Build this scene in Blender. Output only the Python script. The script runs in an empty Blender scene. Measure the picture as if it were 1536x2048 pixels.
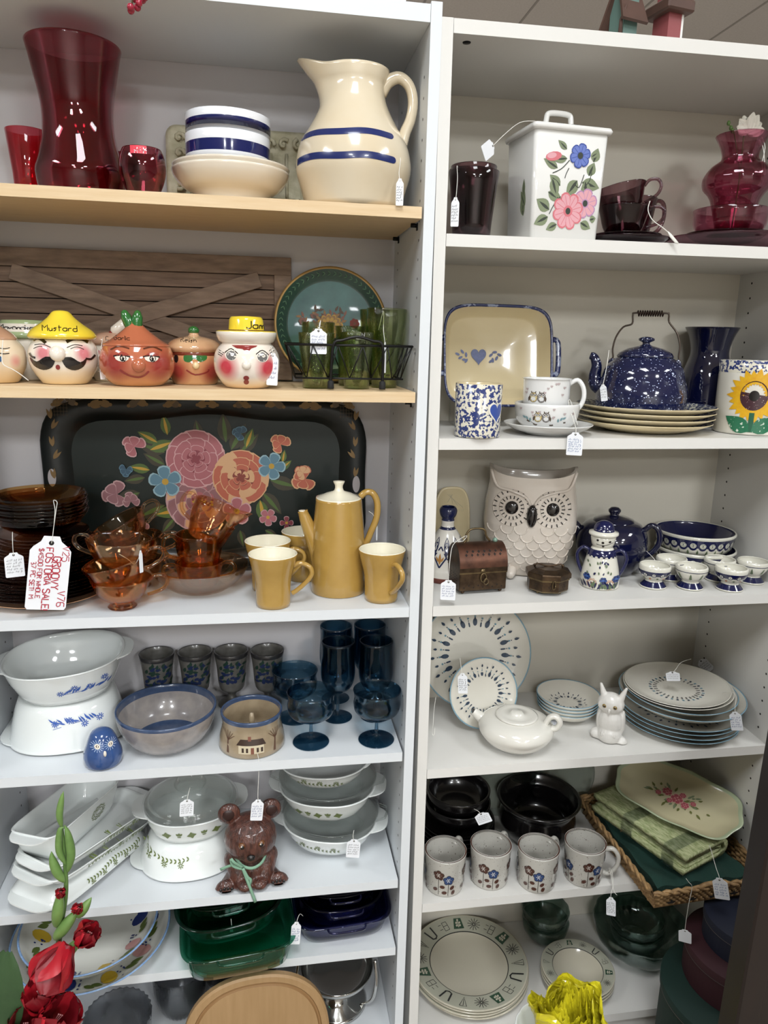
import bpy, math, random
from math import sin, cos, pi, radians as rad
from mathutils import Vector as V, Matrix, Euler
from mathutils.geometry import tessellate_polygon
S = bpy.context.scene
COL = S.collection
# ---------------------------------------------------------------- camera
CAM = V((-0.28646, -1.29789, 1.55)); F = 1468.1
yaw, pit, rol = 0.1591, -0.2299, 0.0229
fw = V((sin(yaw)*cos(pit), cos(yaw)*cos(pit), sin(pit))); rt = V((cos(yaw), -sin(yaw), 0)); up = rt.cross(fw)
rt, up = cos(rol)*rt + sin(rol)*up, -sin(rol)*rt + cos(rol)*up
cd = bpy.data.cameras.new('camera'); cam = bpy.data.objects.new('camera', cd); COL.objects.link(cam)
m = Matrix((rt, up, -fw)).transposed().to_4x4(); m.translation = CAM; cam.matrix_world = m
cd.sensor_fit = 'VERTICAL'; cd.sensor_height = 24; cd.lens = F*24/2048; cd.clip_start = .02
S.camera = cam
S.view_settings.view_transform = 'Standard'; S.view_settings.look = 'None'
S.view_settings.gamma = 1; S.view_settings.use_curve_mapping = False
S.view_settings.exposure = -0.18
S.cycles.transparent_max_bounces = 40; S.cycles.max_bounces = 8; S.cycles.diffuse_bounces = 3
S.cycles.caustics_reflective = False; S.cycles.caustics_refractive = False
S.cycles.sample_clamp_indirect = 4
W = bpy.data.worlds.new('room_air'); S.world = W; W.use_nodes = True
W.node_tree.nodes['Background'].inputs[0].default_value = (.75, .8, .85, 1); W.node_tree.nodes['Background'].inputs[1].default_value = .09
CEIL = 3.4
def proj(P):
    q = V(P) - CAM; d = q.dot(fw); return (768 + F*q.dot(rt)/d, 1024 - F*q.dot(up)/d, d)
def ray(px, py): return rt*((px-768)/F) - up*((py-1024)/F) + fw
# ---------------------------------------------------------------- materials
MATS = {}
def lin(h):
    if isinstance(h, str):
        h = [int(h[i:i+2], 16)/255 for i in (0, 2, 4)]
        return tuple(c/12.92 if c <= .04045 else ((c+.055)/1.055)**2.4 for c in h)
    return h
def nm(t, k, **kw):
    n = t.nodes.new(k)
    for a, b in kw.items(): setattr(n, a, b)
    return n
def M(name, col, rough=.3, metal=0, spec=.5, coat=0, bump=0, bscale=60, var=0, vscale=8, col2=None, sss=0, stretch=None):
    """plain procedural surface: base colour, optional noise variation between two colours, optional bump"""
    if name in MATS: return MATS[name]
    m = bpy.data.materials.new(name); m.use_nodes = True; t = m.node_tree; b = t.nodes['Principled BSDF']
    c = lin(col); b.inputs['Base Color'].default_value = (*c, 1)
    b.inputs['Roughness'].default_value = rough; b.inputs['Metallic'].default_value = metal
    b.inputs['Specular IOR Level'].default_value = spec; b.inputs['Coat Weight'].default_value = coat; b.inputs['Coat Roughness'].default_value = .05
    if sss: b.inputs['Subsurface Weight'].default_value = sss; b.inputs['Subsurface Radius'].default_value = (.01, .01, .01); b.inputs['Subsurface Scale'].default_value = .5
    if var or bump:
        tc = nm(t, 'ShaderNodeTexCoord'); mp = nm(t, 'ShaderNodeMapping'); t.links.new(tc.outputs['Object'], mp.inputs[0])
        if stretch: mp.inputs['Scale'].default_value = stretch
    if var:
        n = nm(t, 'ShaderNodeTexNoise'); n.inputs['Scale'].default_value = vscale; n.inputs['Detail'].default_value = 5
        r = nm(t, 'ShaderNodeValToRGB'); r.color_ramp.elements[0].position = .5-.5*(1-var); r.color_ramp.elements[1].position = .5+.5*(1-var)
        r.color_ramp.elements[0].color = (*c, 1); r.color_ramp.elements[1].color = (*lin(col2 or [x*.8 for x in c]), 1)
        t.links.new(mp.outputs[0], n.inputs['Vector']); t.links.new(n.outputs['Fac'], r.inputs[0]); t.links.new(r.outputs[0], b.inputs['Base Color'])
    if bump:
        n = nm(t, 'ShaderNodeTexNoise'); n.inputs['Scale'].default_value = bscale; n.inputs['Detail'].default_value = 3
        bp = nm(t, 'ShaderNodeBump'); bp.inputs['Strength'].default_value = bump; bp.inputs['Distance'].default_value = .002
        t.links.new(mp.outputs[0], n.inputs['Vector']); t.links.new(n.outputs['Fac'], bp.inputs['Height']); t.links.new(bp.outputs[0], b.inputs['Normal'])
    MATS[name] = m; return m
def glass(name, col, edge=.35, rib=0):
    """thin-walled tinted glass: tint deepens where the wall is seen edge-on, Fresnel gloss on top"""
    if name in MATS: return MATS[name]
    m = bpy.data.materials.new(name); m.use_nodes = True; t = m.node_tree; t.nodes.remove(t.nodes['Principled BSDF'])
    out = [n for n in t.nodes if n.type == 'OUTPUT_MATERIAL'][0]; c = tuple(x**.25 for x in lin(col))   # four wall crossings give the named tint
    lw = nm(t, 'ShaderNodeLayerWeight'); lw.inputs[0].default_value = edge
    mx = nm(t, 'ShaderNodeMix', data_type='RGBA'); mx.inputs[6].default_value = (*c, 1); mx.inputs[7].default_value = (*[x**2.6 for x in c], 1)
    tr = nm(t, 'ShaderNodeBsdfTransparent'); gl = nm(t, 'ShaderNodeBsdfGlossy'); gl.inputs['Roughness'].default_value = .03; gl.inputs[0].default_value = (1, 1, 1, 1)
    fr = nm(t, 'ShaderNodeFresnel'); fr.inputs[0].default_value = 1.45
    mn = nm(t, 'ShaderNodeMath', operation='MINIMUM'); mn.inputs[1].default_value = .5
    ms = nm(t, 'ShaderNodeMixShader')
    t.links.new(lw.outputs['Facing'], mx.inputs[0]); t.links.new(mx.outputs[2], tr.inputs[0])
    t.links.new(fr.outputs[0], mn.inputs[0]); t.links.new(mn.outputs[0], ms.inputs[0]); t.links.new(tr.outputs[0], ms.inputs[1]); t.links.new(gl.outputs[0], ms.inputs[2]); t.links.new(ms.outputs[0], out.inputs[0])
    if rib:
        tc = nm(t, 'ShaderNodeTexCoord'); n = nm(t, 'ShaderNodeTexNoise'); n.inputs['Scale'].default_value = rib; bp = nm(t, 'ShaderNodeBump'); bp.inputs['Strength'].default_value = .5; bp.inputs['Distance'].default_value = .003
        mp = nm(t, 'ShaderNodeMapping'); mp.inputs['Scale'].default_value = (1, 1, .25); t.links.new(tc.outputs['Object'], mp.inputs[0]); t.links.new(mp.outputs[0], n.inputs['Vector'])
        t.links.new(n.outputs['Fac'], bp.inputs['Height']); t.links.new(bp.outputs[0], gl.inputs['Normal'])
    MATS[name] = m; return m
def speckle(name, base, dots, scale=250, thr=.3, rough=.15, mode='v', soft=.03, coat=.5, col3=None, thr3=.6):
    """glaze with splashes: voronoi dots ('v') or blotchy noise ('n')"""
    if name in MATS: return MATS[name]
    m = M(name, base, rough, coat=coat); t = m.node_tree; b = t.nodes['Principled BSDF']
    tc = nm(t, 'ShaderNodeTexCoord'); n = nm(t, 'ShaderNodeTexVoronoi') if mode == 'v' else nm(t, 'ShaderNodeTexNoise')
    n.inputs['Scale'].default_value = scale
    r = nm(t, 'ShaderNodeValToRGB'); e = r.color_ramp.elements; e[0].position = thr; e[1].position = thr+soft
    if mode == 'v': e[0].color = (*lin(dots), 1); e[1].color = (*lin(base), 1)
    else: e[0].color = (*lin(base), 1); e[1].color = (*lin(dots), 1)
    if mode == 'v':
        n2 = nm(t, 'ShaderNodeTexNoise'); n2.inputs['Scale'].default_value = scale*.5; t.links.new(tc.outputs['Object'], n2.inputs['Vector'])
        mm = nm(t, 'ShaderNodeMath', operation='ADD'); t.links.new(n.outputs[0], mm.inputs[0]); t.links.new(n2.outputs['Fac'], mm.inputs[1]); t.links.new(mm.outputs[0], r.inputs[0])
        e[0].position = thr+.5; e[1].position = thr+.5+soft
    else: t.links.new(n.outputs['Fac'], r.inputs[0])
    t.links.new(tc.outputs['Object'], n.inputs['Vector']); t.links.new(r.outputs[0], b.inputs['Base Color'])
    return m
# ---------------------------------------------------------------- mesh builder
class B:
    def __init__(s, *mats): s.v = []; s.f = []; s.m = []; s.sm = []; s.mats = list(mats); s.lay = 0; s.inc = .000012
    def mi(s, mat):
        if isinstance(mat, int): return mat
        if mat not in s.mats: s.mats.append(mat)
        return s.mats.index(mat)
    def add(s, vs, fs, mat=0, smooth=True, X=None):
        o = len(s.v); k = s.mi(mat)
        s.v += [tuple(X @ V(p)) if X else tuple(p) for p in vs]
        for f in fs: s.f.append([i+o for i in f]); s.m.append(k); s.sm.append(smooth)
    def rings(s, R, mat=0, smooth=True, cap0=False, cap1=False, closed=True, X=None, mats=None):
        n = len(R[0]); vs = [p for r in R for p in r]; fs = []
        for j in range(len(R)-1):
            for i in range(n if closed else n-1):
                a, b = j*n+i, j*n+(i+1) % n; fs.append((a, b, b+n, a+n))
        if mats:
            o = len(s.v); s.v += [tuple(X @ V(p)) if X else tuple(p) for p in vs]; k = 0
            per = n if closed else n-1
            for j in range(len(R)-1):
                for i in range(per): s.f.append([q+o for q in fs[k]]); s.m.append(s.mi(mats[j])); s.sm.append(smooth); k += 1
            if cap0: s.f.append([o+i for i in range(n)][::-1]); s.m.append(s.mi(mats[0])); s.sm.append(False)
            if cap1: s.f.append([o+(len(R)-1)*n+i for i in range(n)]); s.m.append(s.mi(mats[-1])); s.sm.append(False)
            return
        if cap0: fs.append(tuple(range(n))[::-1])
        if cap1: fs.append(tuple((len(R)-1)*n+i for i in range(n)))
        s.add(vs, fs, mat, smooth, X)
    def lathe(s, prof, mat=0, seg=48, X=None, sx=1, sy=1, mats=None, ex=2, flute=0, nf=0, smooth=True, wob=None):
        R = []
        for k, (r, z) in enumerate(prof):
            ring = []
            for i in range(seg):
                a = 2*pi*i/seg; c, d = cos(a), sin(a); q = 1
                if ex != 2: q = (abs(c)**ex + abs(d)**ex)**(-1/ex)
                if nf: q *= 1+flute*(abs(cos(a*nf/2))-.6)*(1 if r > 0 else 0)
                ring.append((r*c*q*sx, r*d*q*sy, z + (wob(a, k) if wob else 0)))
            R.append(ring)
        s.rings(R, mat, smooth, X=X, mats=mats)
    def tube(s, P, r, mat=0, seg=8, X=None, caps=True, flat=1, closed=False):
        P = [V(p) for p in P]; n = len(P)
        if not hasattr(r, '__len__'): r = [r]*n
        R = []; nrm = None
        for i in range(n):
            t = (P[(i+1) % n]-P[i-1]) if closed else (P[min(i+1, n-1)]-P[max(i-1, 0)])
            t = t.normalized() if t.length > 1e-9 else V((0, 0, 1))
            if nrm is None: nrm = t.cross(V((0, 1, 0)) if abs(t.y) < .9 else V((1, 0, 0))).normalized()
            else: nrm = (nrm - t*nrm.dot(t)).normalized()
            bn = t.cross(nrm)
            R.append([P[i]+nrm*(r[i]*cos(2*pi*k/seg))+bn*(r[i]*flat*sin(2*pi*k/seg)) for k in range(seg)])
        if closed: R.append(R[0])
        s.rings(R, mat, True, caps and not closed, caps and not closed, X=X)
    def box(s, a, b, mat=0, X=None, bev=0):
        (x0, y0, z0), (x1, y1, z1) = a, b
        if bev:
            c = bev; R = []
            for z, i in ((z0, c), (z0+c, 0), (z1-c, 0), (z1, c)):
                q = c+i*.0
                R.append([(x0+c+i*.3, y0+i, z), (x1-c-i*.3, y0+i, z), (x1-i, y0+c+i*.3, z), (x1-i, y1-c-i*.3, z), (x1-c-i*.3, y1-i, z), (x0+c+i*.3, y1-i, z), (x0+i, y1-c-i*.3, z), (x0+i, y0+c+i*.3, z)])
            s.rings(R, mat, False, True, True, X=X); return
        vs = [(x, y, z) for z in (z0, z1) for y in (y0, y1) for x in (x0, x1)]
        s.add(vs, [(0, 2, 3, 1), (4, 5, 7, 6), (0, 1, 5, 4), (2, 6, 7, 3), (0, 4, 6, 2), (1, 3, 7, 5)], mat, False, X)
    def ball(s, c, r, mat=0, seg=16, X=None, s3=(1, 1, 1)):
        n = seg//2; T = Matrix.Translation(c) @ Matrix.Diagonal((*s3, 1))
        s.lathe([(r*sin(pi*k/n), -r*cos(pi*k/n)) for k in range(n+1)], mat, seg, X=(X @ T) if X else T)
    # painted decoration: 2-D polygons laid on a surface through mp(u, v, lift) -> point
    def poly(s, pts, mp, mat=0, lift=None):
        s.lay += 1; e = .00025+s.inc*s.lay if lift is None else lift
        P = [V((p[0], p[1])) for p in pts]
        tri = [[P[i] for i in t] for t in tessellate_polygon([[V((p[0], p[1], 0)) for p in pts]])]; out = []
        while tri:
            t = tri.pop(); L = [(t[i]-t[(i+1) % 3]).length for i in range(3)]; i = L.index(max(L))
            if L[i] > .0055 and len(out)+len(tri) < 500:
                mpt = (t[i]+t[(i+1) % 3])/2; o = t[(i+2) % 3]; tri += [[t[i], mpt, o], [mpt, t[(i+1) % 3], o]]
            else: out.append(t)
        key = {}; vs = []; fs = []
        for t in out:
            f = []
            for q in t:
                k = (round(q.x, 6), round(q.y, 6))
                if k not in key: key[k] = len(vs); vs.append(mp(q.x, q.y, e))
                f.append(key[k])
            fs.append(tuple(f))
        s.add(vs, fs, mat, True)
    def ell(s, u, v, a, b, mp, mat=0, rot=0, n=12):
        s.poly([(u+a*cos(t)*cos(rot)-b*sin(t)*sin(rot), v+a*cos(t)*sin(rot)+b*sin(t)*cos(rot)) for t in [2*pi*i/n for i in range(n)]], mp, mat)
    def leaf(s, u, v, ang, L, w, mp, mat=0, n=6):
        o = [(L*i/n, w*sin(pi*(i/n)**.8)) for i in range(n+1)]; o = o+[(a, -b) for a, b in o[-2:0:-1]]
        s.poly([(u+a*cos(ang)-b*sin(ang), v+a*sin(ang)+b*cos(ang)) for a, b in o], mp, mat)
    def petal(s, u, v, ang, L, w, mp, mat=0, n=10):
        o = [(0, w*.15), (L*.25, w*.55), (L*.55, w*.95), (L*.8, w), (L*.95, w*.65), (L, w*.1), (L, -w*.1), (L*.95, -w*.65), (L*.8, -w), (L*.55, -w*.95), (L*.25, -w*.55), (0, -w*.15)]
        s.poly([(u+a*cos(ang)-b*sin(ang), v+a*sin(ang)+b*cos(ang)) for a, b in o], mp, mat)
    def line(s, pts, w, mp, mat=0, w1=None):
        s.lay += 1; e = .00025+s.inc*s.lay; n = len(pts); m = 4 if w > .0025 else 1; R = []
        for i in range(n):
            a, b = pts[max(i-1, 0)], pts[min(i+1, n-1)]; d = math.hypot(b[0]-a[0], b[1]-a[1]) or 1
            ww = (w if w1 is None else w+(w1-w)*i/(n-1))/2; nx, ny = -(b[1]-a[1])/d*ww, (b[0]-a[0])/d*ww
            R.append([mp(pts[i][0]+nx*(1-2*j/m), pts[i][1]+ny*(1-2*j/m), e) for j in range(m+1)])
        s.rings(R, mat, True, closed=False)
    def text(s, str_, u, v, h, w, mp, mat=0, ang=0, gap=.25, jit=0):
        """single-stroke hand lettering; h = letter height, w = stroke width"""
        x = 0; rnd = random.Random(len(str_))
        for ch in str_:
            st = FONT.get(ch)
            if ch == ' ': x += h*.5; continue
            if st is None: continue
            mxx = max(int(q[0]) for k in st.split() for q in [k[i:i+2] for i in range(0, len(k), 2)])
            j = rnd.uniform(-jit, jit)*h
            for k in st.split():
                P = [(int(k[i]), int(k[i+1])) for i in range(0, len(k), 2)]
                P = [(x+a*h/6, b*h/6+j) for a, b in P]; Q = []
                for a, b in zip(P, P[1:]):
                    Q += [a, ((a[0]+b[0])/2, (a[1]+b[1])/2)]
                Q.append(P[-1])
                s.line([(u+a*cos(ang)-b*sin(ang), v+a*sin(ang)+b*cos(ang)) for a, b in Q], w, mp, mat)
            x += (mxx/6+gap)*h
    def scrawl(s, u, v, L, h, w, mp, mat=0, seed=0):
        """an illegible handwritten line"""
        r = random.Random(seed); x = 0
        while x < L:
            n = r.randint(3, 6); P = []
            for i in range(n*2):
                P.append((u+x, v+(r.uniform(.3, 1) if i % 2 else r.uniform(-.1, .2))*h)); x += h*r.uniform(.16, .3)
                if x > L: break
            if len(P) > 1: s.line(P, w, mp, mat)
            x += h*.45
    def build(s, name, parent=None, loc=None, rot=None, Mx=None):
        me = bpy.data.meshes.new(name); me.from_pydata(s.v, [], s.f)
        for mt in s.mats: me.materials.append(mt)
        me.polygons.foreach_set('material_index', s.m); me.polygons.foreach_set('use_smooth', s.sm); me.update()
        o = bpy.data.objects.new(name, me); COL.objects.link(o)
        if parent: o.parent = parent
        if Mx: o.matrix_world = Mx
        else:
            if loc: o.location = loc
            if rot: o.rotation_euler = rot
        return o
FONT = {'J': '4641301001', 'A': '003060 1353', 'B': '0006464433030 0333524100', 'C': '4536160501103041', 'D': '00063644422000', 'E': '46060040 0333', 'F': '460600 0333',
 'G': '453616050110304243 4323', 'H': '0600 4640 0343', 'I': '0600', 'L': '060040', 'M': '0006235650', 'N': '00064046', 'O': '160501103041453616', 'P': '000636454433030',
 'R': '0006364534240303 2340', 'S': '4536160504334241301001', 'T': '0646 2620', 'V': '062046', 'W': '0610244056', 'Y': '062346 2320', '$': '4505034341010 2620',
 '0': '160501103041453616', '1': '0600', '2': '053645440040', '3': '063623444230100', '4': '3036024', '5': '460603334241301001', '6': '4616050110304233030', '7': '064610', '9': '4434143616', '!': '0602 0100', '.': '0001',
 'a': '4333130201103041 4340', 'b': '0600 033343413000', 'c': '4333130201103040', 'd': '4640 4333130201103041', 'e': '0242433313020110304', 'h': '0600 02133340', 'i': '0300 0504', 'j': '1311000', 'k': '0600 0133 1230', 'l': '0600',
 'm': '0300 02132220 22334240', 'n': '0300 02133330', 'o': '130201103041423313', 'p': '', 'r': '0300 021333', 's': '3313021221100', 't': '1610 0434', 'u': '03011031 3330', 'y': '0311 33000', '7c': ''}
FONT['A'] = '002640 1232'; FONT['B'] = '000636453303 33424130 3000'; FONT['3'] = '0636231342413010'; FONT['9'] = '424436160504133342 4220'; FONT['4'] = '3036024 '.strip()+'2'; FONT['1'] = '0516 1610'
FONT['$'] = '453616050433424130100 '.strip()+'1 2720'; FONT['5'] = '46060434434130100 '.strip()+'1'; FONT['e'] = '024243331302011030'; FONT['P'] = '0006364544330 '.strip()+'3'; FONT['s'] = '3313022221100 '.strip()+'0'; FONT['j'] = '2321100 '.strip()+'1'; FONT['6'] = '4616050110304133 3303'; FONT['y'] = '0311 330 '.strip()+'0'
FONT = {k: ' '.join(t if len(t) % 2 == 0 else t[:-1] for t in v.split()) for k, v in FONT.items() if v}
# ---------------------------------------------------------------- scene-graph helpers
def tag(o, label, cat, group=None, kind=None):
    o['label'] = label; o['category'] = cat
    if group: o['group'] = group
    if kind: o['kind'] = kind
    return o
def T(name, label, cat, loc, rot=(0, 0, 0), group=None):
    o = bpy.data.objects.new(name, None); COL.objects.link(o); o.location = loc; o.rotation_euler = rot; o.empty_display_size = .02
    return tag(o, label, cat, group)
def struct(b, name, **k): o = b.build(name, **k); o['kind'] = 'structure'; return o
def kids(o): return [c for c in COL.objects if c.parent == o]
def dup(root, loc, rot, label, group=None):
    pairs = [(root, root.copy())]; r = pairs[0][1]; COL.objects.link(r)
    for ch in kids(root):
        c = ch.copy(); COL.objects.link(c); c.parent = r
        for g in kids(ch): d = g.copy(); COL.objects.link(d); d.parent = c
    r.location = loc
    if rot is not None: r.rotation_euler = rot
    r['label'] = label
    if group: r['group'] = group
    return r
def group(objs, g):
    for o in objs: o['group'] = g
# shelf heights (top faces) of the two bookcases, left and right; the cases lean a hair towards each other
AL, AR = -.0037, .0037
ZS = dict(L0=2.0706, L1=1.7686, L2=1.4612, L3=1.0569, L4=.7509, L5=.4556, L6=.2878, L7=.032, R0=2.0569, R1=1.7299, R2=1.3778, R3=1.0544, R4=.7032, R5=.3822, R6=.0272, F=-.08)
def zs(k, x): return ZS[k]+(AL if k[0] == 'L' else AR if k[0] == 'R' else 0)*x
def hit(k, px, py, dz=0):
    """point on shelf k seen at photo pixel px, py"""
    d = ray(px, py); P = CAM+d
    for _ in range(5): P = CAM+d*((zs(k, P.x)+dz-CAM.z)/d.z)
    return P
def hitY(px, py, Y): d = ray(px, py); return CAM+d*((Y-CAM.y)/d.y)
class Spot:
    """standing place of an object: centre c, and conversion of photo measurements to metres there"""
    def __init__(s, k, cx, yf=None, hw=0, Y=None, dz=0, ymax=None):
        dz += .0009
        if Y is None:
            P = hit(k, cx, yf, dz); h = V((P.x-CAM.x, P.y-CAM.y, 0)).normalized(); r = hw*proj(P)[2]/F; s.c = P+h*r
            for _ in range(3):
                r = hw*proj(s.c)[2]/F
                s.c = P+h*r
            if ymax and s.c.y > ymax: s.c.y = ymax
            s.c.z = zs(k, s.c.x)+dz
        else:
            x = 0
            for _ in range(8):
                z = zs(k, x)+dz; q = proj((x, Y, z)); x += (cx-q[0])*q[2]/F
            s.c = V((x, Y, zs(k, x)+dz))
        s.z0 = s.c.z; s.face = math.atan2(CAM.x-s.c.x, -(CAM.y-s.c.y))   # yaw that turns local -Y to the camera
    def mpp(s, z=0): return proj((s.c.x, s.c.y, s.z0+z))[2]/F
    def z(s, py):
        a, b = -.3, 1.5
        for _ in range(40):
            mdd = (a+b)/2
            if proj((s.c.x, s.c.y, s.z0+mdd))[1] > py: a = mdd
            else: b = mdd
        return a
    def prof(s, L):
        """[(half width px, centre py)...], first entry is the base"""
        o = []
        for i, (hw, py) in enumerate(L):
            z = 0 if py is None or i == 0 else s.z(py)
            if i: z = max(z, o[-1][1]+.0008)
            o.append((hw*s.mpp(z), z))
        return o
def cup(prof, t=.003, foot=None):
    """outer profile (base to rim) -> closed wall profile with inside"""
    o = [(0, prof[0][1])]+list(prof); (r1, z1) = prof[-1]
    zf = prof[0][1]+t*1.5
    inn = [(max(r-t, .0005), max(z, zf)) for r, z in prof[::-1] if z > zf]
    return o+[(r1-t*.3, z1+t*.35), (r1-t*.8, z1+t*.2)]+inn+[(max(prof[0][0]-t, .001), zf), (0, zf)]
def smooth(P, k=4):
    """Catmull-Rom through 2-D/3-D points"""
    P = [V(p) if len(p) == 3 else V((p[0], p[1], 0)) for p in P]; two = True; o = []
    for i in range(len(P)-1):
        p0, p1, p2, p3 = P[max(i-1, 0)], P[i], P[i+1], P[min(i+2, len(P)-1)]
        for j in range(k):
            t = j/k; o.append(.5*((2*p1)+(p2-p0)*t+(2*p0-5*p1+4*p2-p3)*t*t+(3*p1-p0-3*p2+p3)*t**3))
    o.append(P[-1]); return o
def sm2(P, k=4): return [(max(p.x, 0), max(p.y, P[0][1])) for p in smooth(P, k)]
def around(prof, a0=0, sx=1, sy=1, ex=2):
    """(u, v) in metres around a turned body, u=0 faces local -Y (+a0)"""
    pr = sorted([(z, r) for r, z in prof])
    def rz(z):
        if z <= pr[0][0]: return pr[0][1]
        for (za, ra), (zb, rb) in zip(pr, pr[1:]):
            if z <= zb: return ra+(rb-ra)*(z-za)/((zb-za) or 1)
        return pr[-1][1]
    rm = max(r for z, r in pr)
    def mp(u, v, e):
        a = u/rm+a0; r = rz(v); q = 1
        if ex != 2: q = (abs(sin(a))**ex+abs(cos(a))**ex)**(-1/ex)
        return ((r*q*sx+e)*sin(a), -(r*q*sy+e)*cos(a), v)
    return mp
def flat(o, ux, uy): 
    o, ux, uy = V(o), V(ux).normalized(), V(uy).normalized(); n = ux.cross(uy)
    return lambda u, v, e: o+ux*u+uy*v+n*e
def handle(pts, r, mat, b=None, seg=8, flatn=1, k=5):
    b = b or B(mat); b.tube(smooth(pts, k), r, mat, seg, flat=flatn); return b
# ---------------------------------------------------------------- lights: fluorescent troffers in a 3.4 m ceiling
EM = bpy.data.materials.new('lit_diffuser'); EM.use_nodes = True
_t = EM.node_tree; _t.nodes.remove(_t.nodes['Principled BSDF']); _e = nm(_t, 'ShaderNodeEmission'); _e.inputs[0].default_value = (.93, .97, 1, 1); _e.inputs[1].default_value = 9
_t.links.new(_e.outputs[0], [n for n in _t.nodes if n.type == 'OUTPUT_MATERIAL'][0].inputs[0])
TROF = M('troffer_white', 'dddddd', .5)
def troffer(x, y, power, label, nx=.3, ny=.6):
    t = T('ceiling_light', label, 'light', (x, y, CEIL), group='fluorescent ceiling lights')
    b = B(TROF); b.box((-nx-.03, -ny-.03, -.012), (-nx, ny+.03, -.001)); b.box((nx, -ny-.03, -.012), (nx+.03, ny+.03, -.001)); b.box((-nx, ny, -.012), (nx, ny+.03, -.001)); b.box((-nx, -ny-.03, -.012), (nx, -ny, -.001)); b.build('frame', t)
    b = B(EM); b.box((-nx, -ny, -.008), (nx, ny, -.002)); b.build('diffuser', t)
    ld = bpy.data.lights.new('tube_light', 'AREA'); ld.shape = 'RECTANGLE'; ld.size = 2*nx; ld.size_y = 2*ny; ld.energy = power; ld.color = (.95, .98, 1)
    lo = bpy.data.objects.new('tube_light', ld); COL.objects.link(lo); lo.parent = t; lo.location = (0, 0, -.02)
PW = 60
for i, (x, y, pw) in enumerate([(-.25, -1.55, .60), (2.6, -1.6, .6), (-3.0, -1.6, .6), (-1.2, -5.2, 2.4), (1.6, -5.2, 2.4), (-1.2, -9, 3), (1.8, -9, 3), (.2, 3.6, 3.2)]):
    troffer(x, y, PW*pw, 'white fluorescent light panel in the shop ceiling, '+('right above the shelf fronts', 'over the aisle far to the right', 'over the aisle far to the left', 'second row, left of the camera', 'second row, right of the camera', 'last row on the left', 'last row on the right', 'behind the bookcases')[i])
# ---------------------------------------------------------------- room shell
ct = M('ceiling_tile', 'f2eeec', .9, bump=.6, bscale=300, var=.3, vscale=90, col2='e2dedc')
b = B(ct); b.box((-9, -11, CEIL), (9, 9, CEIL+.05)); struct(b, 'ceiling')
gr = M('tile_groove', 'b9b4b2', .8); k = 0
b = B(gr)
for i in range(-14, 15): b.box((i*.61-.006, -11, CEIL-.004), (i*.61+.006, 9, CEIL))
for i in range(-9, 8): b.box((-9, i*1.22-.006, CEIL-.004), (9, i*1.22+.006, CEIL))
struct(b, 'trim_1')
b = B(M('beige_floor', '9a9084', .8, var=.3, vscale=40, col2='8c8276')); b.box((-9, -11, -.14), (9, 9, -.08)); struct(b, 'floor')
wl = M('wall_paint', 'dedad2', .8)
for n, a, c in (('wall_left', (-9.1, -11, -.08), (-9, 9, CEIL)), ('wall_right', (9, -11, -.08), (9.1, 9, CEIL)), ('wall_back', (-9, 9, -.08), (9, 9.1, CEIL)), ('wall_front', (-9, -11.1, -.08), (9, -11, CEIL))):
    b = B(wl); b.box(a, c); struct(b, n)
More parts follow.
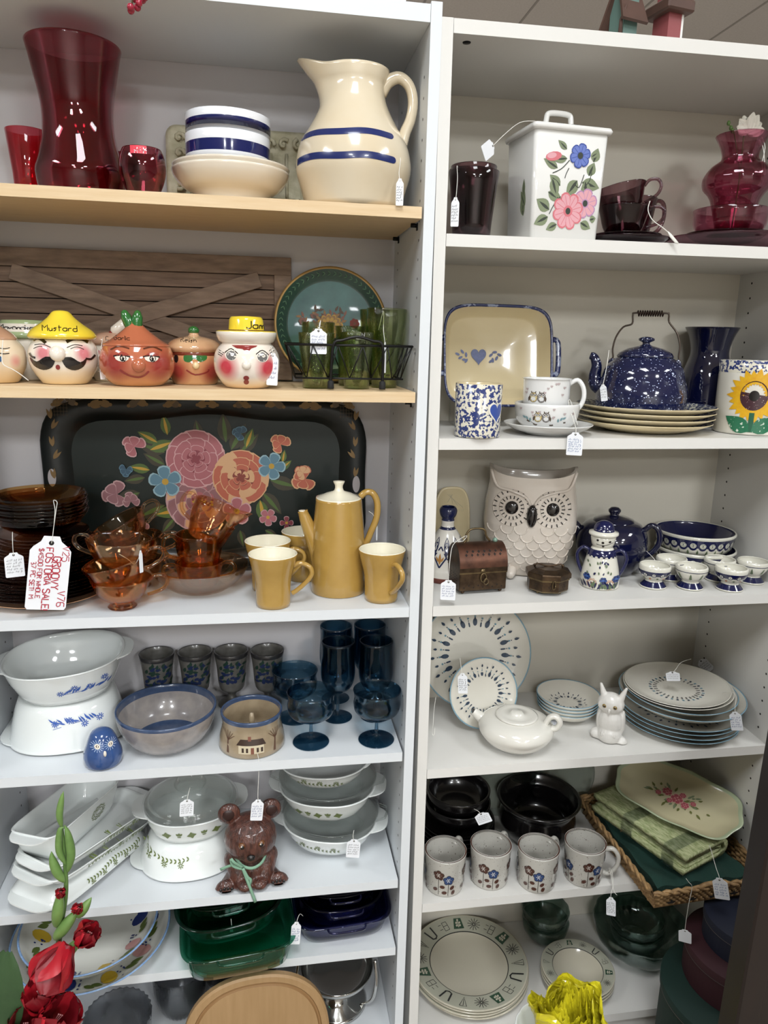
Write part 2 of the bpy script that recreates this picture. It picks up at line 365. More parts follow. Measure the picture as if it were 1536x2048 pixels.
# ---------------------------------------------------------------- bookcases
MELL = M('cool_white_melamine', 'dce0e3', .38, spec=.4, bump=.03, bscale=500)
MELR = M('warm_white_melamine', 'dedcd7', .38, spec=.4, bump=.03, bscale=500)
BKL = M('white_back_board', 'cfccce', .6, bump=.04, bscale=300)
BKR = M('cream_back_board', 'd6d0c2', .6, bump=.04, bscale=300)
PEG = M('peg_hole_black', '15120f', .8); PIN = M('black_metal_pin', '101010', .4, metal=.6)
PINE = M('raw_pine', 'e3cba6', .55, var=.25, vscale=22, col2='d3b488', stretch=(.6, 9, 9), bump=.08, bscale=80)
def case(key, x0, x1, D, sh, t, mel, bk, ang, yoff, rz, label, top_t, woods=(), zb=-.08, chips=False):
    r = T('bookcase', label, 'bookcase', (0, yoff, 1.2), (0, -ang, rz))
    Z = lambda z: z-1.2
    th = .02
    zt = ZS[key+'0']
    for nme, xa, xb in (('side_panel', x0-th, x0), ('side_panel', x1, x1+th-.0017)):
        b = B(mel, PEG); b.box((xa, 0, Z(zb)), (xb, D, Z(zt+(.004 if key == 'L' else 0))), 0)
        xf = xa-.0003 if nme and xa > (x0+x1)/2 else xb+.0003
        z = zb+.2
        while z < zt-.08:
            for yy in (.035, D-.045):
                n = 8; vs = [(xf, yy+.0026*cos(2*pi*i/n), Z(z)+.0026*sin(2*pi*i/n)) for i in range(n)]; b.add(vs, [tuple(range(n))], 1, False)
            z += .032
        b.build(nme, r)
    b = B(bk); b.box((x0-.005, D, Z(zb)), (x1+.005, D+.004, Z(zt))); b.build('back_panel', r)
    for i, k in enumerate(sh):
        z = ZS[k]; tt = top_t if i == 0 else t; wood = k in woods
        y0 = .001; b = B(PINE if wood else mel)
        if wood: tt = .0185
        xe = x1-(.004 if (wood or k in ('L4', 'L5', 'L6')) else .0005)
        b.box((x0+.001, y0 if not wood else -.002, Z(z-tt)), (xe, D-.001, Z(z)))
        o = b.build('top_board' if i == 0 else 'shelf', r)
        if wood: o['label'] = 'unfinished pine shelf board'
        if wood or k in ('L4', 'L5'):
            for yy in (.05, D-.05):
                b = B(PIN); b.tube([(x1, yy, Z(z-tt-.004)), (x1-.012, yy, Z(z-tt-.004))], .0035); b.box((x1-.002, yy-.004, Z(z-tt-.012)), (x1, yy+.004, Z(z-tt))); b.build('shelf_pin', r)
    b = B(mel); b.box((x0, .012, Z(zb)), (x1, .028, Z(ZS[sh[-1]]-t))); b.build('plinth', r)
    if key == 'R':
        for (px, py) in ((937, 85), (1522, 216)):
            P = hit('R0', px, py, -.0215); b = B(PIN, PEG); b.lathe([(0, 0), (.0065, 0), (.007, .0012), (.007, .002)][::-1], 0, 20)
            o = b.build('screw', r); o.location = (P.x, P.y-yoff, P.z-1.2-.0015)
    return r
case('L', -.829, -.0252, .2819, ['L0', 'L1', 'L2', 'L3', 'L4', 'L5', 'L6', 'L7'], .0196, MELL, BKL, AL, -.0072, .0062, 'cool white bookcase on the left with two raw pine shelves', .026, ('L1', 'L2'))
case('R', .02, .78, .3037, ['R0', 'R1', 'R2', 'R3', 'R4', 'R5', 'R6'], .0206, MELR, BKR, AR, 0, 0, 'warm white bookcase on the right with all white shelves', .0215)
# dark cabinet standing in front at the right edge
DW = M('dark_walnut', '1c0f0b', .4, var=.3, vscale=14, col2='130a07', stretch=(6, 6, 1))
t = T('display_cabinet', 'dark walnut cabinet corner post at the lower right edge of the view', 'cabinet', (.409, -.47, -.08), (0, rad(.8), 0))
b = B(DW); b.box((0, 0, 0), (.042, .042, 1.25), bev=.003); b.build('corner_post', t)
b = B(DW); b.box((.042, .012, .0), (.5, .03, 1.25)); b.build('side_panel', t)
b = B(DW); b.box((-.01, -.01, 1.25), (.5, .06, 1.28)); b.build('top_board', t)
# ---------------------------------------------------------------- shared object builders
def fr(prof, sx=1, sy=1, ex=2, y0=0):
    """decoration seen from the front of a turned body: u = sideways metres, v = height"""
    pr = sorted([(z, r) for r, z in prof])
    def rz(z):
        if z <= pr[0][0]: return pr[0][1]
        for (za, ra), (zb, rb) in zip(pr, pr[1:]):
            if z <= zb: return ra+(rb-ra)*(z-za)/((zb-za) or 1)
        return pr[-1][1]
    def mp(u, v, e):
        r = rz(v); x = max(-1, min(1, u/(r*sx)))
        y = r*sy*(1-abs(x)**ex)**(1/ex); n = V((x/sx, -y/(r*sy)/sy, 0)).normalized() if r > 0 else V((0, -1, 0))
        return V((x*r*sx, -y+y0, v))+n*e
    return mp
def X(u=0, v=0, z=0, rx=0, ry=0, rz=0): return Matrix.Translation((u, v, z)) @ Euler((rx, ry, rz)).to_matrix().to_4x4()
class Pl:
    """a leaning flat thing: origin at its foot, local x right, z up, decorated face towards local -Y"""
    def __init__(s, O, tilt, turn): s.O = V(O); s.rot = (tilt, 0, turn); s.M = Euler(s.rot).to_matrix()
    def uv(s, px, py, off=0):
        n = s.M @ V((0, -1, 0)); d = ray(px, py); t = (s.O+n*off-CAM).dot(n)/d.dot(n); q = s.M.transposed() @ (CAM+d*t-s.O); return (q.x, q.z)
    def mp(s, off=0): return lambda u, v, e: (u, -off-e, v)
PAPER = M('tag_card', 'eef0f4', .7); INK = M('blue_pen', '3a4a86', .6); BINK = M('black_pen', '2b2b30', .6); STRING = M('white_cotton_string', 'e6e4dc', .9); RINK = M('red_marker', 'b01835', .5)
def ptag(px, py, wpx, hpx, Y, label, ang=0, lines=4, string=None, ink=INK, text=None, turn=0, seed=1, group=None, sY=None, blank=False):
    """price tag: shaped card with punched hole and cotton string; px, py is the hole"""
    P = hitY(px, py, Y); k = proj(P)[2]/F; w, h = wpx*k/2, hpx*k; face = math.atan2(CAM.x-P.x, -(CAM.y-P.y))
    t = T('price_tag', label, 'price tag', P, (0, ang, face+turn), group or 'price tags on strings')
    tk = .0004; o = [(-w, -h*.96), (-w*.9, -h), (w*.9, -h), (w, -h*.96), (w, -h*.12), (w*.85, -h*.06), (w*.5, h*.02), (w*.38, h*.1), (-w*.38, h*.1), (-w*.5, h*.02), (-w*.85, -h*.06), (-w, -h*.12)]
    b = B(PAPER, ink, PEG); n = len(o)
    b.rings([[(x, -tk, z) for x, z in o], [(x, tk, z) for x, z in o]], 0, False, True, True)
    mp = lambda u, v, e: (u, -tk-e, v)
    b.ell(0, 0, w*.13, w*.13, mp, 2)
    if text:
        for i, (s_, hh) in enumerate(text): b.text(s_, -w*.82, -h*.2-(i+1)*h*.74/len(text), hh*h, h*.014, mp, 1)
    elif not blank:
        for i in range(lines): b.scrawl(-w*.8, -h*(.28+.66*i/lines), w*1.6, h*.11, h*.017, mp, 1, seed*7+i)
    o = b.build('card', t)
    if string:
        pts = []
        for q in string:
            Pq = hitY(q[0], q[1], q[2] if len(q) > 2 else (sY if sY is not None else Y-.001)); pts.append(Pq)
        MW = Matrix.LocRotScale(t.location, t.rotation_euler, None).inverted(); pts = [MW @ p for p in pts]
        pts = [V((0, -.0008, -.0005))]+pts
        b = B(STRING); b.tube(smooth(pts, 4), .00055, 0, 6); b.build('string', t)
    return t
def lathe_obj(name, label, cat, sp, prof, mat, t=.003, seg=48, group=None, mats=None, rot=None, **k):
    b = B(mat); b.lathe(cup(prof, t), 0, seg, **k); o = b.build(name, loc=sp.c, rot=rot or (0, 0, sp.face)); return tag(o, label, cat, group)
def hp(sp, L, y=0): return [V((dx*sp.mpp(), y, sp.z(py))) for dx, py in L]
def flower(b, u, v, r, n, mp, pm, em, cm, rot=0, cr=.28, w=None, sq=1):
    w = w or 1.25*math.sin(pi/n)
    for i in range(n):
        a = rot+2*pi*i/n; q = 1-(1-sq)*abs(sin(a))
        b.petal(u, v, a, r*q, r*w*.62, mp, em)
        b.petal(u, v, a, r*.9*q, r*w*.52, mp, pm)
    b.ell(u, v, r*cr, r*cr*sq, mp, cm)
# ================================================================ LEFT CASE, top shelf (pine)
RUBY = glass('ruby_glass', 'a3202f', .3); RUBYD = glass('ruby_glass_dark', '8a1a2a', .3)
s = Spot('L1', 167, Y=.13)
p = sm2(s.prof([(78, None), (86, 352), (80, 325), (70, 285), (67, 240), (70, 200), (79, 152), (86, 115), (91, 93)]), 3)
lathe_obj('glass_vase', 'tall flared ruby red glass vase on the top pine shelf', 'vase', s, p, RUBY, .004)
s = Spot('L1', 64, Y=.215)
lathe_obj('tumbler', 'bright red glass tumbler behind the tall ruby vase', 'tumbler', s, s.prof([(27, None), (30, 350), (39, 262)]), glass('bright_red_glass', 'dc2c3c', .3), .002)
s = Spot('L1', 288, Y=.05); p = sm2(s.prof([(28, None), (40, 365), (45, 340), (43, 315), (38, 300)]), 3)
v = lathe_obj('votive_holder', 'rounded dark ruby glass votive with a red and white price sticker', 'votive', s, p, RUBYD, .0025)
b = B(M('sticker_red', 'd5394a', .5), PAPER, BINK); mp = fr(p); k = s.mpp()
b.lay = 20; b.poly([(-21*k, s.z(317)), (9*k, s.z(317)), (9*k, s.z(300)), (-21*k, s.z(300))], mp, 0)
b.poly([(-14*k, s.z(316)), (9*k, s.z(316)), (9*k, s.z(304)), (-14*k, s.z(304))], mp, 1); b.scrawl(-12*k, s.z(314), 17*k, 6*k, .8*k, mp, 2, 3); b.build('price_sticker', v)
s = Spot('L1', 248, Y=.215)
lathe_obj('votive_holder', 'rounded ruby glass votive half hidden between vase and stickered votive', 'votive', s, sm2(s.prof([(24, None), (33, 360), (36, 340), (34, 320), (30, 310)]), 3), RUBYD, .0025)
# relief tray leaning at the back
ORN = M('antiqued_cream_plaster', 'e4dec6', .7, var=.5, vscale=45, col2='b4ae8c', bump=.5, bscale=160)
a = hitY(330, 250, .25); c = hitY(650, 262, .25); zb = zs('L1', -.6)+.003
t = T('relief_tray', 'antiqued cream tray with carved relief leaning behind the banded bowls', 'tray', ((a.x+c.x)/2, .235, zb), (rad(-8), 0, 0))
w = (c.x-a.x)/2; h = a.z-zb+.004; b = B(ORN)
def rr(w, z0, z1, r, y, n=5):
    o = []
    for cx, cz, a0 in ((w-r, z0+r, -pi/2), (w-r, z1-r, 0), (-w+r, z1-r, pi/2), (-w+r, z0+r, pi)):
        for i in range(n+1): q = a0+pi/2*i/n; o.append((cx+r*cos(q), y, cz+r*sin(q)))
    return o
b.rings([rr(w, 0, h, .02, .012), rr(w, 0, h, .02, -.004), rr(w-.008, .008, h-.008, .016, -.008), rr(w-.02, .02, h-.02, .01, -.004), rr(w-.03, .03, h-.03, .008, .004)], 0, True, True, True)
b.build('tray_body', t)
b = B(ORN); R = random.Random(3)
for i in range(26):
    q = i/26; per = 2*(2*w-.05)+2*(h-.05); d = q*per; wx = 2*w-.05; hz = h-.05
    if d < wx: x, z = -w+.025+d, h-.025
    elif d < wx+hz: x, z = w-.025, h-.025-(d-wx)
    elif d < 2*wx+hz: x, z = w-.025-(d-wx-hz), .025
    else: x, z = -w+.025, .025+(d-2*wx-hz)
    pts = [V((x+.011*cos(k*.8+i)*(1-k/8), -.008, z+.011*sin(k*.8+i)*(1-k/8))) for k in range(8)]; b.tube(pts, [.0042-.0003*k for k in range(8)], 0, 6)
    b.ball((x, -.008, z), .0045, 0, 8)
b.build('carved_scrolls', t)
b = B(ORN)
for i in range(7):
    x = -w*.6+i*w*.2; b.box((x-.012, 0, .04), (x+.012, .005, h-.045)); b.tube([(x-.014, 0, .035), (x-.014, 0, h-.04)], .003)
b.build('carved_center', t)
# bowls
CRM = M('cream_glaze', 'e6dccb', .12, coat=.5); WHT = M('white_glaze', 'eceef2', .1, coat=.6); NAVY = M('navy_glaze', '17205a', .12, coat=.6); NAVYB = M('navy_brush', '1d2a63', .25, coat=.4)
s = Spot('L1', 464, Y=.12); k = s.mpp()
p = sm2(s.prof([(66, None), (72, 394), (95, 380), (110, 362), (116, 347)]), 3)
lathe_obj('bowl', 'shallow cream bowl at the bottom of the stack with navy banded bowls', 'bowl', s, p, CRM, .004, group='stacked bowls on the top pine shelf')
z1 = s.z(347)-.028
s2 = Spot('L1', 464, Y=.12, dz=z1); p2 = sm2([(58*k, 0), (64*k, .002), (90*k, .014), (107*k, .026), (114*k, .036)], 3)
lathe_obj('bowl', 'cream bowl nested on the bottom bowl, its rim just under the banded bowls', 'bowl', s2, p2, CRM, .004, group='stacked bowls on the top pine shelf')
zt = s.z(334)
def banded(dz, hgt, label, w):
    sp = Spot('L1', 457, Y=.12, dz=dz); pr = [(58*k, 0), (62*k, .001), (64*k, .006), (78*k, .012), (81*k, .02), (82*k, hgt)]
    b = B(WHT, NAVY); c_ = [(0, 0)]+pr[:5]+[(81.3*k, hgt*.42), (81.6*k, hgt*.74), (82*k, hgt), (81*k, hgt+.001), (79*k, hgt), (78*k, .02), (60*k, .008), (0, .008)]
    b.lathe(c_, 0, 56, mats=[0, 0, 0, 0, 0, 0, 1, 0, 0, 0, 0, 0, 0]); return tag(b.build('bowl', loc=sp.c, rot=(0, rad(w), 0)), label, 'bowl', 'stacked bowls on the top pine shelf')
banded(zt-.012, s.z(279)-zt+.012, 'white bowl with navy band, the lower of the two banded bowls', .4)
banded(s.z(294), s.z(239)-s.z(294), 'white bowl with navy band, on top of the bowl stack', .8)
# pitcher
STN = M('cream_stoneware', 'ded3bd', .16, coat=.6, var=.2, vscale=14, col2='d6c4a4')
s = Spot('L1', 706, Y=.072); k = s.mpp()
p = sm2(s.prof([(94, None), (104, 385), (114, 350), (114, 325), (107, 293), (91, 264), (75, 234), (64, 205), (62, 176), (67, 162), (73, 143)]), 3)
t = T('pitcher', 'large cream stoneware pitcher with two navy brushed bands', 'pitcher', s.c, (0, 0, s.face)); b = B(STN); H = p[-1][1]
R = []
for r, z in cup(p, .005):
    q = max(0, (z/H-.72)/.28)**1.3; ring = []
    for i in range(64):
        a = 2*pi*i/64; d = abs(((a-pi+pi) % (2*pi))-pi); sp_ = math.exp(-(d/.42)**2)*q; rr_ = r*(1+.62*sp_ - .04*q)
        ring.append((rr_*cos(a), rr_*sin(a)*(1-.1*q), z+.012*sp_*q))
    R.append(ring)
b.rings(R, 0); b.build('body', t)
b = B(NAVYB); b.lay = 10; mp = fr(p)
for y0, xa, xb in ((290, -100, 72), (337, -113, 76)):
    z = s.z(y0); pts = [(u*k, z+.0012*sin(u*.06)) for u in range(xa, xb, 6)]; b.line(pts, 12*k, mp, 0)
    b.ell(pts[-1][0], pts[-1][1], 6*k, 6*k, mp, 0)
b.build('painted_bands', t)
b = handle(hp(s, [(52, 182), (66, 160), (88, 150), (106, 165), (114, 200), (111, 235), (100, 262), (90, 286), (80, 300)]), [.006]+[.0095]*40, STN); b = B(STN)
b.tube(smooth(hp(s, [(50, 185), (64, 162), (86, 152), (106, 168), (114, 200), (110, 235), (100, 262), (92, 290), (80, 304)]), 5), [.012*(1-.25*sin(pi*i/40)) for i in range(41)], 0, 10); b.build('handle', t)
ptag(800, 362, 15, 46, -.016, 'narrow price tag hanging on string from the cream pitcher handle', lines=6, string=[(798, 345, -.008), (801, 320, .0), (800, 295, .02), (806, 290, .06), (812, 285, .08)], ink=BINK, seed=2)
# berries hanging over the very top edge
BER = M('red_berry', 'a3203a', .25, coat=.5)
P = hitY(262, 10, -.035)
t = T('berry_sprig', 'sprig of red berries dangling from the top of the left bookcase', 'artificial berries', (P.x, -.035, zs('L0', P.x)+.002))
b = B(M('twig', '5a4630', .8)); pts = {}
for i, (px, py) in enumerate(((285, 0), (278, 6), (261, 14), (275, 15), (262, 21), (290, -6), (270, -2), (300, -14))):
    q = hitY(px, py, -.03-.006*(i % 3)) - t.location; e = B(BER); e.ball(q, .0052, 0, 14); e.build('berry', t)
    b.tube(smooth([V((.02, .03, .004)), V((.012, -.004, .01)), q+V((.003, 0, .012)), q], 3), .0008, 0, 5)
b.build('twig', t)
# ================================================================ LEFT CASE, second shelf (pine)
BW = M('weathered_barn_wood', '8a7260', .75, var=.55, vscale=10, col2='5e4a3c', stretch=(1.2, 8, 14), bump=.4, bscale=60)
BW2 = M('weathered_barn_wood_brace', '96806e', .75, var=.55, vscale=9, col2='6d5a4c', stretch=(2, 8, 9), bump=.4, bscale=60)
BGR = M('dark_gap', '18120e', .9)
Y0 = .255; pr_ = hitY(583, 640, Y0); pl = V((-.826, 0, 0)); zt = hitY(583, 516, Y0).z; zb = zs('L2', -.4)+.003; w = (pr_.x-pl.x)/2; h = zt-zb
t = T('barn_door_panel', 'weathered wood plank panel with crossed braces behind the face jars', 'wall decor', ((pr_.x+pl.x)/2, Y0-.01, zb), (rad(-1), 0, 0))
b = B(BGR); b.box((-w, .012, 0), (w, .016, h)); b.build('backing', t)
fb = .034
for i in range(6):
    z0 = fb+(h-2*fb)*i/6; b = B(BW); b.box((-w+fb, .006, z0+.001), (w-fb, .012, z0+(h-2*fb)/6-.001), X=None); b.build('plank', t)
for nme, a, c in (('rail', (-w, 0, h-fb), (w, .012, h)), ('rail', (-w, 0, 0), (w, .012, fb)), ('stile', (-w, 0, fb), (-w+fb, .012, h-fb)), ('stile', (w-fb, 0, fb), (w, .012, h-fb))):
    b = B(BW2); b.box(a, c, bev=.001); b.build(nme, t)
an = math.atan2(h-2*fb, 2*w-2*fb); L = math.hypot(h-2*fb, 2*w-2*fb)/2
for sg, yy in ((1, .001), (-1, .0025)):
    b = B(BW2); yy -= .006; Xm = X(0, 0, h/2) @ Matrix.Rotation(-sg*an, 4, 'Y'); b.box((-L+.03, yy, -.015), (L-.03, yy+.006, .015), X=Xm, bev=.001); b.build('brace', t)
# round green tray
s = Spot('L2', 668, Y=.215); top = s.z(523); R_ = 114*s.mpp(.1)
t = T('round_tray', 'round green tole tray with a yellow painted flower leaning behind green glasses', 'tray', (s.c.x-.005, .222, s.c.z+.002), (rad(-9), 0, 0))
GT = M('dark_green_enamel', '1d4a38', .35, coat=.3, var=.4, vscale=30, col2='163a2e'); TEAL = M('crackled_teal_enamel', '3f7671', .4, coat=.3, var=.6, vscale=26, col2='2f5f5d'); GOLD = M('gold_paint', 'a8854a', .45, metal=.3)
b = B(TEAL, GT, GOLD); XM = Matrix.Translation((0, 0, R_)) @ Matrix.Rotation(pi/2, 4, 'X')
b.lathe([(0, 0), (R_*.76, 0), (R_*.8, .002), (R_*.96, .009), (R_, .011), (R_, .009), (R_*.97, .006), (R_*.8, -.001), (0, -.003)], 0, 64, X=XM, mats=[0, 1, 1, 2, 2, 1, 1, 1]); b.build('tray_body', t)
b = B(M('painted_yellow', 'c79b3c', .5), M('painted_ochre', '9c7440', .5), M('painted_brown', '5c4530', .5), M('painted_red', '9a3f38', .5), M('painted_rust', '8a5a48', .5), M('light_leaf', '5d8464', .5)); Rn = random.Random(4)
mp = lambda u, v, e: (u, -.0008-e, v+R_)
for i in range(70): a = Rn.uniform(0, 2*pi); d = Rn.uniform(.1, 1); b.leaf(-.012+d*R_*.42*cos(a), .01+d*R_*.2*sin(a), Rn.uniform(0, 6), R_*.11, R_*.022, mp, Rn.choice([2, 4, 1]))
for rr_, m_ in ((.24, 1), (.2, 0), (.13, 1), (.1, 0)): flower(b, -.002, -.005, R_*rr_, 13, mp, m_, 1 if m_ == 0 else 0, 2, rot=rr_*9, cr=.2)
flower(b, R_*.42, R_*.03, R_*.09, 7, mp, 3, 3, 4); flower(b, -R_*.5, R_*.05, R_*.07, 6, mp, 4, 4, 2)
def mpr(u, v, e):
    d = math.hypot(u, v); return (u, -.002-.0075*max(0, (d/R_-.8)/.16)-e, v+R_)
for i in range(56):
    a = 2*pi*i/56
    for sg in (-1, 1): b.leaf(R_*.88*cos(a), R_*.88*sin(a), a+pi/2+sg*.6, R_*.07, R_*.008, mpr, 5)
b.build('painted_flowers', t)
# green tumblers and wire caddy
GG = glass('olive_glass', 'b6c680', .3, rib=320); k_ = 'green glass tumblers in the wire caddy'
def gt(cx, Y, top, hw, base, label, tilt=0, k='L2', dz=0.0005):
    s = Spot('L2', cx, Y=Y, dz=dz); p = s.prof([(base, None), (base+1, top+.7*(760-top)), (hw-2, top+30), (hw, top)])
    b = B(GG); b.lathe(cup(p, .0022), 0, 40, nf=36, flute=.02); return tag(b.build('tumbler', loc=s.c, rot=(0, tilt, s.face)), label, 'tumbler', k_)
gt(636, .138, 645, 33, 24, 'green glass tumbler at the back left of the wire caddy')
gt(633, .06, 666, 36, 27, 'green glass tumbler at the front left of the caddy, price tag hung inside')
gt(700, .15, 653, 31, 23, 'green glass tumbler at the back of the caddy, third from the left')
gt(713, .065, 665, 33, 25, 'green glass tumbler behind the arched handle of the caddy')
gt(747, .192, 620, 30, 22, 'tall green glass tumbler standing behind the caddy by the tray')
gt(768, .106, 618, 40, 25, 'tallest green glass tumbler leaning right out of the caddy', tilt=rad(1), dz=.002)
WI = M('black_wire', '141414', .35, metal=.4)
a, c = hitY(594, 750, .03), hitY(806, 765, .03); zr = hitY(576, 688, .02).z; ar, cr = hitY(574, 690, .03), hitY(821, 703, .03); zbt = a.z-.003
zsh = zs('L2', -.2)+.002; o = V(((ar.x+cr.x)/2, .098, zsh)); t = T('wire_caddy', 'black wire glass caddy with arched handles holding green tumblers', 'caddy', o)
w0, w1 = (c.x-a.x)/2, (cr.x-ar.x)/2; d0, d1 = .074, .084; zr -= zsh; zbb = .018
b = B(WI); rec = lambda w, d, z: [V((w, -d, z)), V((w, d, z)), V((-w, d, z)), V((-w, -d, z))]
b.tube(rec(w1, d1, zr)+[rec(w1, d1, zr)[0]], .0022, 0, 8); b.build('top_rail', t)
b = B(WI); b.tube(rec(w0, d0, zbb)+[rec(w0, d0, zbb)[0]], .0018, 0, 8)
b.build('bottom_rail', t)
b = B(WI)
for sg in (-1, 1):
    n = 5
    for i in range(n):
        for a_, c_ in ((i/n, (i+.5)/n), ((i+.5)/n, (i+1)/n)):
            z_ = [(zr, zbb), (zbb, zr)][0 if a_ == i/n else 1]
            b.tube([V(((2*a_-1)*(w1 if z_[0] == zr else w0), sg*(d1 if z_[0] == zr else d0), z_[0])), V(((2*c_-1)*(w1 if z_[1] == zr else w0), sg*(d1 if z_[1] == zr else d0), z_[1]))], .0011, 0, 6)
    for i in range(4):
        for a_, c_ in ((i/4, (i+.5)/4), ((i+.5)/4, (i+1)/4)):
            za, zc = (zr, zbb) if a_ == i/4 else (zbb, zr)
            b.tube([V((sg*(w1 if za == zr else w0), (2*a_-1)*(d1 if za == zr else d0), za)), V((sg*(w1 if zc == zr else w0), (2*c_-1)*(d1 if zc == zr else d0), zc))], .0011, 0, 6)
b.build('wire_lattice', t)
for sg in (-1, 1):
    b = B(WI); xa, xb = hitY(660, 779, .03).x-o.x, hitY(762, 781, .03).x-o.x; hz = hitY(717, 674, .02).z-zsh
    b.tube(smooth([V((xa, sg*.082, .004)), V((xa, sg*.082, zbb)), V((xa+.004, sg*.088, zr)), V((xa+.02, sg*.088, hz-.006)), V(((xa+xb)/2, sg*.088, hz)), V((xb-.02, sg*.088, hz-.006)), V((xb-.002, sg*.088, zr)), V((xb, sg*.082, zbb)), V((xb, sg*.082, .004))], 5), .0026, 0, 8); b.build('arched_handle', t)
    for x in (xa, xb):
        b = B(M('black_rubber', '0c0c0c', .7)); b.lathe([(0, 0), (.0055, 0), (.006, .002), (.0055, .013), (.003, .015)], 0, 14, X=X(x, sg*.082, 0)); b.build('rubber_foot', t)
ptag(637, 662, 33, 45, .018, 'price tag hung inside the front left green tumbler', lines=5, string=[(640, 650), (641, 641, .03), (638, 652, .03)], seed=5, ink=INK)
ptag(770, 690, 8, 55, .07, 'narrow folded tag on string inside the tallest green tumbler', lines=0, string=[(767, 660), (767, 622, .09), (757, 660, .09)], blank=True, turn=.9)
# ---- ceramic face jars
def glz(n, c, **k): return M(n, c, .12, coat=.7, **k)
FW = glz('jar_white', 'efe6d8'); FP = glz('jar_pink', 'd98a8e'); FPD = glz('jar_rose', 'c95b66'); BLK = glz('jar_black', '1a1616'); YEL = glz('jar_yellow', 'efd23c'); FCR = glz('jar_cream_base', 'ecd3a4')
TER = glz('garlic_skin', 'b9694a'); TERD = glz('garlic_blush', '9c3f33'); TAN = glz('relish_tan', 'c98f62'); GRN = glz('jar_green', '2f6b33'); BRN = glz('jar_brown', '5a3020'); LTG = glz('jar_light_green', 'a8b98a'); CRD = glz('jar_red_brown', '8a2f2c')
def blush(name, base, cheek, cx, cz, rad_, base2=None, z0=None, z1=None):
    """airbrushed glaze: cheek colour in round patches, warmer foot"""
    if name in MATS: return MATS[name]
    m = glz(name, base); t = m.node_tree; bs = t.nodes['Principled BSDF']; tc = nm(t, 'ShaderNodeTexCoord'); prev = None
    rgb = nm(t, 'ShaderNodeRGB'); rgb.outputs[0].default_value = (*lin(base), 1); prev = rgb.outputs[0]
    sep = nm(t, 'ShaderNodeSeparateXYZ'); t.links.new(tc.outputs['Object'], sep.inputs[0])
    if base2:
        mr = nm(t, 'ShaderNodeMapRange'); mr.inputs[1].default_value = z0; mr.inputs[2].default_value = z1; mr.inputs[3].default_value = 1; mr.inputs[4].default_value = 0; t.links.new(sep.outputs[2], mr.inputs[0])
        mx = nm(t, 'ShaderNodeMix', data_type='RGBA'); t.links.new(mr.outputs[0], mx.inputs[0]); t.links.new(prev, mx.inputs[6]); mx.inputs[7].default_value = (*lin(base2), 1); prev = mx.outputs[2]
    for sg in (-1, 1):
        vm = nm(t, 'ShaderNodeVectorMath', operation='DISTANCE'); t.links.new(tc.outputs['Object'], vm.inputs[0]); vm.inputs[1].default_value = (sg*cx, -rad_[1], cz)
        mr = nm(t, 'ShaderNodeMapRange'); mr.inputs[1].default_value = rad_[0]*.35; mr.inputs[2].default_value = rad_[0]; mr.inputs[3].default_value = 1; mr.inputs[4].default_value = 0; t.links.new(vm.outputs['Value'], mr.inputs[0])
        mx = nm(t, 'ShaderNodeMix', data_type='RGBA'); t.links.new(mr.outputs[0], mx.inputs[0]); t.links.new(prev, mx.inputs[6]); mx.inputs[7].default_value = (*lin(cheek), 1); prev = mx.outputs[2]
    t.links.new(prev, bs.inputs['Base Color']); return m
class Jar:
    def __init__(j, cx, Y, prof, label, mat, name='condiment_jar'):
        j.s = Spot('L2', cx, Y=Y); j.k = j.s.mpp(); j.p = sm2(j.s.prof(prof), 3)
        j.t = T(name, label, 'jar', j.s.c, (0, 0, j.s.face), 'ceramic face jars')
        b = B(mat); b.lathe(cup(j.p, .003), 0, 56); b.build('head', j.t); j.b = B(); j.b.lay = 8; j.b.inc = .00003; j.mp = fr(j.p)
    def u(j, dx): return dx*j.k
    def nose(j, dx, py, r, mat, sx=1, sz=1):
        q = j.mp(j.u(dx), j.s.z(py), 0); b = B(mat); b.ball(V(q), r*j.k, 0, 16, s3=(sx, .8, sz)); b.build('nose', j.t)
    def line(j, pts, w, mat, sm=True):
        P = [(j.u(a), j.s.z(c)) for a, c in pts]
        if sm: P = [(q.x, q.y) for q in smooth(P, 3)]
        j.b.line(P, w*j.k, j.mp, mat)
    def shape(j, pts, mat, sm=3):
        P = [(j.u(a), j.s.z(c)) for a, c in pts]
        if sm: P = [(q.x, q.y) for q in smooth(P+[P[0]], sm)][:-1]
        j.b.poly(P, j.mp, mat)
    def ell(j, dx, py, a, c, mat, rot=0): j.b.ell(j.u(dx), j.s.z(py), a*j.k, c*j.k, j.mp, mat, rot)
    def done(j, name='painted_face'): j.b.build(name, j.t)
    def lid(j, prof, mat, name='lid', words=None, wm=None, h=9, dx=-20, py=660, arc=0, sx=1):
        p = sm2([(hw*j.k, j.s.z(py)) for hw, py in prof], 3); b = B(mat); b.lathe([(0, p[0][1])]+p+([(0, p[-1][1])] if p[-1][0] > 0 else []), 0, 48, sx=sx)
        if words:
            b.lay = 20; mp0 = fr(p, sx=sx); b.text(words, j.u(dx), j.s.z(py), h*j.k, h*.13*j.k, mp0, wm or BLK, gap=.22, jit=.05)
        b.build(name, j.t); return p
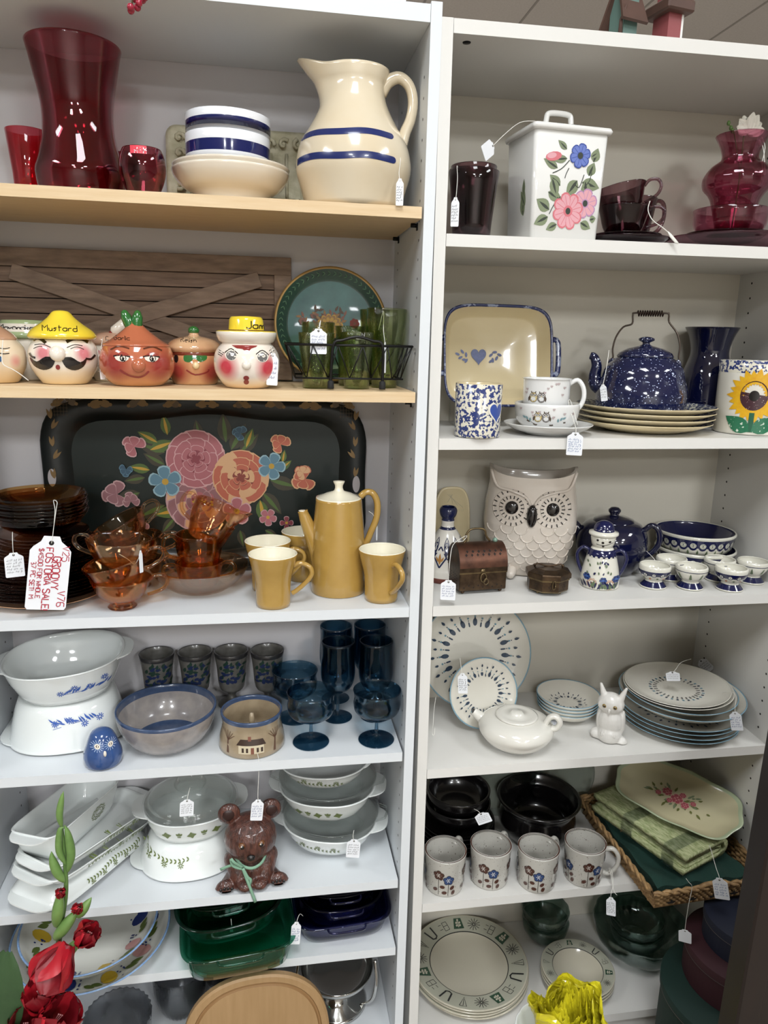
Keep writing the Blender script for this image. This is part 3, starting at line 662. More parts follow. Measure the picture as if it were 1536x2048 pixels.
# mustard
bl = blush('mustard_face', 'efe6d8', 'd9848a', .032, .052, (.02, .047), 'eed3a2', 0, .03)
j = Jar(132, .075, [(42, None), (50, 755), (62, 735), (66, 712), (62, 692), (50, 676), (44, 672)], 'face jar with yellow sombrero lid reading Mustard and a black moustache', bl)
j.line([(-52, 681), (-45, 676), (-36, 680), (-30, 686)], 6, BLK); j.line([(6, 683), (18, 677), (34, 677), (45, 683)], 6, BLK)
for sg, x0 in ((-1, -22), (1, 6)):
    j.line([(x0, 694), (x0+sg*14, 688), (x0+sg*28, 690)], 1.2, BLK); j.line([(x0+sg*6, 696), (x0+sg*18, 692), (x0+sg*30, 697)], 1, BLK)
for sg in (-1, 1): j.shape([(-10+sg*4, 714), (-10+sg*22, 712), (-10+sg*38, 722), (-10+sg*50+0, 714), (-10+sg*44, 730), (-10+sg*28, 738), (-10+sg*12, 732)], BLK)
j.line([(38, 715), (48, 716), (56, 708)], 4, BLK); j.line([(-50, 715), (-57, 712), (-60, 706)], 4, BLK)
j.nose(-11, 706, 15, FW); j.ell(-12, 732, 4, 5, CRD); j.done()
j.lid([(60, 678), (64, 672), (56, 660), (40, 648), (26, 636), (16, 624), (8, 621), (0, 620)], YEL, words='Mustard', h=11, dx=-34, py=662)
# garlic
bl = blush('garlic_face', 'b9694a', '9a3a33', .038, .035, (.034, .046), 'd9a06a', 0, .025)
j = Jar(277, .06, [(46, None), (58, 760), (70, 742), (72, 722), (69, 704), (62, 690), (54, 684)], 'face jar shaped like a garlic bulb in brown glaze with green sprouts', bl)
for sg, x0 in ((-1, -27), (1, 26)):
    j.ell(x0, 713, 13, 8, FW); j.ell(x0+2, 715, 6, 6.5, BLK); j.ell(x0+4, 712, 1.8, 1.8, FW); j.shape([(x0-14, 711), (x0, 702), (x0+14, 709), (x0, 710)], TERD, 2); j.line([(x0-15, 711), (x0, 709), (x0+15, 712)], 2.4, BLK)
    j.line([(x0-sg*14, 696), (x0+sg*4, 692), (x0+sg*20, 699)], 2.6, BRN)
j.line([(-32, 737), (-18, 747), (0, 751), (12, 747), (20, 739)], 3.4, CRD); j.nose(2, 728, 13, TER); j.done()
p = j.lid([(62, 693), (64, 689), (50, 681), (36, 670), (24, 660), (14, 650), (8, 640), (0, 636)], TER, words='Garlic', h=8, dx=-40, py=680)
for dx, yy in ((-14, 0), (4, -.004)):
    b = B(GRN); P0 = V((j.u(dx*.4), yy, j.s.z(665))); b.tube([P0, P0+V((j.u(dx*.3), 0, j.k*14)), P0+V((j.u(dx*.8), 0, j.k*30)), P0+V((j.u(dx), 0, j.k*40)), P0+V((j.u(dx), 0, j.k*43))], [9*j.k, 11*j.k, 10*j.k, 6*j.k, 1*j.k], 0, 10); b.build('sprout', j.t)
# relish
bl = blush('relish_face', 'c98f62', 'a5453c', .034, .022, (.03, .042), 'd6a878', 0, .02)
j = Jar(391, .125, [(42, None), (49, 752), (54, 735), (54, 722), (50, 710), (48, 706)], 'face jar with tan mushroom lid, green mask and green knob', bl)
j.shape([(-20, 711), (-10, 706), (2, 709), (14, 705), (22, 708), (22, 717), (10, 722), (0, 716), (-10, 723), (-20, 720)], GRN); j.line([(-16, 738), (0, 747), (22, 742), (26, 736)], 3, CRD); j.nose(2, 729, 7, FCR)
j.ell(-34, 716, 4, 8, BLK); j.ell(40, 722, 4, 7, BLK); j.done()
b = B(glz('relish_band', '7a3826')); b.lathe([(48*j.k, j.s.z(712)), (50*j.k, j.s.z(710)), (50*j.k, j.s.z(700)), (47*j.k, j.s.z(699))], 0, 40); b.build('hat_band', j.t)
j.lid([(50, 704), (54, 698), (53, 692), (44, 682), (30, 676), (12, 672), (9, 668), (8, 664), (0, 663)], glz('relish_lid', 'd9b48c', var=.6, vscale=18, col2='b07048'), words='Relish', h=8, dx=-24, py=684)
b = B(GRN); b.ball((0, 0, j.s.z(661)), 11*j.k, 0, 16, s3=(1, 1, .8)); b.build('knob', j.t)
# jam
bl = blush('jam_face', 'efe3d6', 'c8414e', .034, .036, (.027, .042), 'efcfa0', 0, .02)
j = Jar(495, .045, [(40, None), (50, 765), (62, 745), (65, 725), (62, 705), (52, 690), (44, 685)], 'face jar with yellow boater hat lid reading Jam and round rosy cheeks', bl)
for x0, y0 in ((-29, 709), (29, 711)):
    j.ell(x0, y0, 12, 11, FW); j.ell(x0, y0+1, 9.5, 9, glz('jar_grey', '6f6d6c')); j.ell(x0+2, y0-1, 3, 3, FW); j.line([(x0-12, y0-4), (x0, y0-12), (x0+12, y0-3)], 1.8, BLK)
for i in range(3): j.line([(-42-i*2, 706+i*3), (-52-i, 700+i*4)], 1.2, BLK, False); j.line([(42+i, 700+i*5), (50+i*2, 694+i*5)], 1.2, BLK, False)
j.shape([(-28, 690), (20, 690), (8, 696), (2, 704), (-8, 697), (-18, 696)], CRD, 2); j.ell(-2, 753, 5.5, 4.5, CRD); j.ell(-2, 761, 5, 5, CRD)
j.nose(-1, 728, 9, FW); j.done()
b = B(FW, YEL); q = lambda hw, py: (hw*j.k, j.s.z(py)); b.lathe([(0, j.s.z(688)), q(44, 689), q(54, 682), q(58, 672), q(59, 664), q(57, 662), q(52, 668), q(36, 668), q(35, 664), q(33, 640), q(30, 634), q(0, 632)], 0, 48, mats=[0, 0, 0, 0, 1, 1, 1, 1, 1, 1, 1]); b.lay = 40; b.mi(BLK)
b.text('Jam', j.u(0), j.s.z(657), 14*j.k, 1.8*j.k, fr([q(35, 664), q(33, 640)]), BLK, gap=.22); b.build('hat_lid', j.t)
b = B(BRN); b.lathe([q(35.5, 668), q(36, 666), q(35.6, 661), q(34.6, 660)], 0, 40); b.build('hat_band', j.t)
ptag(546, 712, 22, 58, .01, 'price tag resting against the cheek of the Jam face jar', lines=4, ang=rad(3), string=[(545, 700), (540, 690, .03)], seed=6)
# left partial cream head
bl = blush('onion_face', 'e6d2b6', 'd56f72', .036, .036, (.017, .046), 'e2c08c', 0, .03)
j = Jar(-4, .075, [(38, None), (44, 755), (54, 735), (57, 715), (54, 695), (42, 680), (38, 676)], 'cream face jar with pink cheek cut off by the left edge of the view', bl)
j.line([(2, 702), (12, 706), (24, 705)], 1.6, BLK); j.line([(0, 692), (14, 696), (26, 694)], 1.2, BLK); j.ell(6, 716, 5, 6, glz('jar_blue', '3d5f86')); j.done()
j.lid([(40, 680), (42, 676), (34, 666), (20, 656), (8, 648), (0, 645)], glz('onion_lid', 'c9a184', var=.5, vscale=20, col2='a87a5c'))
P = [hitY(x, y, Y) for x, y, Y in ((57, 761, .0), (40, 748, .002), (24, 738, .005), (6, 728, .008), (4, 705, .02), (6, 680, .03))]
b = B(STRING); b.tube(smooth(P, 4), .0007, 0, 6); tag(b.build('string'), 'white string trailing from the cream face jar at the left edge', 'string')
# mayonnaise jar behind
j = Jar(62, .18, [(46, None), (50, 745), (54, 720), (50, 690), (46, 676)], 'face jar with flat green and white lid reading Mayonnaise, behind the Mustard jar', FW)
j.shape([(18, 690), (30, 686), (38, 694), (30, 704), (20, 702)], FP); j.line([(6, 684), (16, 681), (24, 684)], 3, BLK); j.line([(20, 712), (30, 722), (44, 720)], 2, FP); j.done()
b = B(LTG, FW); q = lambda hw, py: (hw*j.k, j.s.z(py)); b.lathe([(0, j.s.z(677)), q(52, 677), q(54, 668), q(51, 664), q(49, 656), q(48, 648), q(46, 641), q(0, 639)], 0, 48, mats=[0, 0, 0, 1, 1, 0, 0]); b.lay = 30
b.mi(BLK); b.text('Mayonaise', j.u(-48), j.s.z(660), 10*j.k, 1.7*j.k, fr([q(49, 656), q(48, 648)]), BLK, gap=.12, jit=.06); b.build('lid', j.t)
# ketchup jar behind mustard and garlic
j = Jar(232, .185, [(38, None), (42, 748), (48, 720), (46, 700), (40, 688)], 'face jar with pale lid and red tipped white bottle, behind Mustard and Garlic', FW)
j.shape([(-30, 700), (-16, 704), (-14, 716), (-26, 722), (-36, 712)], FP); j.done()
j.lid([(42, 691), (46, 686), (44, 676), (32, 668), (20, 664), (0, 662)], glz('pale_lid', 'd9b79c', var=.5, vscale=20, col2='a87058'), words='C', h=7, dx=-14, py=680)
b = B(FW, CRD); a_ = V((j.u(-24), -.02, j.s.z(686))); c_ = V((j.u(30), -.02, j.s.z(640))); d_ = c_-a_
b.tube([a_, a_+d_*.3], [1.2*j.k, 2.5*j.k], 0, 10); b.tube([a_+d_*.22, a_+d_*.34, a_+d_*.46], [5*j.k, 6*j.k, 7*j.k], 1, 10); b.tube([a_+d_*.4, a_+d_*.5, a_+d_*.9, c_], [5*j.k, 11*j.k, 11*j.k, 4*j.k], 0, 14); b.build('bottle_ornament', j.t)
ptag(202, 706, 9, 52, .045, 'narrow price tag on edge between the Mustard and Garlic jars', lines=3, turn=.4, string=[(203, 690), (206, 675, .1)], ink=BINK, seed=8)
ptag(64, 706, 8, 50, .15, 'narrow price tag beside the Mayonnaise jar behind the Mustard jar', lines=2, turn=.5, string=[(66, 695), (70, 684, .16)], ink=BINK, seed=9)
# ================================================================ LEFT CASE, third shelf: tole tray, amber glass, mustard coffee set
BKT = M('black_green_enamel', '151d1b', .38, spec=.25, coat=.1, var=.5, vscale=4, col2='1a2823'); BKR_ = M('black_enamel_rim', '0f1514', .35, spec=.3, coat=.15); GLD = M('antique_gold_paint', '7d6238', .5, metal=.2); GLF = M('faint_gold_paint', '5c4a30', .5)
zf = zs('L3', -.5)+.004; A_ = hitY(82, 930, .25); C_ = hitY(733, 930, .25)
tr = Pl(((A_.x+C_.x)/2, .234, zf), rad(-3.6), 0); hw = (C_.x-A_.x)/2; top = tr.uv(400, 790)[1]; top = min(top, (ZS['L2']-.0185-zf)/cos(rad(4.5))-.006)
t = T('tole_tray', 'large black tole tray painted with roses, leaning behind the amber glass and mustard pot', 'tray', tr.O, tr.rot)
def outline(w, h0, h1, amp, y, n=96, ins=0):
    """scalloped rounded rectangle"""
    o = []; cz = (h0+h1)/2; hh = (h1-h0)/2
    for i in range(n):
        a = 2*pi*i/n; c, s_ = cos(a), sin(a); q = (abs(c)**5+abs(s_)**5)**(-1/5); x, z = c*q*w, s_*q*hh
        if abs(s_) > abs(c)*hh/w: z += amp*(cos(x/w*pi*2)-.3)*(1 if z > 0 else -1)
        else: x += amp*.7*(cos(z/hh*pi)-.2)*(1 if x > 0 else -1)*-1
        o.append((x, y, cz+z))
    return o
b = B(BKR_, BKT); am = .006
R = [outline(hw, .007, top, am, .006), outline(hw, .007, top, am, .0), outline(hw-.004, .011, top-.004, am, -.003), outline(hw-.036, .03, top-.03, am, -.002), outline(hw-.052, .042, top-.040, am, .010), outline(hw-.056, .046, top-.044, am, .0125)]
b.rings(R, 0); b.add([p for p in R[-1]], [tuple(range(len(R[-1])))], 1, False); b.rings([R[-1], R[0]], 0); b.build('tray_body', t)
PK = M('rose_pink', 'b56a72', .5); PKL = M('rose_pink_light', 'dcaeb0', .5); PKD = M('rose_dark', '8e3a46', .5); CO = M('rose_coral', 'c4674e', .5); COL_ = M('rose_coral_light', 'e3b487', .5); COD = M('rose_coral_dark', '8c3a2c', .5)
BL = M('flower_blue', '5f8aa0', .5); BLL = M('flower_blue_light', '9cc0cc', .5); BLD = M('flower_blue_dark', '34566e', .5); YC = M('flower_yellow', 'c9a032', .5); LF = M('leaf_green', '4f6a2a', .5); LFD = M('leaf_brown', '3a3420', .5); MV = M('mauve_light', 'c9a3a4', .5); MVD = M('mauve', '9a6a70', .5)
b = B(BKT); mp = lambda u, v, e: (u, .0118-e, v)
k = proj(tr.O+V((0, .05, .2)))[2]/F
def F_(px, py): return tr.uv(px, py, off=-.012)
Rn = random.Random(7)
for px, py, L, a, m_ in ((330, 905, 55, 160, LFD), (300, 900, 50, 20, LF), (335, 870, 40, 100, LF), (315, 885, 42, 150, LF), (400, 880, 40, 100, LFD), (452, 885, 58, 95, LFD), (462, 900, 60, 60, LFD), (480, 905, 52, 45, LFD), (492, 895, 40, 70, LF), (280, 985, 55, 200, LFD), (330, 1010, 60, 205, LFD), (360, 1020, 50, 190, LF), (525, 985, 58, -50, LFD), (540, 960, 60, -15, LFD), (520, 1000, 50, -80, LF), (300, 940, 40, 170, LF), (350, 1035, 40, 230, LFD), (480, 1060, 36, -80, LFD), (530, 1060, 30, -30, LFD), (560, 940, 30, 40, LF), (565, 925, 26, 80, LF), (330, 930, 46, 150, LFD), (290, 955, 40, 190, LFD)):
    u, v = F_(px, py); b.leaf(u, v, rad(a), L*k, L*k*.24, mp, m_); b.leaf(u, v, rad(a), L*k*.92, L*k*.07, mp, LF if m_ is LFD else YC)
def rose(px, py, r, c, l, d, rows=((1, 8), (.74, 7), (.48, 5), (.28, 4))):
    u, v = F_(px, py); r *= k
    for i, (f, n) in enumerate(rows):
        for j in range(n):
            a = 2*pi*j/n+i*.7; q = r*f; uu, vv = u+q*.18*cos(a), v+q*.18*sin(a)
            b.petal(uu, vv, a, q*.88, q*.5, mp, l); b.petal(uu, vv, a, q*.84, q*.46, mp, c if (j+i) % 3 else PK if c is PK else COL_)
            b.petal(uu, vv, a, q*.5, q*.26, mp, d)
    b.ell(u, v, r*.13, r*.13, mp, d)
rose(398, 1000, 60, MVD, MV, PK, ((1, 12), (.72, 10), (.4, 6))); u, v = F_(405, 1003)
for i in range(40): b.ell(u+Rn.uniform(-20, 20)*k, v+Rn.uniform(-8, 8)*k, 2.6*k, 2.2*k, mp, Rn.choice([YC, COD, YC]))
rose(392, 918, 54, PK, PKL, PKD); rose(482, 955, 52, CO, COL_, COD)
def fl(px, py, r, n, c, l, d=YC, rot=0): u, v = F_(px, py); flower(b, u, v, r*k, n, mp, c, l, d, rot, cr=.2, w=.62)
fl(331, 963, 32, 5, BL, BLL, rot=.4); fl(543, 932, 28, 5, BL, BLL, rot=1.2); fl(474, 1022, 29, 5, PK, PKL, rot=.3); fl(536, 1034, 18, 5, PK, MV, rot=1); fl(573, 1045, 14, 4, PKD, MV)
def bud(px, py, r, c, l, a): 
    u, v = F_(px, py)
    for da, f in ((0, 1), (2.1, .95), (4.0, .9), (1, .8), (3, .7)): b.petal(u, v, a+da, r*k*f, r*k*.42, mp, l); b.petal(u, v, a+da, r*k*f*.9, r*k*.35, mp, c)
bud(268, 892, 24, PK, PKL, .4); bud(232, 988, 28, MVD, MV, 1.2); bud(262, 1000, 18, MVD, MV, -.3); bud(560, 887, 22, CO, COL_, .3); bud(608, 958, 28, CO, COL_, 1.5); bud(605, 945, 18, COL_, CO, .5)
bud(253, 940, 14, BLD, BL, 2.5); bud(480, 866, 16, BLD, BL, .8); bud(285, 1052, 14, MVD, MV, 0)
b.build('painted_flowers', t)
b = B(GLD, GLF); mq = lambda u, v, e: (u, -.0035-e, v)
for sg in (-1, 1):
    for (x, z, a, L) in ((.02, -.010, 2.9, .03), (.055, -.011, .4, .03), (.085, -.012, 2.7, .026), (.12, -.01, .5, .032), (.155, -.013, 2.6, .03), (.19, -.011, .3, .03), (.23, -.012, 2.9, .034), (.255, -.010, .5, .026), (.30, -.012, 2.6, .03)):
        if x < hw-.03:
            for q in (0, .35, -.35): b.leaf(sg*x, top-am*.2+z-.010, (a+q) if sg > 0 else pi-a-q, L*(1-abs(q)), L*.14, mq, 0 if (x*100) % 2 < 1.3 else 1)
            b.ell(sg*x, top+z-.010, .0035, .0035, mq, 0)
    for z, a in ((.03, 1.2), (.05, 1.9), (.085, 1.3), (.11, 2.0), (.15, 1.2)):
        for q in (0, .4): b.leaf(sg*(hw-.026), top-z-.02, a+q if sg > 0 else pi-a-q, .022, .003, mq, 0)
    for i in range(5): x0 = sg*(hw-.045); b.line([(x0-.012+i*.006, top-.045), (x0-.012+i*.006, top-.012)], .0005, mq, 1); b.line([(x0-.014, top-.042+i*.007), (x0+.014, top-.042+i*.007)], .0005, mq, 1)
b.build('gold_border_painting', t)
for sg in (-1, 1):
    px = 105 if sg < 0 else 712; u, v = tr.uv(px, 955 if sg < 0 else 968)
    b = B(M('handle_slot_grey', 'b9b3b4', .6)); b.ell(u, v, .008, .018, mq, 0, n=20); b.build('handle_slot', t)
# amber dinner stack
AM = glass('amber_glass', 'cc8a3c', .3); AMD = glass('dark_amber_glass', '8a4a2a', .3); AMR = glass('amber_rose_glass', 'a8663a', .3)
ga = 'stack of amber glass dinnerware'
sA = Spot('L3', 42, Y=.126); sA.c.x = -.711; k = .000705
def disc(name, label, z, r, h, mat, foot=.6, t=.002, seg=56, cat='plate', nf=0):
    p = [(r*foot, 0), (r*foot*1.05, .001), (r*.82, h*.45), (r, h)]; b = B(mat); b.lathe(cup(p, t), 0, seg, nf=nf, flute=.015)
    return tag(b.build(name, loc=(sA.c.x, sA.c.y, sA.c.z+z)), label, cat, ga)
disc('plate', 'pinkish wooden-toned platter under the amber glass plate stack', 0, 163*k, .012, M('peach_plate', 'cfa27c', .3, coat=.3), .7)
z = .0125; rs = [160]*6+[152]*5+[132]*4
zA = [sA.z(py) for py in (1210, 1120)]
n = len(rs); pos = ('lowest', 'second', 'third', 'fourth', 'fifth', 'sixth', 'seventh', 'eighth', 'ninth', 'tenth', 'eleventh', 'twelfth', 'thirteenth', 'fourteenth', 'fifteenth')
for i, r in enumerate(rs):
    disc('plate', '%s amber glass plate counting up the tall amber stack' % pos[i], z, (r+(i % 3)*1.5)*k, .0075, AMD if i < 11 else AMR); z += .0062
for i in range(3):
    disc('saucer', '%s amber glass saucer in the tall stack, between plates and bowls' % pos[i], z, 118*k, .0075, AMR, cat='saucer'); z += .0062
zt = sA.z(985); n = 7; st = (zt-.03-z)/(n)
for i in range(n):
    disc('bowl', '%s of the amber glass bowls at the top of the tall stack' % ('lowest', 'second', 'third', 'fourth', 'fifth', 'next to topmost', 'topmost')[i], z, (118-(i == n-1)*2+(i % 2)*3)*k, .036, AMR if i < n-1 else AM, .5, cat='bowl', nf=10); z += st
ptag(103, 1086, 76, 140, -.003, 'large white sale tag lettered in red marker on the amber glass stack', ang=rad(9), blank=True, string=[(105, 1075), (108, 1050, .0), (113, 1015, .002), (114, 1004, .004), (107, 1001, .004), (110, 1020, .002), (108, 1050, .0)], ink=RINK)
big = [o for o in COL.objects if o.get('label', '').startswith('large white sale')][0]
cardo = [c for c in kids(big) if c.name.startswith('card')][0]
kk = proj(big.location)[2]/F; w, h = 76*kk/2, 140*kk; b = B(RINK); mp = lambda u, v, e: (u, -.0005-e, v)
def vt(s_, x, y, hh, w_): b.text(s_, x*kk, -y*kk, hh*kk, w_*kk, mp, 0, ang=-pi/2, gap=.18, jit=.05)
vt('V25', 22, 6, 13, 1.5); vt('GROOVY', 6, 28, 14, 2.2); vt('V76', 20, 100, 14, 1.7)
vt('FOSTORIA SALE!', -8, 10, 13, 2.0); vt('$45.00 FOR WHOLE', -21, 12, 8.5, 1.4); vt('37 PC SET!  M', -33, 40, 8.5, 1.4)
b.build('marker_lettering', big)
ptag(27, 1110, 35, 46, -.002, 'small shaped price tag hanging in front of the amber plate stack', lines=5, ink=BINK, string=[(26, 1100), (25, 1080), (25, 1064, .01)], seed=12)
# pink-amber cups
PA = glass('peach_glass', 'f4c48c', .35); PAR = glass('peach_amber_glass', 'e8964a', .35)
def gcup(sp, prof, label, mat=PA, hs=((1, 0),), rot=(0, 0, 0), foot=True, hh=.6, name='cup', spout=0, grp='peach glass tea cups', hr=.0035):
    k = sp.mpp(); t = T(name, label, name.replace('_', ' '), sp.c, (rot[0], rot[1], sp.face+rot[2]), grp); b = B(mat); H = prof[-1][1]; rt_ = prof[-1][0]; R = []
    for r, z in cup(prof, .002):
        ring = []; q = max(0, (z/H-.6)/.4)
        for i in range(48):
            a = 2*pi*i/48; d = abs(((a+pi) % (2*pi))-pi); rr_ = r*(1+spout*math.exp(-(d/.3)**2)*q)*(1+.012*cos(a*8)); ring.append((rr_*cos(a), rr_*sin(a), z+spout*.3*rt_*math.exp(-(d/.3)**2)*q))
        R.append(ring)
    b.rings(R, 0); b.build('cup_body', t)
    for sg, ya in hs:
        b = B(mat); q = rt_*.92; P = [(q*sg, 0, H*.86), (q*sg+sg*rt_*.22, 0, H*1.0), (q*sg+sg*rt_*.52, 0, H*.95), (q*sg+sg*rt_*.6, 0, H*.72), (q*sg+sg*rt_*.4, 0, H*.48), (q*sg*.86+sg*rt_*.05, 0, H*.34)]
        b.tube([Matrix.Rotation(ya, 3, 'Z') @ p for p in smooth(P, 5)], hr, 0, 8, flat=1.3); b.build('handle', t)
    return t
s = Spot('L3', 246, 1222, 27); k = s.mpp()
cp = [(27*k, 0), (28*k, .002), (22*k, .007), (24*k, .012), (42*k, .022), (50*k, .035), (57*k, .052), (58*k, .055)]
cpn = sm2([(15*k, 0), (24*k, .001), (44*k, .014), (54*k, .032), (62*k, .052)], 3)
gcup(s, cp, 'peach glass tea cup with round foot at the bottom of the left stack', PAR)
s.c.z = zs('L3', s.c.x)
s2 = Spot('L3', 245, Y=s.c.y, dz=.040); gcup(s2, cpn, 'peach glass tea cup, second in the left cup stack, handle to the right', PAR, rot=(0, rad(-14), 0))
s3 = Spot('L3', 238, Y=s.c.y, dz=.078); gcup(s3, cpn, 'peach glass tea cup on top of the left stack with handle to the left', PA, hs=((-1, -.5),), rot=(0, rad(3), 0))
s4 = Spot('L3', 262, Y=.17, dz=.085); gcup(s4, cpn, 'tilted peach glass tea cup behind the left cup stack', PA, hs=((1, .3),), rot=(0, rad(-28), 0))
s5 = Spot('L3', 276, Y=.16); gcup(s5, cp, 'peach glass tea cup with foot standing behind the front cup stack', PA, hs=((1, 0),))
s5 = Spot('L3', 276, Y=.165, dz=.047); gcup(s5, cpn, 'peach glass tea cup nested in the rear cup behind the front stack', PA, hs=((1, -.2),), rot=(0, rad(-8), 0))
ptag(281, 1105, 9, 42, .0, 'thin white tag caught between the peach glass cups', lines=0, blank=True, turn=.8, string=[(270, 1128, .01), (255, 1118, .015), (238, 1108, .02)])
# amber bowl with sugar and creamer
s = Spot('L3', 402, 1192, 52); k = s.mpp()
p = sm2([(50*k, 0), (54*k, .001), (70*k, .012), (86*k, .03), (96*k, .048)], 3)
b = B(glass('peach_bowl_glass', 'e6c8a8', .35)); b.lathe(cup(p, .0025), 0, 60, nf=12, flute=.02); tag(b.build('glass_bowl', loc=s.c, rot=(0, 0, s.face+.2)), 'flared peach glass bowl holding the amber sugar and creamer', 'bowl')
AMB = glass('bright_amber_glass', 'dc8226', .35)
s2 = Spot('L3', 400, Y=s.c.y, dz=.0065); q = sm2([(28*k, 0), (36*k, .003), (41*k, .02), (46*k, .045), (47*k, s2.z(1122))], 3)
gcup(s2, q, 'amber glass sugar bowl with two handles standing in the peach bowl', AMB, hs=((1, -.3), (-1, .3)), name='sugar_bowl', grp='amber sugar and creamers')
s3 = Spot('L3', 400, Y=s.c.y, dz=.0065+s2.z(1122)-.018); q = sm2([(24*k, 0), (33*k, .003), (38*k, .02), (44*k, .045), (45*k, s3.z(1067))], 3)
gcup(s3, q, 'amber glass creamer with spout to the right on the sugar bowl', AMB, hs=((-1, .2),), name='creamer', spout=.55, grp='amber sugar and creamers')
s4 = Spot('L3', 408, Y=s.c.y+.004, dz=.0065+s2.z(1122)+s3.z(1067)-.03); gcup(s4, q, 'clear peach glass creamer tilted on top, spout to the right', PA, hs=((-1, -.2),), rot=(0, rad(24), 0), name='creamer', spout=.5, grp='amber sugar and creamers')
# mustard coffee service
MU = M('mustard_glaze', 'b3904a', .14, coat=.6, var=.3, vscale=60, col2='aa8642'); MUI = M('cream_inside', 'f2ecd6', .12, coat=.5)
def mmug(cx, yf, top, hwb, hwt, label, ha=0, k='L3'):
    s = Spot(k, cx, yf, hwb, ymax=.185); p = sm2(s.prof([(hwb, None), (hwb+.5, yf-30), (hwb+2, yf-60), (hwb+(hwt-hwb)*.55, top+28), (hwt-.6, top+5), (hwt, top)]), 2)
    t = T('mug', label, 'mug', s.c, (0, 0, s.face+ha), 'mustard coffee mugs'); c = cup(p, .003); b = B(MU, MUI); n = len(p); b.lathe(c, 0, 48, mats=[0]*n+[1]*(len(c)-1-n)); b.build('cup_body', t)
    H = p[-1][1]; r = p[-1][0]; b = B(MU); b.tube(smooth([(r*.82, 0, H*.76), (r*1.12, 0, H*.82), (r*1.5, 0, H*.74), (r*1.58, 0, H*.6), (r*1.35, 0, H*.44), (r*.98, 0, H*.28), (r*.78, 0, H*.22)], 5), [.0045]*31, 0, 10, flat=1.2); b.build('handle', t)
mmug(547, 1220, 1107, 34, 49, 'mustard mug with cream inside at the front left of the coffee set', ha=-.1)
mmug(537, 1186, 1081, 32, 46, 'mustard mug behind the front left one', ha=.0)
mmug(604, 1150, 1062, 30, 43, 'mustard mug farthest back, behind the spout of the coffee pot', ha=0)
mmug(762, 1208, 1098, 33, 47, 'mustard mug at the right end of the coffee set', ha=-1.0)
s = Spot('L3', 676, 1197, 53); k = s.mpp(); p = s.prof([(53, None), (54, 1180), (54, 1130), (51, 1060), (47, 1010), (46, 996)]); H = p[-1][1]
t = T('coffee_pot', 'tall mustard coffee pot with cream lid and straight spout', 'coffee pot', s.c, (0, 0, s.face)); b = B(MU, MUI); b.lathe([(0, 0)]+sm2(p, 2)+[(p[-1][0]-.003, H+.001), (p[-1][0]-.004, H-.004), (0, H-.004)], 0, 56); b.build('body', t)
b = B(MUI); r = p[-1][0]-.0045; b.lathe([(0, H-.003), (r+.0035, H-.001), (r+.004, H+.002), (r, H+.002), (r*.6, H+.010), (r*.28, H+.014), (9*k, H+.016), (7.5*k, H+.021), (8*k, H+.026), (11*k, H+.032), (11*k, H+.034), (0, H+.035)], 0, 40); b.build('lid', t)
b = B(MU, MUI); P = hp(s, [(-25, 1145), (-35, 1110), (-52, 1070), (-66, 1035), (-70, 1022)]); b.tube(smooth(P, 4), [.026, .025, .024, .023, .0215, .0195, .018, .0165, .0155, .0145, .0135, .0125, .0115, .0105, .010, .010, .0102], 0, 14, flat=.9); q = P[-1]; b.ball(q, .0085, 1, 12, s3=(1, 1, .2)); b.build('spout', t)
b = B(MU); b.tube(smooth(hp(s, [(42, 993), (52, 984), (66, 986), (75, 1005), (74, 1035), (64, 1062), (55, 1085), (48, 1092)]), 4), .0066, 0, 10); b.build('handle', t)
ptag(754, 1052, 4, 30, .1, 'tiny string tag on the handle of the mustard coffee pot', lines=0, blank=True, turn=1.1, string=[(752, 1040), (745, 1028, .095), (738, 1023, .09)])
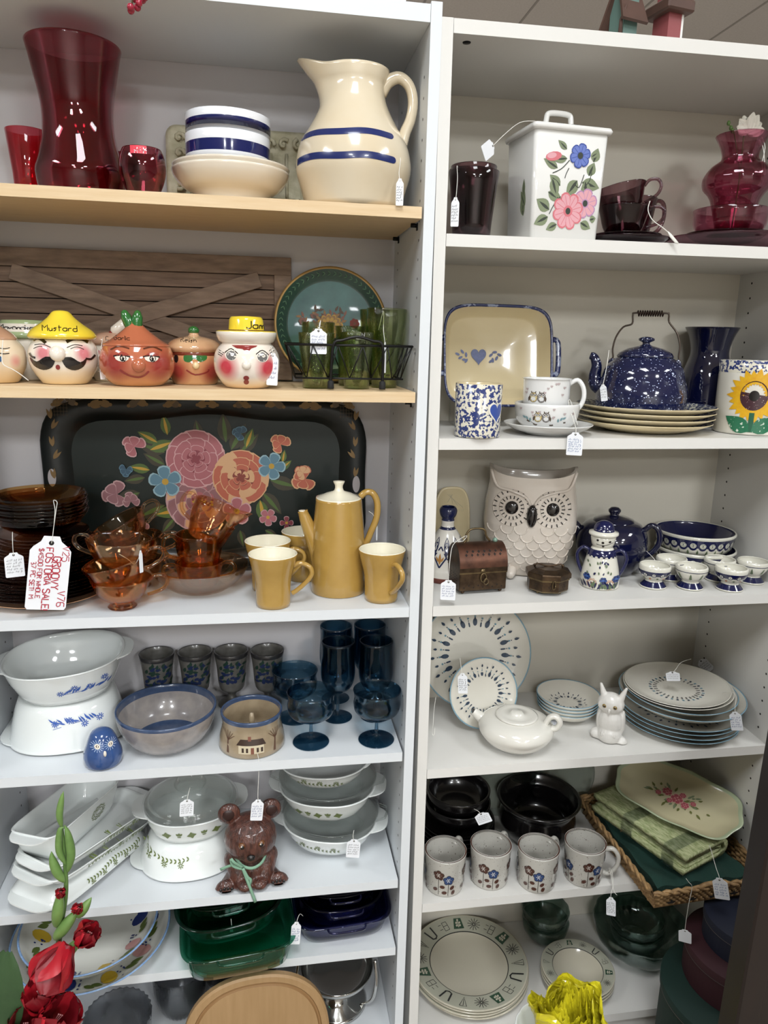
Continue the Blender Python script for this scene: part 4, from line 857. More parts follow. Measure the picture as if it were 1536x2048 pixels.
# ================================================================ LEFT CASE, fourth shelf: milk glass, pottery, blue glass
MILK = M('milk_glass', 'e8ecea', .08, coat=.7, sss=.15); BFL = M('cornflower_print', '3a5fae', .4); GPR = M('green_print', '6c7a44', .4)
def oval(w, d, h, n=64, ex=2.3): return [(w*math.copysign(abs(cos(a))**(2/ex), cos(a)), d*math.copysign(abs(sin(a))**(2/ex), sin(a)), h) for a in [2*pi*i/n for i in range(n)]]
def casserole(name, label, cat, loc, rot, w, d, h, mat, t=.004, ears=.02, earw=.5, base=.8, ex=2.3, deco=None, grp=None, par=None, flat_=.0015):
    """oval/round/rectangular baking dish with flat ear handles; opens towards local +z"""
    T_ = T(name, label, cat, loc, rot, grp); b = B(mat); L = [(base*.92, 0), (base, .002), (base+(1-base)*.35, h*.25), (base+(1-base)*.75, h*.65), (.985, h*.93), (1.0, h-.002), (1.012, h)]
    R = [oval(w*f, d*f, z, ex=ex) for f, z in L]+[oval(w*.99, d*.99, h+.001, ex=ex), oval(w*.96, d*.95, h-.001, ex=ex)]+[oval(w*f-t, d*f-t, max(z, t), ex=ex) for f, z in L[-3:0:-1]]
    b.rings(R, 0, cap0=True, cap1=True); b.build('dish', T_)
    if ears:
        for sg in (-1, 1):
            b = B(mat); n = 14; o = []; i_ = []
            for k in range(n+1):
                q = -1+2*k/n; y = q*d*earw; xo = w*(1-abs(y/d)**ex)**(1/ex) if abs(y) < d else 0
                i_.append((sg*(xo-.004), y)); o.append((sg*(xo+ears*(1-q**4)), y))
            th = .0028; pts = o+i_[::-1]
            b.rings([[(x, y, h-.004) for x, y in pts], [(x, y, h-.004+th) for x, y in pts]], 0, False, False, False)
            m_ = len(o)
            for zz, flp in ((h-.004+th, 0), (h-.004, 1)): b.add([(x, y, zz) for x, y in o]+[(x, y, zz) for x, y in i_], [(k, k+1, m_+k+1, m_+k) for k in range(m_-1)], 0, False)
            b.build('handle', T_)
    if deco: 
        b = B(); Lp = [(f, z) for f, z in L]
        def mp(u, v, e):
            f = L[0][0]
            for (fa, za), (fb, zb) in zip(L, L[1:]):
                if za <= v <= zb: f = fa+(fb-fa)*(v-za)/(zb-za)
            x = u; y = -d*f*max(0, 1-abs(x/(w*f))**ex)**(1/ex); return V((x, y-e-.0003, v))
        deco(b, mp, w, d, h); b.build('printed_pattern', T_)
    return T_
def cornfl(b, mp, w, d, h, x0=.0, z0=.5, s_=1, col=None, inv=1, rot=0):
    c = col or BFL; R = random.Random(5)
    for i in range(4):
        u, v = x0+(-.026+i*.019)*s_, h*z0+(-.004+.005*(i % 2)+.002*i*inv)*s_
        for j in range(9): a = 2*pi*j/9; b.line([(u+.0012*s_*cos(a), v+.0012*s_*sin(a)), (u+.0048*s_*cos(a), v+.0048*s_*sin(a))], .0012*s_, mp, c)
    for i in range(16):
        u, v = x0+(-.022+i*.0036)*s_, h*z0+(-.006+.0012*(i % 3))*s_; b.leaf(u, v, R.uniform(.2, 1.1)*inv, .010*s_, .0011*s_, mp, c)
    b.line([(x0-.024*s_, h*z0-.006*s_), (x0, h*z0-.005*s_), (x0+.034*s_, h*z0+.002*s_)], .0007*s_, mp, c)
def vine(b, mp, w, d, h, x0=0, z0=.5, L=.1, col=None):
    c = col or GPR; n = int(L/.008)
    for i in range(n):
        u = x0-L/2+i*L/n; v = h*z0+.003*sin(i*.5); b.leaf(u, v, .7, .007, .0015, mp, c); b.leaf(u, v, -.7, .007, .0015, mp, c)
        if i % 4 == 2:
            for j in range(8): a = 2*pi*j/8; b.line([(u+.0015*cos(a), v+.008+.0015*sin(a)), (u+.0062*cos(a), v+.008+.0062*sin(a))], .0016, mp, c)
def crazy(b, mp, w, d, h, x0=0, z0=.5, L=.09, col=None):
    c = col or GPR; n = 5
    for i in range(n):
        u = x0-L/2+i*L/(n-1); v = h*z0
        if i % 2 == 0:
            for a in range(4): b.leaf(u, v, a*pi/2+.2, .010, .0036, mp, c); b.leaf(u, v, a*pi/2+.9, .007, .0022, mp, c)
        else:
            for q in (-.7, 0, .7): b.leaf(u, v, pi/2+q, .010, .003, mp, c)
            b.line([(u, v), (u, v-.005)], .0008, mp, c); b.leaf(u, v-.005, .6, .005, .0015, mp, c); b.leaf(u, v-.005, 2.5, .005, .0015, mp, c)
g4 = 'milk glass casseroles with cornflower print'
sB = Spot('L4', 118, 1514, 100); k = sB.mpp(); c = sB.c.copy(); hB = sB.z(1395)+.012
wB = 150*k; dB = min(.115, .2); c.y = max(.125, dB+.012); c.z = zs('L4', c.x)+.001
T1 = casserole('casserole_dish', 'upside down white milk glass casserole with blue cornflowers, under the upright one', 'casserole', (c.x, c.y, c.z+hB), (0, pi, rad(180)+rad(5)), .112, .098, hB, MILK, ears=.016, grp=g4, deco=lambda b, mp, w, d, h: cornfl(b, mp, w, d, h, x0=-.03, z0=.42, inv=-1, s_=1.4))
T1.rotation_euler = (pi, 0, rad(7))
for ch in kids(T1):
    if ch.name.startswith('printed'): ch.rotation_euler = (0, 0, pi)
T1.location = (-.697, .152, c.z+hB+.003)
h2 = .075
T2 = casserole('casserole_dish', 'upright white milk glass casserole with blue cornflowers on top of the inverted one', 'casserole', (-.692, .15, c.z+hB+.009), (rad(3), rad(-3), rad(7)), .114, .102, h2, MILK, ears=.018, grp=g4, base=.72, deco=lambda b, mp, w, d, h: cornfl(b, mp, w, d, h, x0=.035, z0=.52, s_=1.4))
# blue bird paperweight
BB = M('blue_bird_glaze', '3a588f', .14, coat=.7, var=.4, vscale=60, col2='2f4a7c'); BBW = M('bird_glaze_light', 'a9bdd8', .3)
s = Spot('L4', 212, 1531, 30, ymax=.022); k = s.mpp(); p = sm2([(28*k, 0), (34*k, .003), (37*k, .014), (36*k, .026), (30*k, .042), (26*k, .052), (20*k, .062), (10*k, .068), (0, .0695)], 3); hz = s.z(1456)/.0695
p = [(r, z*hz) for r, z in p]; t = T('owl_paperweight', 'small round blue glazed owl sitting before the milk glass casserole', 'figurine', s.c, (0, 0, s.face+.1)); b = B(BB); b.lathe([(0, 0)]+p, 0, 40); b.build('body', t)
b = B(BBW, BB, FW, BLK); b.lay = 10; mp = fr(p); H = p[-1][1]
for sg in (-1, 1):
    for j in range(15): a = 2*pi*j/15; b.line([(sg*12*k+5*k*cos(a), H*.68+5*k*sin(a)), (sg*12*k+12*k*cos(a), H*.68+11*k*sin(a))], .9*k, mp, BBW)
    b.ell(sg*12*k, H*.68, 5*k, 5*k, mp, FW); b.ell(sg*12*k, H*.68, 2.6*k, 2.6*k, mp, BLK)
b.build('painted_eyes', t); b = B(FW); b.ball(V(mp(0, H*.5, .002)), 4*k, 0, 12, s3=(.8, .8, 1.6)); b.build('beak', t)
# pottery bowls
PB = M('grey_stoneware_glaze', 'a59d97', .25, coat=.5, var=.7, vscale=30, col2='8a8585'); PBB = M('blue_ash_glaze', '30415f', .22, coat=.5, var=.5, vscale=40, col2='475876'); PGN = M('green_ash_glaze', '57706a', .25, coat=.5)
s = Spot('L4', 337, 1503, 46, ymax=.1); k = s.mpp(); p = sm2(s.prof([(44, None), (46, 1490), (70, 1472), (88, 1448), (96, 1425), (98, 1412)]), 2)
t = T('pottery_bowl', 'speckled grey handmade bowl with blue rim and blue pool inside', 'bowl', s.c, (0, 0, s.face)); b = B(PB, PBB, PGN); c_ = cup(p, .0045); n = len(p)
def mts(c_, n): return [(0 if i < n-1 else 1 if i < n+5 else 0 if c_[i][1] > c_[-1][1]+.008 else 1) for i in range(len(c_)-1)]
b.lathe(c_, 0, 56, mats=mts(c_, n)); b.build('bowl_body', t); b = B(PGN); b.lay = 3; z_ = c_[-1][1]; mpz = lambda u, v, e: (u, v, z_+e+.0004); b.ell(-8*k, 4*k, 26*k, 15*k, mpz, PGN, n=20); b.build('glaze_pool', t)
s = Spot('L4', 505, 1512, 52, ymax=.1); k = s.mpp(); p = sm2(s.prof([(52, None), (60, 1500), (65, 1485), (63, 1462), (57, 1440), (60, 1425), (61, 1418)]), 2)
TANS = M('tan_stoneware', 'a8977c', .25, coat=.5, var=.6, vscale=25, col2='8f7e66')
t = T('apple_baker', 'small stoneware baker painted with a cottage and bare trees, post inside', 'bowl', s.c, (0, 0, s.face)); b = B(TANS, PBB); c_ = cup(p, .0045); n = len(p); H = p[-1][1]
b.lathe(c_, 0, 56, mats=[(1 if (c_[i][1] > H*.8 or i in (n, n+1, n+2)) and i < n+5 else 0) for i in range(len(c_)-1)]); b.build('bowl_body', t)
b = B(TANS); b.lathe([(.006, c_[-1][1]), (.0055, H*.75), (.0035, H*.88), (0, H*.9)], 0, 16); b.build('center_post', t)
b = B(M('house_cream', 'c9bda2', .4), M('house_dark', '3a2a22', .4), M('house_red', '7a4a3a', .4), M('tree_brown', '5c4030', .4)); b.lay = 4; b.inc = .00005; mp = fr(p); q = lambda x, z: (x*k, z*H)
b.poly([q(-26, .16), q(22, .16), q(22, .38), q(-26, .38)], mp, 0); b.poly([q(-30, .38), q(26, .38), q(20, .54), q(-22, .54)], mp, 1); b.poly([q(-8, .5), q(-2, .5), q(-2, .62), q(-8, .62)], mp, 2)
for x in (-20, -12, 8, 16): b.poly([q(x, .2), q(x+4, .2), q(x+4, .32), q(x, .32)], mp, 1)
b.poly([q(-3, .16), q(3, .16), q(3, .33), q(-3, .33)], mp, 2)
for x0 in (-46, 42):
    b.line([q(x0, .12), q(x0+1, .5)], 4*k, mp, 3, w1=2*k)
    for j in range(7): a = .5+.33*j; b.line([q(x0+1, .45), (x0*k+15*k*cos(a), .5*H+15*k*sin(a))], .9*k, mp, 3)
b.build('painted_cottage', t)
# four pottery goblets
GOB = M('grey_pottery', '6c6a66', .3, coat=.4, var=.6, vscale=60, col2='57554f'); GOBD = M('grey_pottery_rim', '2c2b2c', .3, coat=.4); GLV = M('goblet_leaf_green', '223a30', .4); GLB = M('goblet_blue', '1d2a50', .4)
def goblet(cx, top, Y, label, first=None):
    s = Spot('L4', cx, Y=Y)
    if first: return dup(first, s.c, (0, 0, s.face), label)
    k = s.mpp(); H = s.z(top+8); p = sm2([(26*k, 0), (28*k, .002), (22*k, .008), (9*k, .018), (8*k, .026), (14*k, .034), (25*k, .045), (29*k, H*.7), (34*k, H)], 3)
    t = T('goblet', label, 'goblet', s.c, (0, 0, s.face), 'four grey pottery goblets'); c_ = cup(p, .003); b = B(GOB, GOBD); n = len(p); b.lathe(c_, 0, 40, mats=[(1 if n-1 <= i < n+3 else 0) for i in range(len(c_)-1)]); b.build('cup_body', t)
    b = B(GLV, GLB); b.lay = 8; mp = fr(p); R = random.Random(2)
    for i in range(46): b.leaf(R.uniform(-26, 22)*k, R.uniform(.45, .85)*H, R.uniform(-.2, 1.6), 11*k, 2.8*k, mp, R.choice([0, 0, 1]))
    for i in range(5): b.ell(R.uniform(-10, 12)*k, R.uniform(.5, .68)*H, 3.4*k, 3.4*k, mp, 1)
    b.build('painted_leaves', t); return t
g0 = goblet(319, 1298, .230, 'grey pottery goblet with dark leaves, leftmost of four in the row')
goblet(394, 1297, .231, 'grey pottery goblet with dark leaves, second from the left', g0); goblet(465, 1296, .23, 'grey pottery goblet with dark leaves, third from the left', g0); goblet(536, 1290, .225, 'grey pottery goblet with dark leaves, next to the blue glasses', g0)
# blue stemware
BG = glass('steel_blue_glass', '3f6e8c', .35)
def stem(kind, cx, yf, top, hw, label, first=None, hb=28, Y=None):
    s = Spot('L4', cx, yf, hb, Y=Y, ymax=None if Y else .155)
    if first: return dup(first, s.c, (0, 0, s.face), label)
    k = s.mpp(); H = s.z(top)
    if kind == 't': p = sm2([(hb*k, 0), (hb*k, .0015), (12*k, .004), (4*k, .008), (3.4*k, .03), (4*k, H*.32), (20*k, H*.37), (31*k, H*.48), (34*k, H*.62), (32*k, H*.85), (hw*k, H)], 4)
    else: p = sm2([(hb*k, 0), (hb*k, .0015), (14*k, .005), (5*k, .010), (4*k, .022), (5*k, H*.42), (24*k, H*.47), (42*k, H*.58), (47*k, H*.72), (45*k, H*.85), (46*k, H*.93), (hw*k, H)], 4)
    b = B(BG); n = len(p); i0 = next(i for i, (r, z) in enumerate(p) if z > H*(.33 if kind == 't' else .43)); outer = [(0, 0)]+p; inn = [(max(r-.0018, .0005), z+.001) for r, z in p[:i0-1:-1]]+[(0, p[i0][1]+.002)]
    b.lathe(outer+inn, 0, 44); return tag(b.build('wine_glass' if kind == 't' else 'coupe_glass', loc=s.c, rot=(0, 0, s.face)), label, 'glass', 'steel blue stemware')
t0 = stem('t', 675, 1448, 1282, 33, 'tall steel blue wine glass behind the front left coupe')
stem('t', 749, 1446, 1281, 33, 'tall steel blue wine glass behind the right coupe', t0); stem('t', 671, 0, 0, 33, 'tall steel blue wine glass at the back left of the blue glasses', t0, Y=.233); stem('t', 737, 0, 0, 33, 'tall steel blue wine glass at the back right against the side panel', t0, Y=.233)
c0 = stem('c', 622, 1502, 1383, 48, 'steel blue coupe glass at the front left of the blue glasses', hb=35)
stem('c', 752, 1496, 1378, 48, 'steel blue coupe glass at the front right by the side panel', c0, hb=33); stem('c', 590, 1446, 1338, 46, 'steel blue coupe glass behind, beside the pottery goblets', c0, hb=30)
# ================================================================ LEFT CASE, fifth shelf: milk glass bakeware and bear
gM = 'white milk glass bakeware'
def LH(px, py, Y): return hitY(px, py, Y)
def loaf(loc, rot, w, d, h, label, deco, ears=.02): return casserole('loaf_dish', label, 'baking dish', loc, rot, w, d, h, MILK, ears=ears, ex=7, base=.82, earw=.8, deco=deco, grp='leaning stack of milk glass baking dishes')
def scroll(b, mp, w, d, h):
    for r_ in (.005, .009, .013): b.line([(r_*1.5*cos(a), h*.52+r_*sin(a)) for a in [i*pi/12 for i in range(25)]], .0011, mp, GPR)
    for i in range(10): a = i*pi/5; b.line([(.012*cos(a)*1.6+.004*cos(q), h*.52+.011*sin(a)+.004*sin(q)) for q in [j*.7 for j in range(9)]], .001, mp, GPR)
zz = zs('L5', -.7)
def longd(t, side=-1):
    for ch in kids(t):
        pass
    return t
# dishes lie with their long axis front-left to back-right, tipped against each other
def between(near, far, w, d, h, label, dc, ears, inv=False):
    """dish whose rim ends lie at two points of the shelf space"""
    A_, C_ = hitY(*near), hitY(*far); v = C_-A_; rz = math.atan2(v.y, v.x); ry = -math.atan2(v.z, math.hypot(v.x, v.y)); m_ = (A_+C_)/2; L = v.length/2
    E_ = Euler((0, ry, rz)); Mx = E_.to_matrix(); 
    if inv: Mx = Mx @ Matrix.Rotation(pi, 3, 'X')
    o = m_-Mx @ V((0, 0, h))
    t = loaf(o, Mx.to_euler(), L, d, h, label, dc, ears=ears)
    if inv:
        for ch in kids(t):
            if ch.name.startswith('printed'): ch.rotation_euler = (0, 0, pi)
    return t
zl = ZS['L5']+.004
P = hit('L5', 60, 1815, .006); Q = hit('L5', 240, 1700, .006)
between((60, 1806, -.012), (255, 1655, .225), .15, .07, .026, 'upside down long white dish at the bottom left, its lip past the shelf edge', lambda b, mp, w, d, h: vine(b, mp, w, d, h, x0=-.02, L=.16), .02, True)
between((62, 1748, .0), (272, 1614, .225), .15, .066, .022, 'long white dish with green vine on the upside down dish', lambda b, mp, w, d, h: vine(b, mp, w, d, h, x0=.02, L=.15), .018)
between((68, 1720, .01), (278, 1586, .23), .15, .063, .024, 'long white dish with green vine nested directly under the loaf dish', lambda b, mp, w, d, h: vine(b, mp, w, d, h, x0=.04, L=.12), .018)
between((58, 1671, .02), (205, 1550, .235), .14, .052, .06, 'white loaf dish with green lace medallion on top of the leaning stack', lambda b, mp, w, d, h: scroll(b, lambda u, v, e: mp(u+.03, v, e), w, d, h), .024)
# round casserole pair with glass lid
CG = glass('clear_glass', 'f3f8f5', .12)
s = Spot('L5', 378, 1758, 90, ymax=.13); k = s.mpp(); c = s.c
hA = .062; rA = .105
t = casserole('casserole_dish', 'upside down white casserole with green vine beneath the lidded one', 'casserole', (c.x+.008, .135, zs('L5', c.x)+hA+.0045), (pi, 0, rad(4)), rA, rA*.93, hA, MILK, ears=.02, grp=gM, base=.72, deco=lambda b, mp, w, d, h: vine(b, mp, w, d, h, x0=.05, L=.1, z0=.35))
for ch in kids(t):
    if ch.name.startswith('printed'): ch.rotation_euler = (0, 0, pi)
hB = .055; zt = zs('L5', c.x)+hA+.009
t = casserole('casserole_dish', 'white casserole with green flower border holding a clear glass lid', 'casserole', (c.x+.012, .14, zt), (rad(2), 0, rad(6)), .098, .088, hB, MILK, ears=.022, grp=gM, base=.8, deco=lambda b, mp, w, d, h: crazy(b, mp, w, d, h, x0=0, L=.1))
def glid(par, z0, r, h, label, sy=1, rz=0, rx=0):
    b = B(CG); P = sm2([(r, 0), (r*1.01, .002), (r*.94, .005), (r*.9, h*.45), (r*.6, h*.85), (r*.25, h), (0, h)], 3); b.lathe(P+[(q, z-.003) for q, z in P[::-1]], 0, 48, sy=sy); o = b.build('lid', par, (0, 0, z0), (rx, 0, rz)); o['label'] = label
    b = B(CG); b.lathe([(r*.3, h-.001), (r*.3, h+.004), (r*.36, h+.008), (r*.34, h+.012), (0, h+.013)], 0, 32); b.build('knob', o)
glid(t, hB+.002, .094, .03, 'clear domed glass lid', sy=.9)
ptag(374, 1602, 27, 34, .02, 'price tag on the glass lid of the left casserole', lines=5, ink=BINK, string=[(376, 1590, .02), (380, 1575, .03)], seed=14, ang=rad(4))
# right stack of three casseroles
s = Spot('L5', 655, 1722, 62, ymax=.14); c = s.c; z = zs('L5', c.x)+.0045; prev = None; rR = .105
xs_ = c.x+.004; zc = [z, z+.085, z+.164]
for i, (hh, label, dc) in enumerate([(.058, 'white casserole with green vine at the bottom of the right stack', lambda b, mp, w, d, h: vine(b, mp, w, d, h, x0=-.015, L=.1)), (.058, 'white casserole with green leaf border in the middle of the right stack', lambda b, mp, w, d, h: crazy(b, mp, w, d, h, x0=-.01, L=.085)), (.045, 'white casserole with green daisies on top of the right stack', lambda b, mp, w, d, h: vine(b, mp, w, d, h, x0=.0, L=.1))]):
    cs = casserole('casserole_dish', label, 'casserole', (xs_-.004*i, .14, zc[i]), (0, rad(2-2*i), rad(-12)), rR-.006*(i == 2), rR*.92, hh, MILK, ears=.024 if i < 2 else .006, grp=gM, base=.66, deco=dc)
    if i < 2:
        b = B(CG); r = rR; P = sm2([(r*.3, .002), (r*.7, .004), (r*.98, .012), (r*1.02, .015)], 3); b.lathe([(0, .002)]+P+[(q-.002, zz_+.0025) for q, zz_ in P[::-1]]+[(0, .0045)], 0, 48, sy=.95); o = b.build('lid', cs, (0, 0, hh+.001)); o['label'] = 'upside down clear glass lid'
        for sg in (-1, 1): b = B(CG); b.tube([(sg*(r*.98), -.03, .014), (sg*(r*1.16), -.02, .016), (sg*(r*1.2), 0, .017), (sg*(r*1.16), .02, .016), (sg*(r*.98), .03, .014)], .003, 0, 8); b.build('glass_tab', o)
ptag(708, 1682, 27, 38, .02, 'price tag hanging at the front of the bottom right casserole', lines=5, ink=BINK, string=[(706, 1672), (708, 1660, .03)], seed=15, ang=rad(4))
# bear
BRW = M('bear_brown_glaze', '5e372c', .28, coat=.4, bump=1, bscale=420, stretch=(1, 1, .22), var=.75, vscale=160, col2='3a1e17'); BPD = M('bear_pad_black', '14100f', .3, coat=.3); RIB = M('mint_ribbon', '7fa58c', .5)
s = Spot('L5', 503, 1774, 40, ymax=.09, dz=.0038); k = s.mpp(); t = T('bear_figurine', 'brown glazed ceramic bear cub sitting with a mint green ribbon', 'figurine', s.c, (0, 0, s.face+.05)); z = lambda py: s.z(py)
def meta(name, balls, mat, par, vox=.0022):
    """fuse ellipsoids and tapered limbs into one continuous surface"""
    b = B(mat)
    for c, r, s3 in balls: b.ball(V(c), r, 0, 20, s3=s3)
    b.v = [(x, y, max(z, .0012)) for x, y, z in b.v]
    o = b.build(name, par); md = o.modifiers.new('r', 'REMESH'); md.mode = 'VOXEL'; md.voxel_size = vox; md.use_smooth_shade = True; m2 = o.modifiers.new('s', 'SMOOTH'); m2.iterations = 5; m2.factor = .6
    return o
def limb(a, c, ra, rb, n=9): a, c = V(a), V(c); return [(a+(c-a)*i/n, ra+(rb-ra)*i/n, (1, 1, 1)) for i in range(n+1)]
zh = z(1668); zb = z(1730)
bl = [((0, 0, zb), 40*k, (1, .95, 1.1)), ((0, .002, z(1748)), 44*k, (1, .9, .8)), ((0, -.006, zh), 46*k, (1.02, .9, .94)), ((-2*k, -.034, z(1688)), 17*k, (1, .9, .8)), ((-20*k, -.03, z(1680)), 17*k, (1, .6, .8)), ((16*k, -.03, z(1680)), 17*k, (1, .6, .8))]
for sg in (-1, 1):
    bl += limb((sg*32*k, -.008, z(1708)), (sg*15*k, -.042, z(1760)), 19*k, 14*k)+[((sg*14*k, -.044, .010), 14*k, (1.1, 1.1, .7))]
    bl += limb((sg*32*k, -.006, z(1752)), (sg*48*k, -.03, z(1752)), 20*k, 17*k)+[((sg*50*k, -.034, z(1750)), 20*k, (1, .6, 1.1))]
    bl += [((sg*40*k, .0, z(1622)), 20*k, (1, .5, 1))]
meta('body', [(c_, r_*1.1, s_) for c_, r_, s_ in bl], BRW, t, .0018)
for sg in (-1, 1):
    b = B(BPD); b.ball((sg*50*k, -.0475, z(1752)), 10*k, 0, 14, s3=(1, .3, .9))
    for j in range(4): b.ball((sg*50*k+(j-1.5)*7*k, -.0475, z(1737)-abs(j-1.5)*2*k), 3*k, 0, 10, s3=(1, .5, 1.2))
    b.v = [(x_, y_, max(z_, .0015)) for x_, y_, z_ in b.v]; b.build('paw_pad', t); b = B(BPD); b.ball((sg*18*k, -.0455, z(1660)), 7.5*k, M('bear_iris', '6a4020', .15, coat=.6), 14); b.ball((sg*18*k, -.049, z(1660)), 5*k, 0, 12); b.ball((sg*18*k-2*k, -.0535, z(1657)), 1.5*k, FW, 8); b.build('eye', t)
    b = B(M('bear_ear_inner', '2e1713', .4)); b.ball((sg*41*k, -.008, z(1621)), 13*k, 0, 12, s3=(1, .3, 1)); b.build('ear_inner', t)
b = B(BPD); b.ball((-2*k, -.0525, z(1681)), 8*k, 0, 14, s3=(1, .7, .8)); b.build('nose', t)
b = B(RIB); P = [(-34*k, -.022, z(1690)), (-20*k, -.043, z(1699)), (0, -.052, z(1702)), (20*k, -.043, z(1698)), (32*k, -.02, z(1688))]; b.tube(smooth([V(p) for p in P], 4), .0032, 0, 6, flat=.35)
for P in ([(-18*k, -.05, z(1700)), (-34*k, -.055, z(1684)), (-40*k, -.052, z(1678)), (-36*k, -.052, z(1692)), (-18*k, -.05, z(1702))], [(-18*k, -.05, z(1700)), (-36*k, -.05, z(1692)), (-60*k, -.046, z(1700))], [(-18*k, -.052, z(1700)), (-10*k, -.056, z(1715)), (-4*k, -.056, z(1722)), (-8*k, -.056, z(1735))], [(-18*k, -.052, z(1700)), (-8*k, -.058, z(1728)), (4*k, -.062, z(1762))]): b.tube(smooth([V(p) for p in P], 4), .0032, 0, 6, flat=.3)
b.build('ribbon', t)
ptag(516, 1603, 24, 43, -.004, 'price tag on a long string hanging over the bear from the shelf above', lines=5, ink=INK, ang=rad(6), string=[(516, 1580), (518, 1540), (518, 1528, -.006), (516, 1512, -.004), (513, 1500, .012), (509, 1488, .035)], seed=16)
# ================================================================ LEFT CASE, sixth shelf: painted bowls, emerald and cobalt bakeware
PBW = M('majolica_white', 'dcdcd4', .14, coat=.5); PBL = M('majolica_blue_rim', '6f93c4', .2, coat=.4, var=.5, vscale=200, col2='95b0d2'); PNV = M('majolica_navy', '1f2f6a', .3); PYE = M('majolica_yellow', 'c9a832', .3); PLG = M('majolica_green', '5a6a30', .3); POR = M('majolica_pink', 'b98a86', .3)
gP = 'blue rimmed fruit painted bowls'
for i, (px, yf, ztop, rr_, label) in enumerate([(160, 1990, 1862, 175, 'large blue rimmed bowl painted with fruit, under the smaller one behind the red flowers'), (165, 1960, 1835, 140, 'smaller blue rimmed bowl painted with fruit, nested behind the red gladiolus')]):
    cx, cy = hitY(px, 1880, .12).x, .13-.012*i; k = proj((cx, cy, .32))[2]/F; zb = zs('L6', cx)+.0012+i*.020; r = min(rr_*k, .178-.03*i)
    cx = -.665; zb += .003; r = .158-.022*i; H = .042+.012*i
    t = T('serving_bowl', label, 'bowl', (cx, cy-.052, zb), (rad(3), 0, 0), gP); p = sm2([(r*.5, 0), (r*.55, .001), (r*.85, H*.5), (r*.97, H*.9), (r, H)], 3); b = B(PBW, PBL, PNV); c_ = cup(p, .0045); n = len(p)
    b.lathe(c_, 0, 64, mats=[(1 if n <= q < n+3 else 2 if q == n-1 else 0) for q in range(len(c_)-1)]); b.build('bowl_body', t)
    b = B(PNV, PYE, PLG, POR); R = random.Random(i+1); b.lay = 4
    pr_ = sorted([(q, z) for q, z in c_[n+3:]])
    def mp(u, v, e):
        d = math.hypot(u, v)
        for (ra, za), (rb, z_) in zip(pr_, pr_[1:]):
            if ra <= d <= rb: return (u, v, za+(z_-za)*(d-ra)/((rb-ra) or 1)+e+.0006)
        return (u, v, pr_[0][1]+e+.0006)
    for j in range(9):
        a = 2*pi*j/9+.3; q = r*.72; m_ = (0, 1, 3)[j % 3]; b.ell(q*cos(a), q*sin(a), r*.13, r*.1, mp, m_, a)
        for da in (.28, .4): b.leaf(q*cos(a+da), q*sin(a+da), a+da+1, r*.17, r*.04, mp, 2)
        for w_ in range(6): b.ell((q*.98+R.uniform(-.1, .1)*r)*cos(a+.2), q*sin(a+.2)+R.uniform(-.1, .1)*r, .002, .002, mp, 0)
    b.build('painted_fruit', t)
EMG = glass('emerald_glass', '1f8a62', .3); EMD = glass('deep_emerald_glass', '14664a', .3); COB = glass('cobalt_glass', '20246a', .3)
def gdish(name, label, cx, cy, z, w, d, h, mat, rz=0, rx=0, ry=0, ex=5, grp=None, lip=.01):
    t = T(name, label, 'baking dish', (cx, cy, z), (rx, ry, rz), grp); b = B(mat); L = [(.86, 0), (.9, .002), (.95, h*.5), (.985, h*.9), (1, h)]
    R = [[(0, 0, 0)]*64]+[oval(w*f, d*f, z_, ex=ex) for f, z_ in L]+[oval(w+lip*.5, d+lip*.5, h+.0015, ex=ex), oval(w+lip*.5, d+lip*.5, h+.004, ex=ex), oval(w-.003, d-.003, h+.004, ex=ex)]+[oval(w*f-.004, d*f-.004, max(z_, .004), ex=ex) for f, z_ in L[-2::-1]]+[[(0, 0, .004)]*64]
    b.rings(R, 0); b.build('dish', t)
    for sg in (-1, 1):
        b = B(mat); b.tube(smooth([V((-w*.4, sg*(d+lip*.4), h+.002)), V((-w*.3, sg*(d+lip*.4+.012), h+.001)), V((w*.3, sg*(d+lip*.4+.012), h+.001)), V((w*.4, sg*(d+lip*.4), h+.002))], 4), .003, 0, 8, flat=.8); b.build('handle', t)
    return t
def LL(px, py, Y): P = hitY(px, py, Y); return P
P = hitY(463, 1880, .0); k = proj(P)[2]/F; x = P.x+.016; z6 = zs('L6', x)+.002
gdish('glass_dish', 'square emerald green glass baking dish reaching past the shelf edge', x-.006, .048, z6, 110*k, .098, .055, EMG, rz=rad(6), grp='emerald green glass dishes')
gdish('glass_dish', 'deep oval emerald glass casserole tilted on the square green dish', x-.02, .07, z6+.064, 106*k, .088, .044, EMD, rz=rad(8), rx=rad(5), ry=rad(-4), ex=2.6, grp='emerald green glass dishes')
gdish('glass_dish', 'darkest emerald glass dish nested in the oval green casserole', x-.024, .085, z6+.088, 90*k, .068, .036, EMD, rz=rad(8), rx=rad(5), ry=rad(-4), ex=2.4, grp='emerald green glass dishes')
ptag(463, 1855, 6, 10, .0, 'tiny white tag on string inside the emerald green dishes', lines=0, blank=True, string=[(463, 1848, .0), (462, 1838, .0)])
P = hitY(690, 1860, .04); k = proj(P)[2]/F; x = P.x
gdish('glass_dish', 'rectangular cobalt blue glass baking dish at the bottom right of the shelf', x-.006, .115, zs('L6', x)+.001, 94*k, .098, .042, COB, rz=rad(4), grp='cobalt blue glass dishes')
gdish('glass_dish', 'oval cobalt blue glass dish nested in the rectangular one', x-.004, .125, zs('L6', x)+.018, 84*k, .084, .044, COB, rz=rad(4), rx=rad(1), ex=2.6, grp='cobalt blue glass dishes')
gdish('glass_dish', 'topmost small cobalt blue glass dish by the side panel', x-.004, .13, zs('L6', x)+.050, 78*k, .072, .036, COB, rz=rad(4), rx=rad(3), ex=2.4, grp='cobalt blue glass dishes')
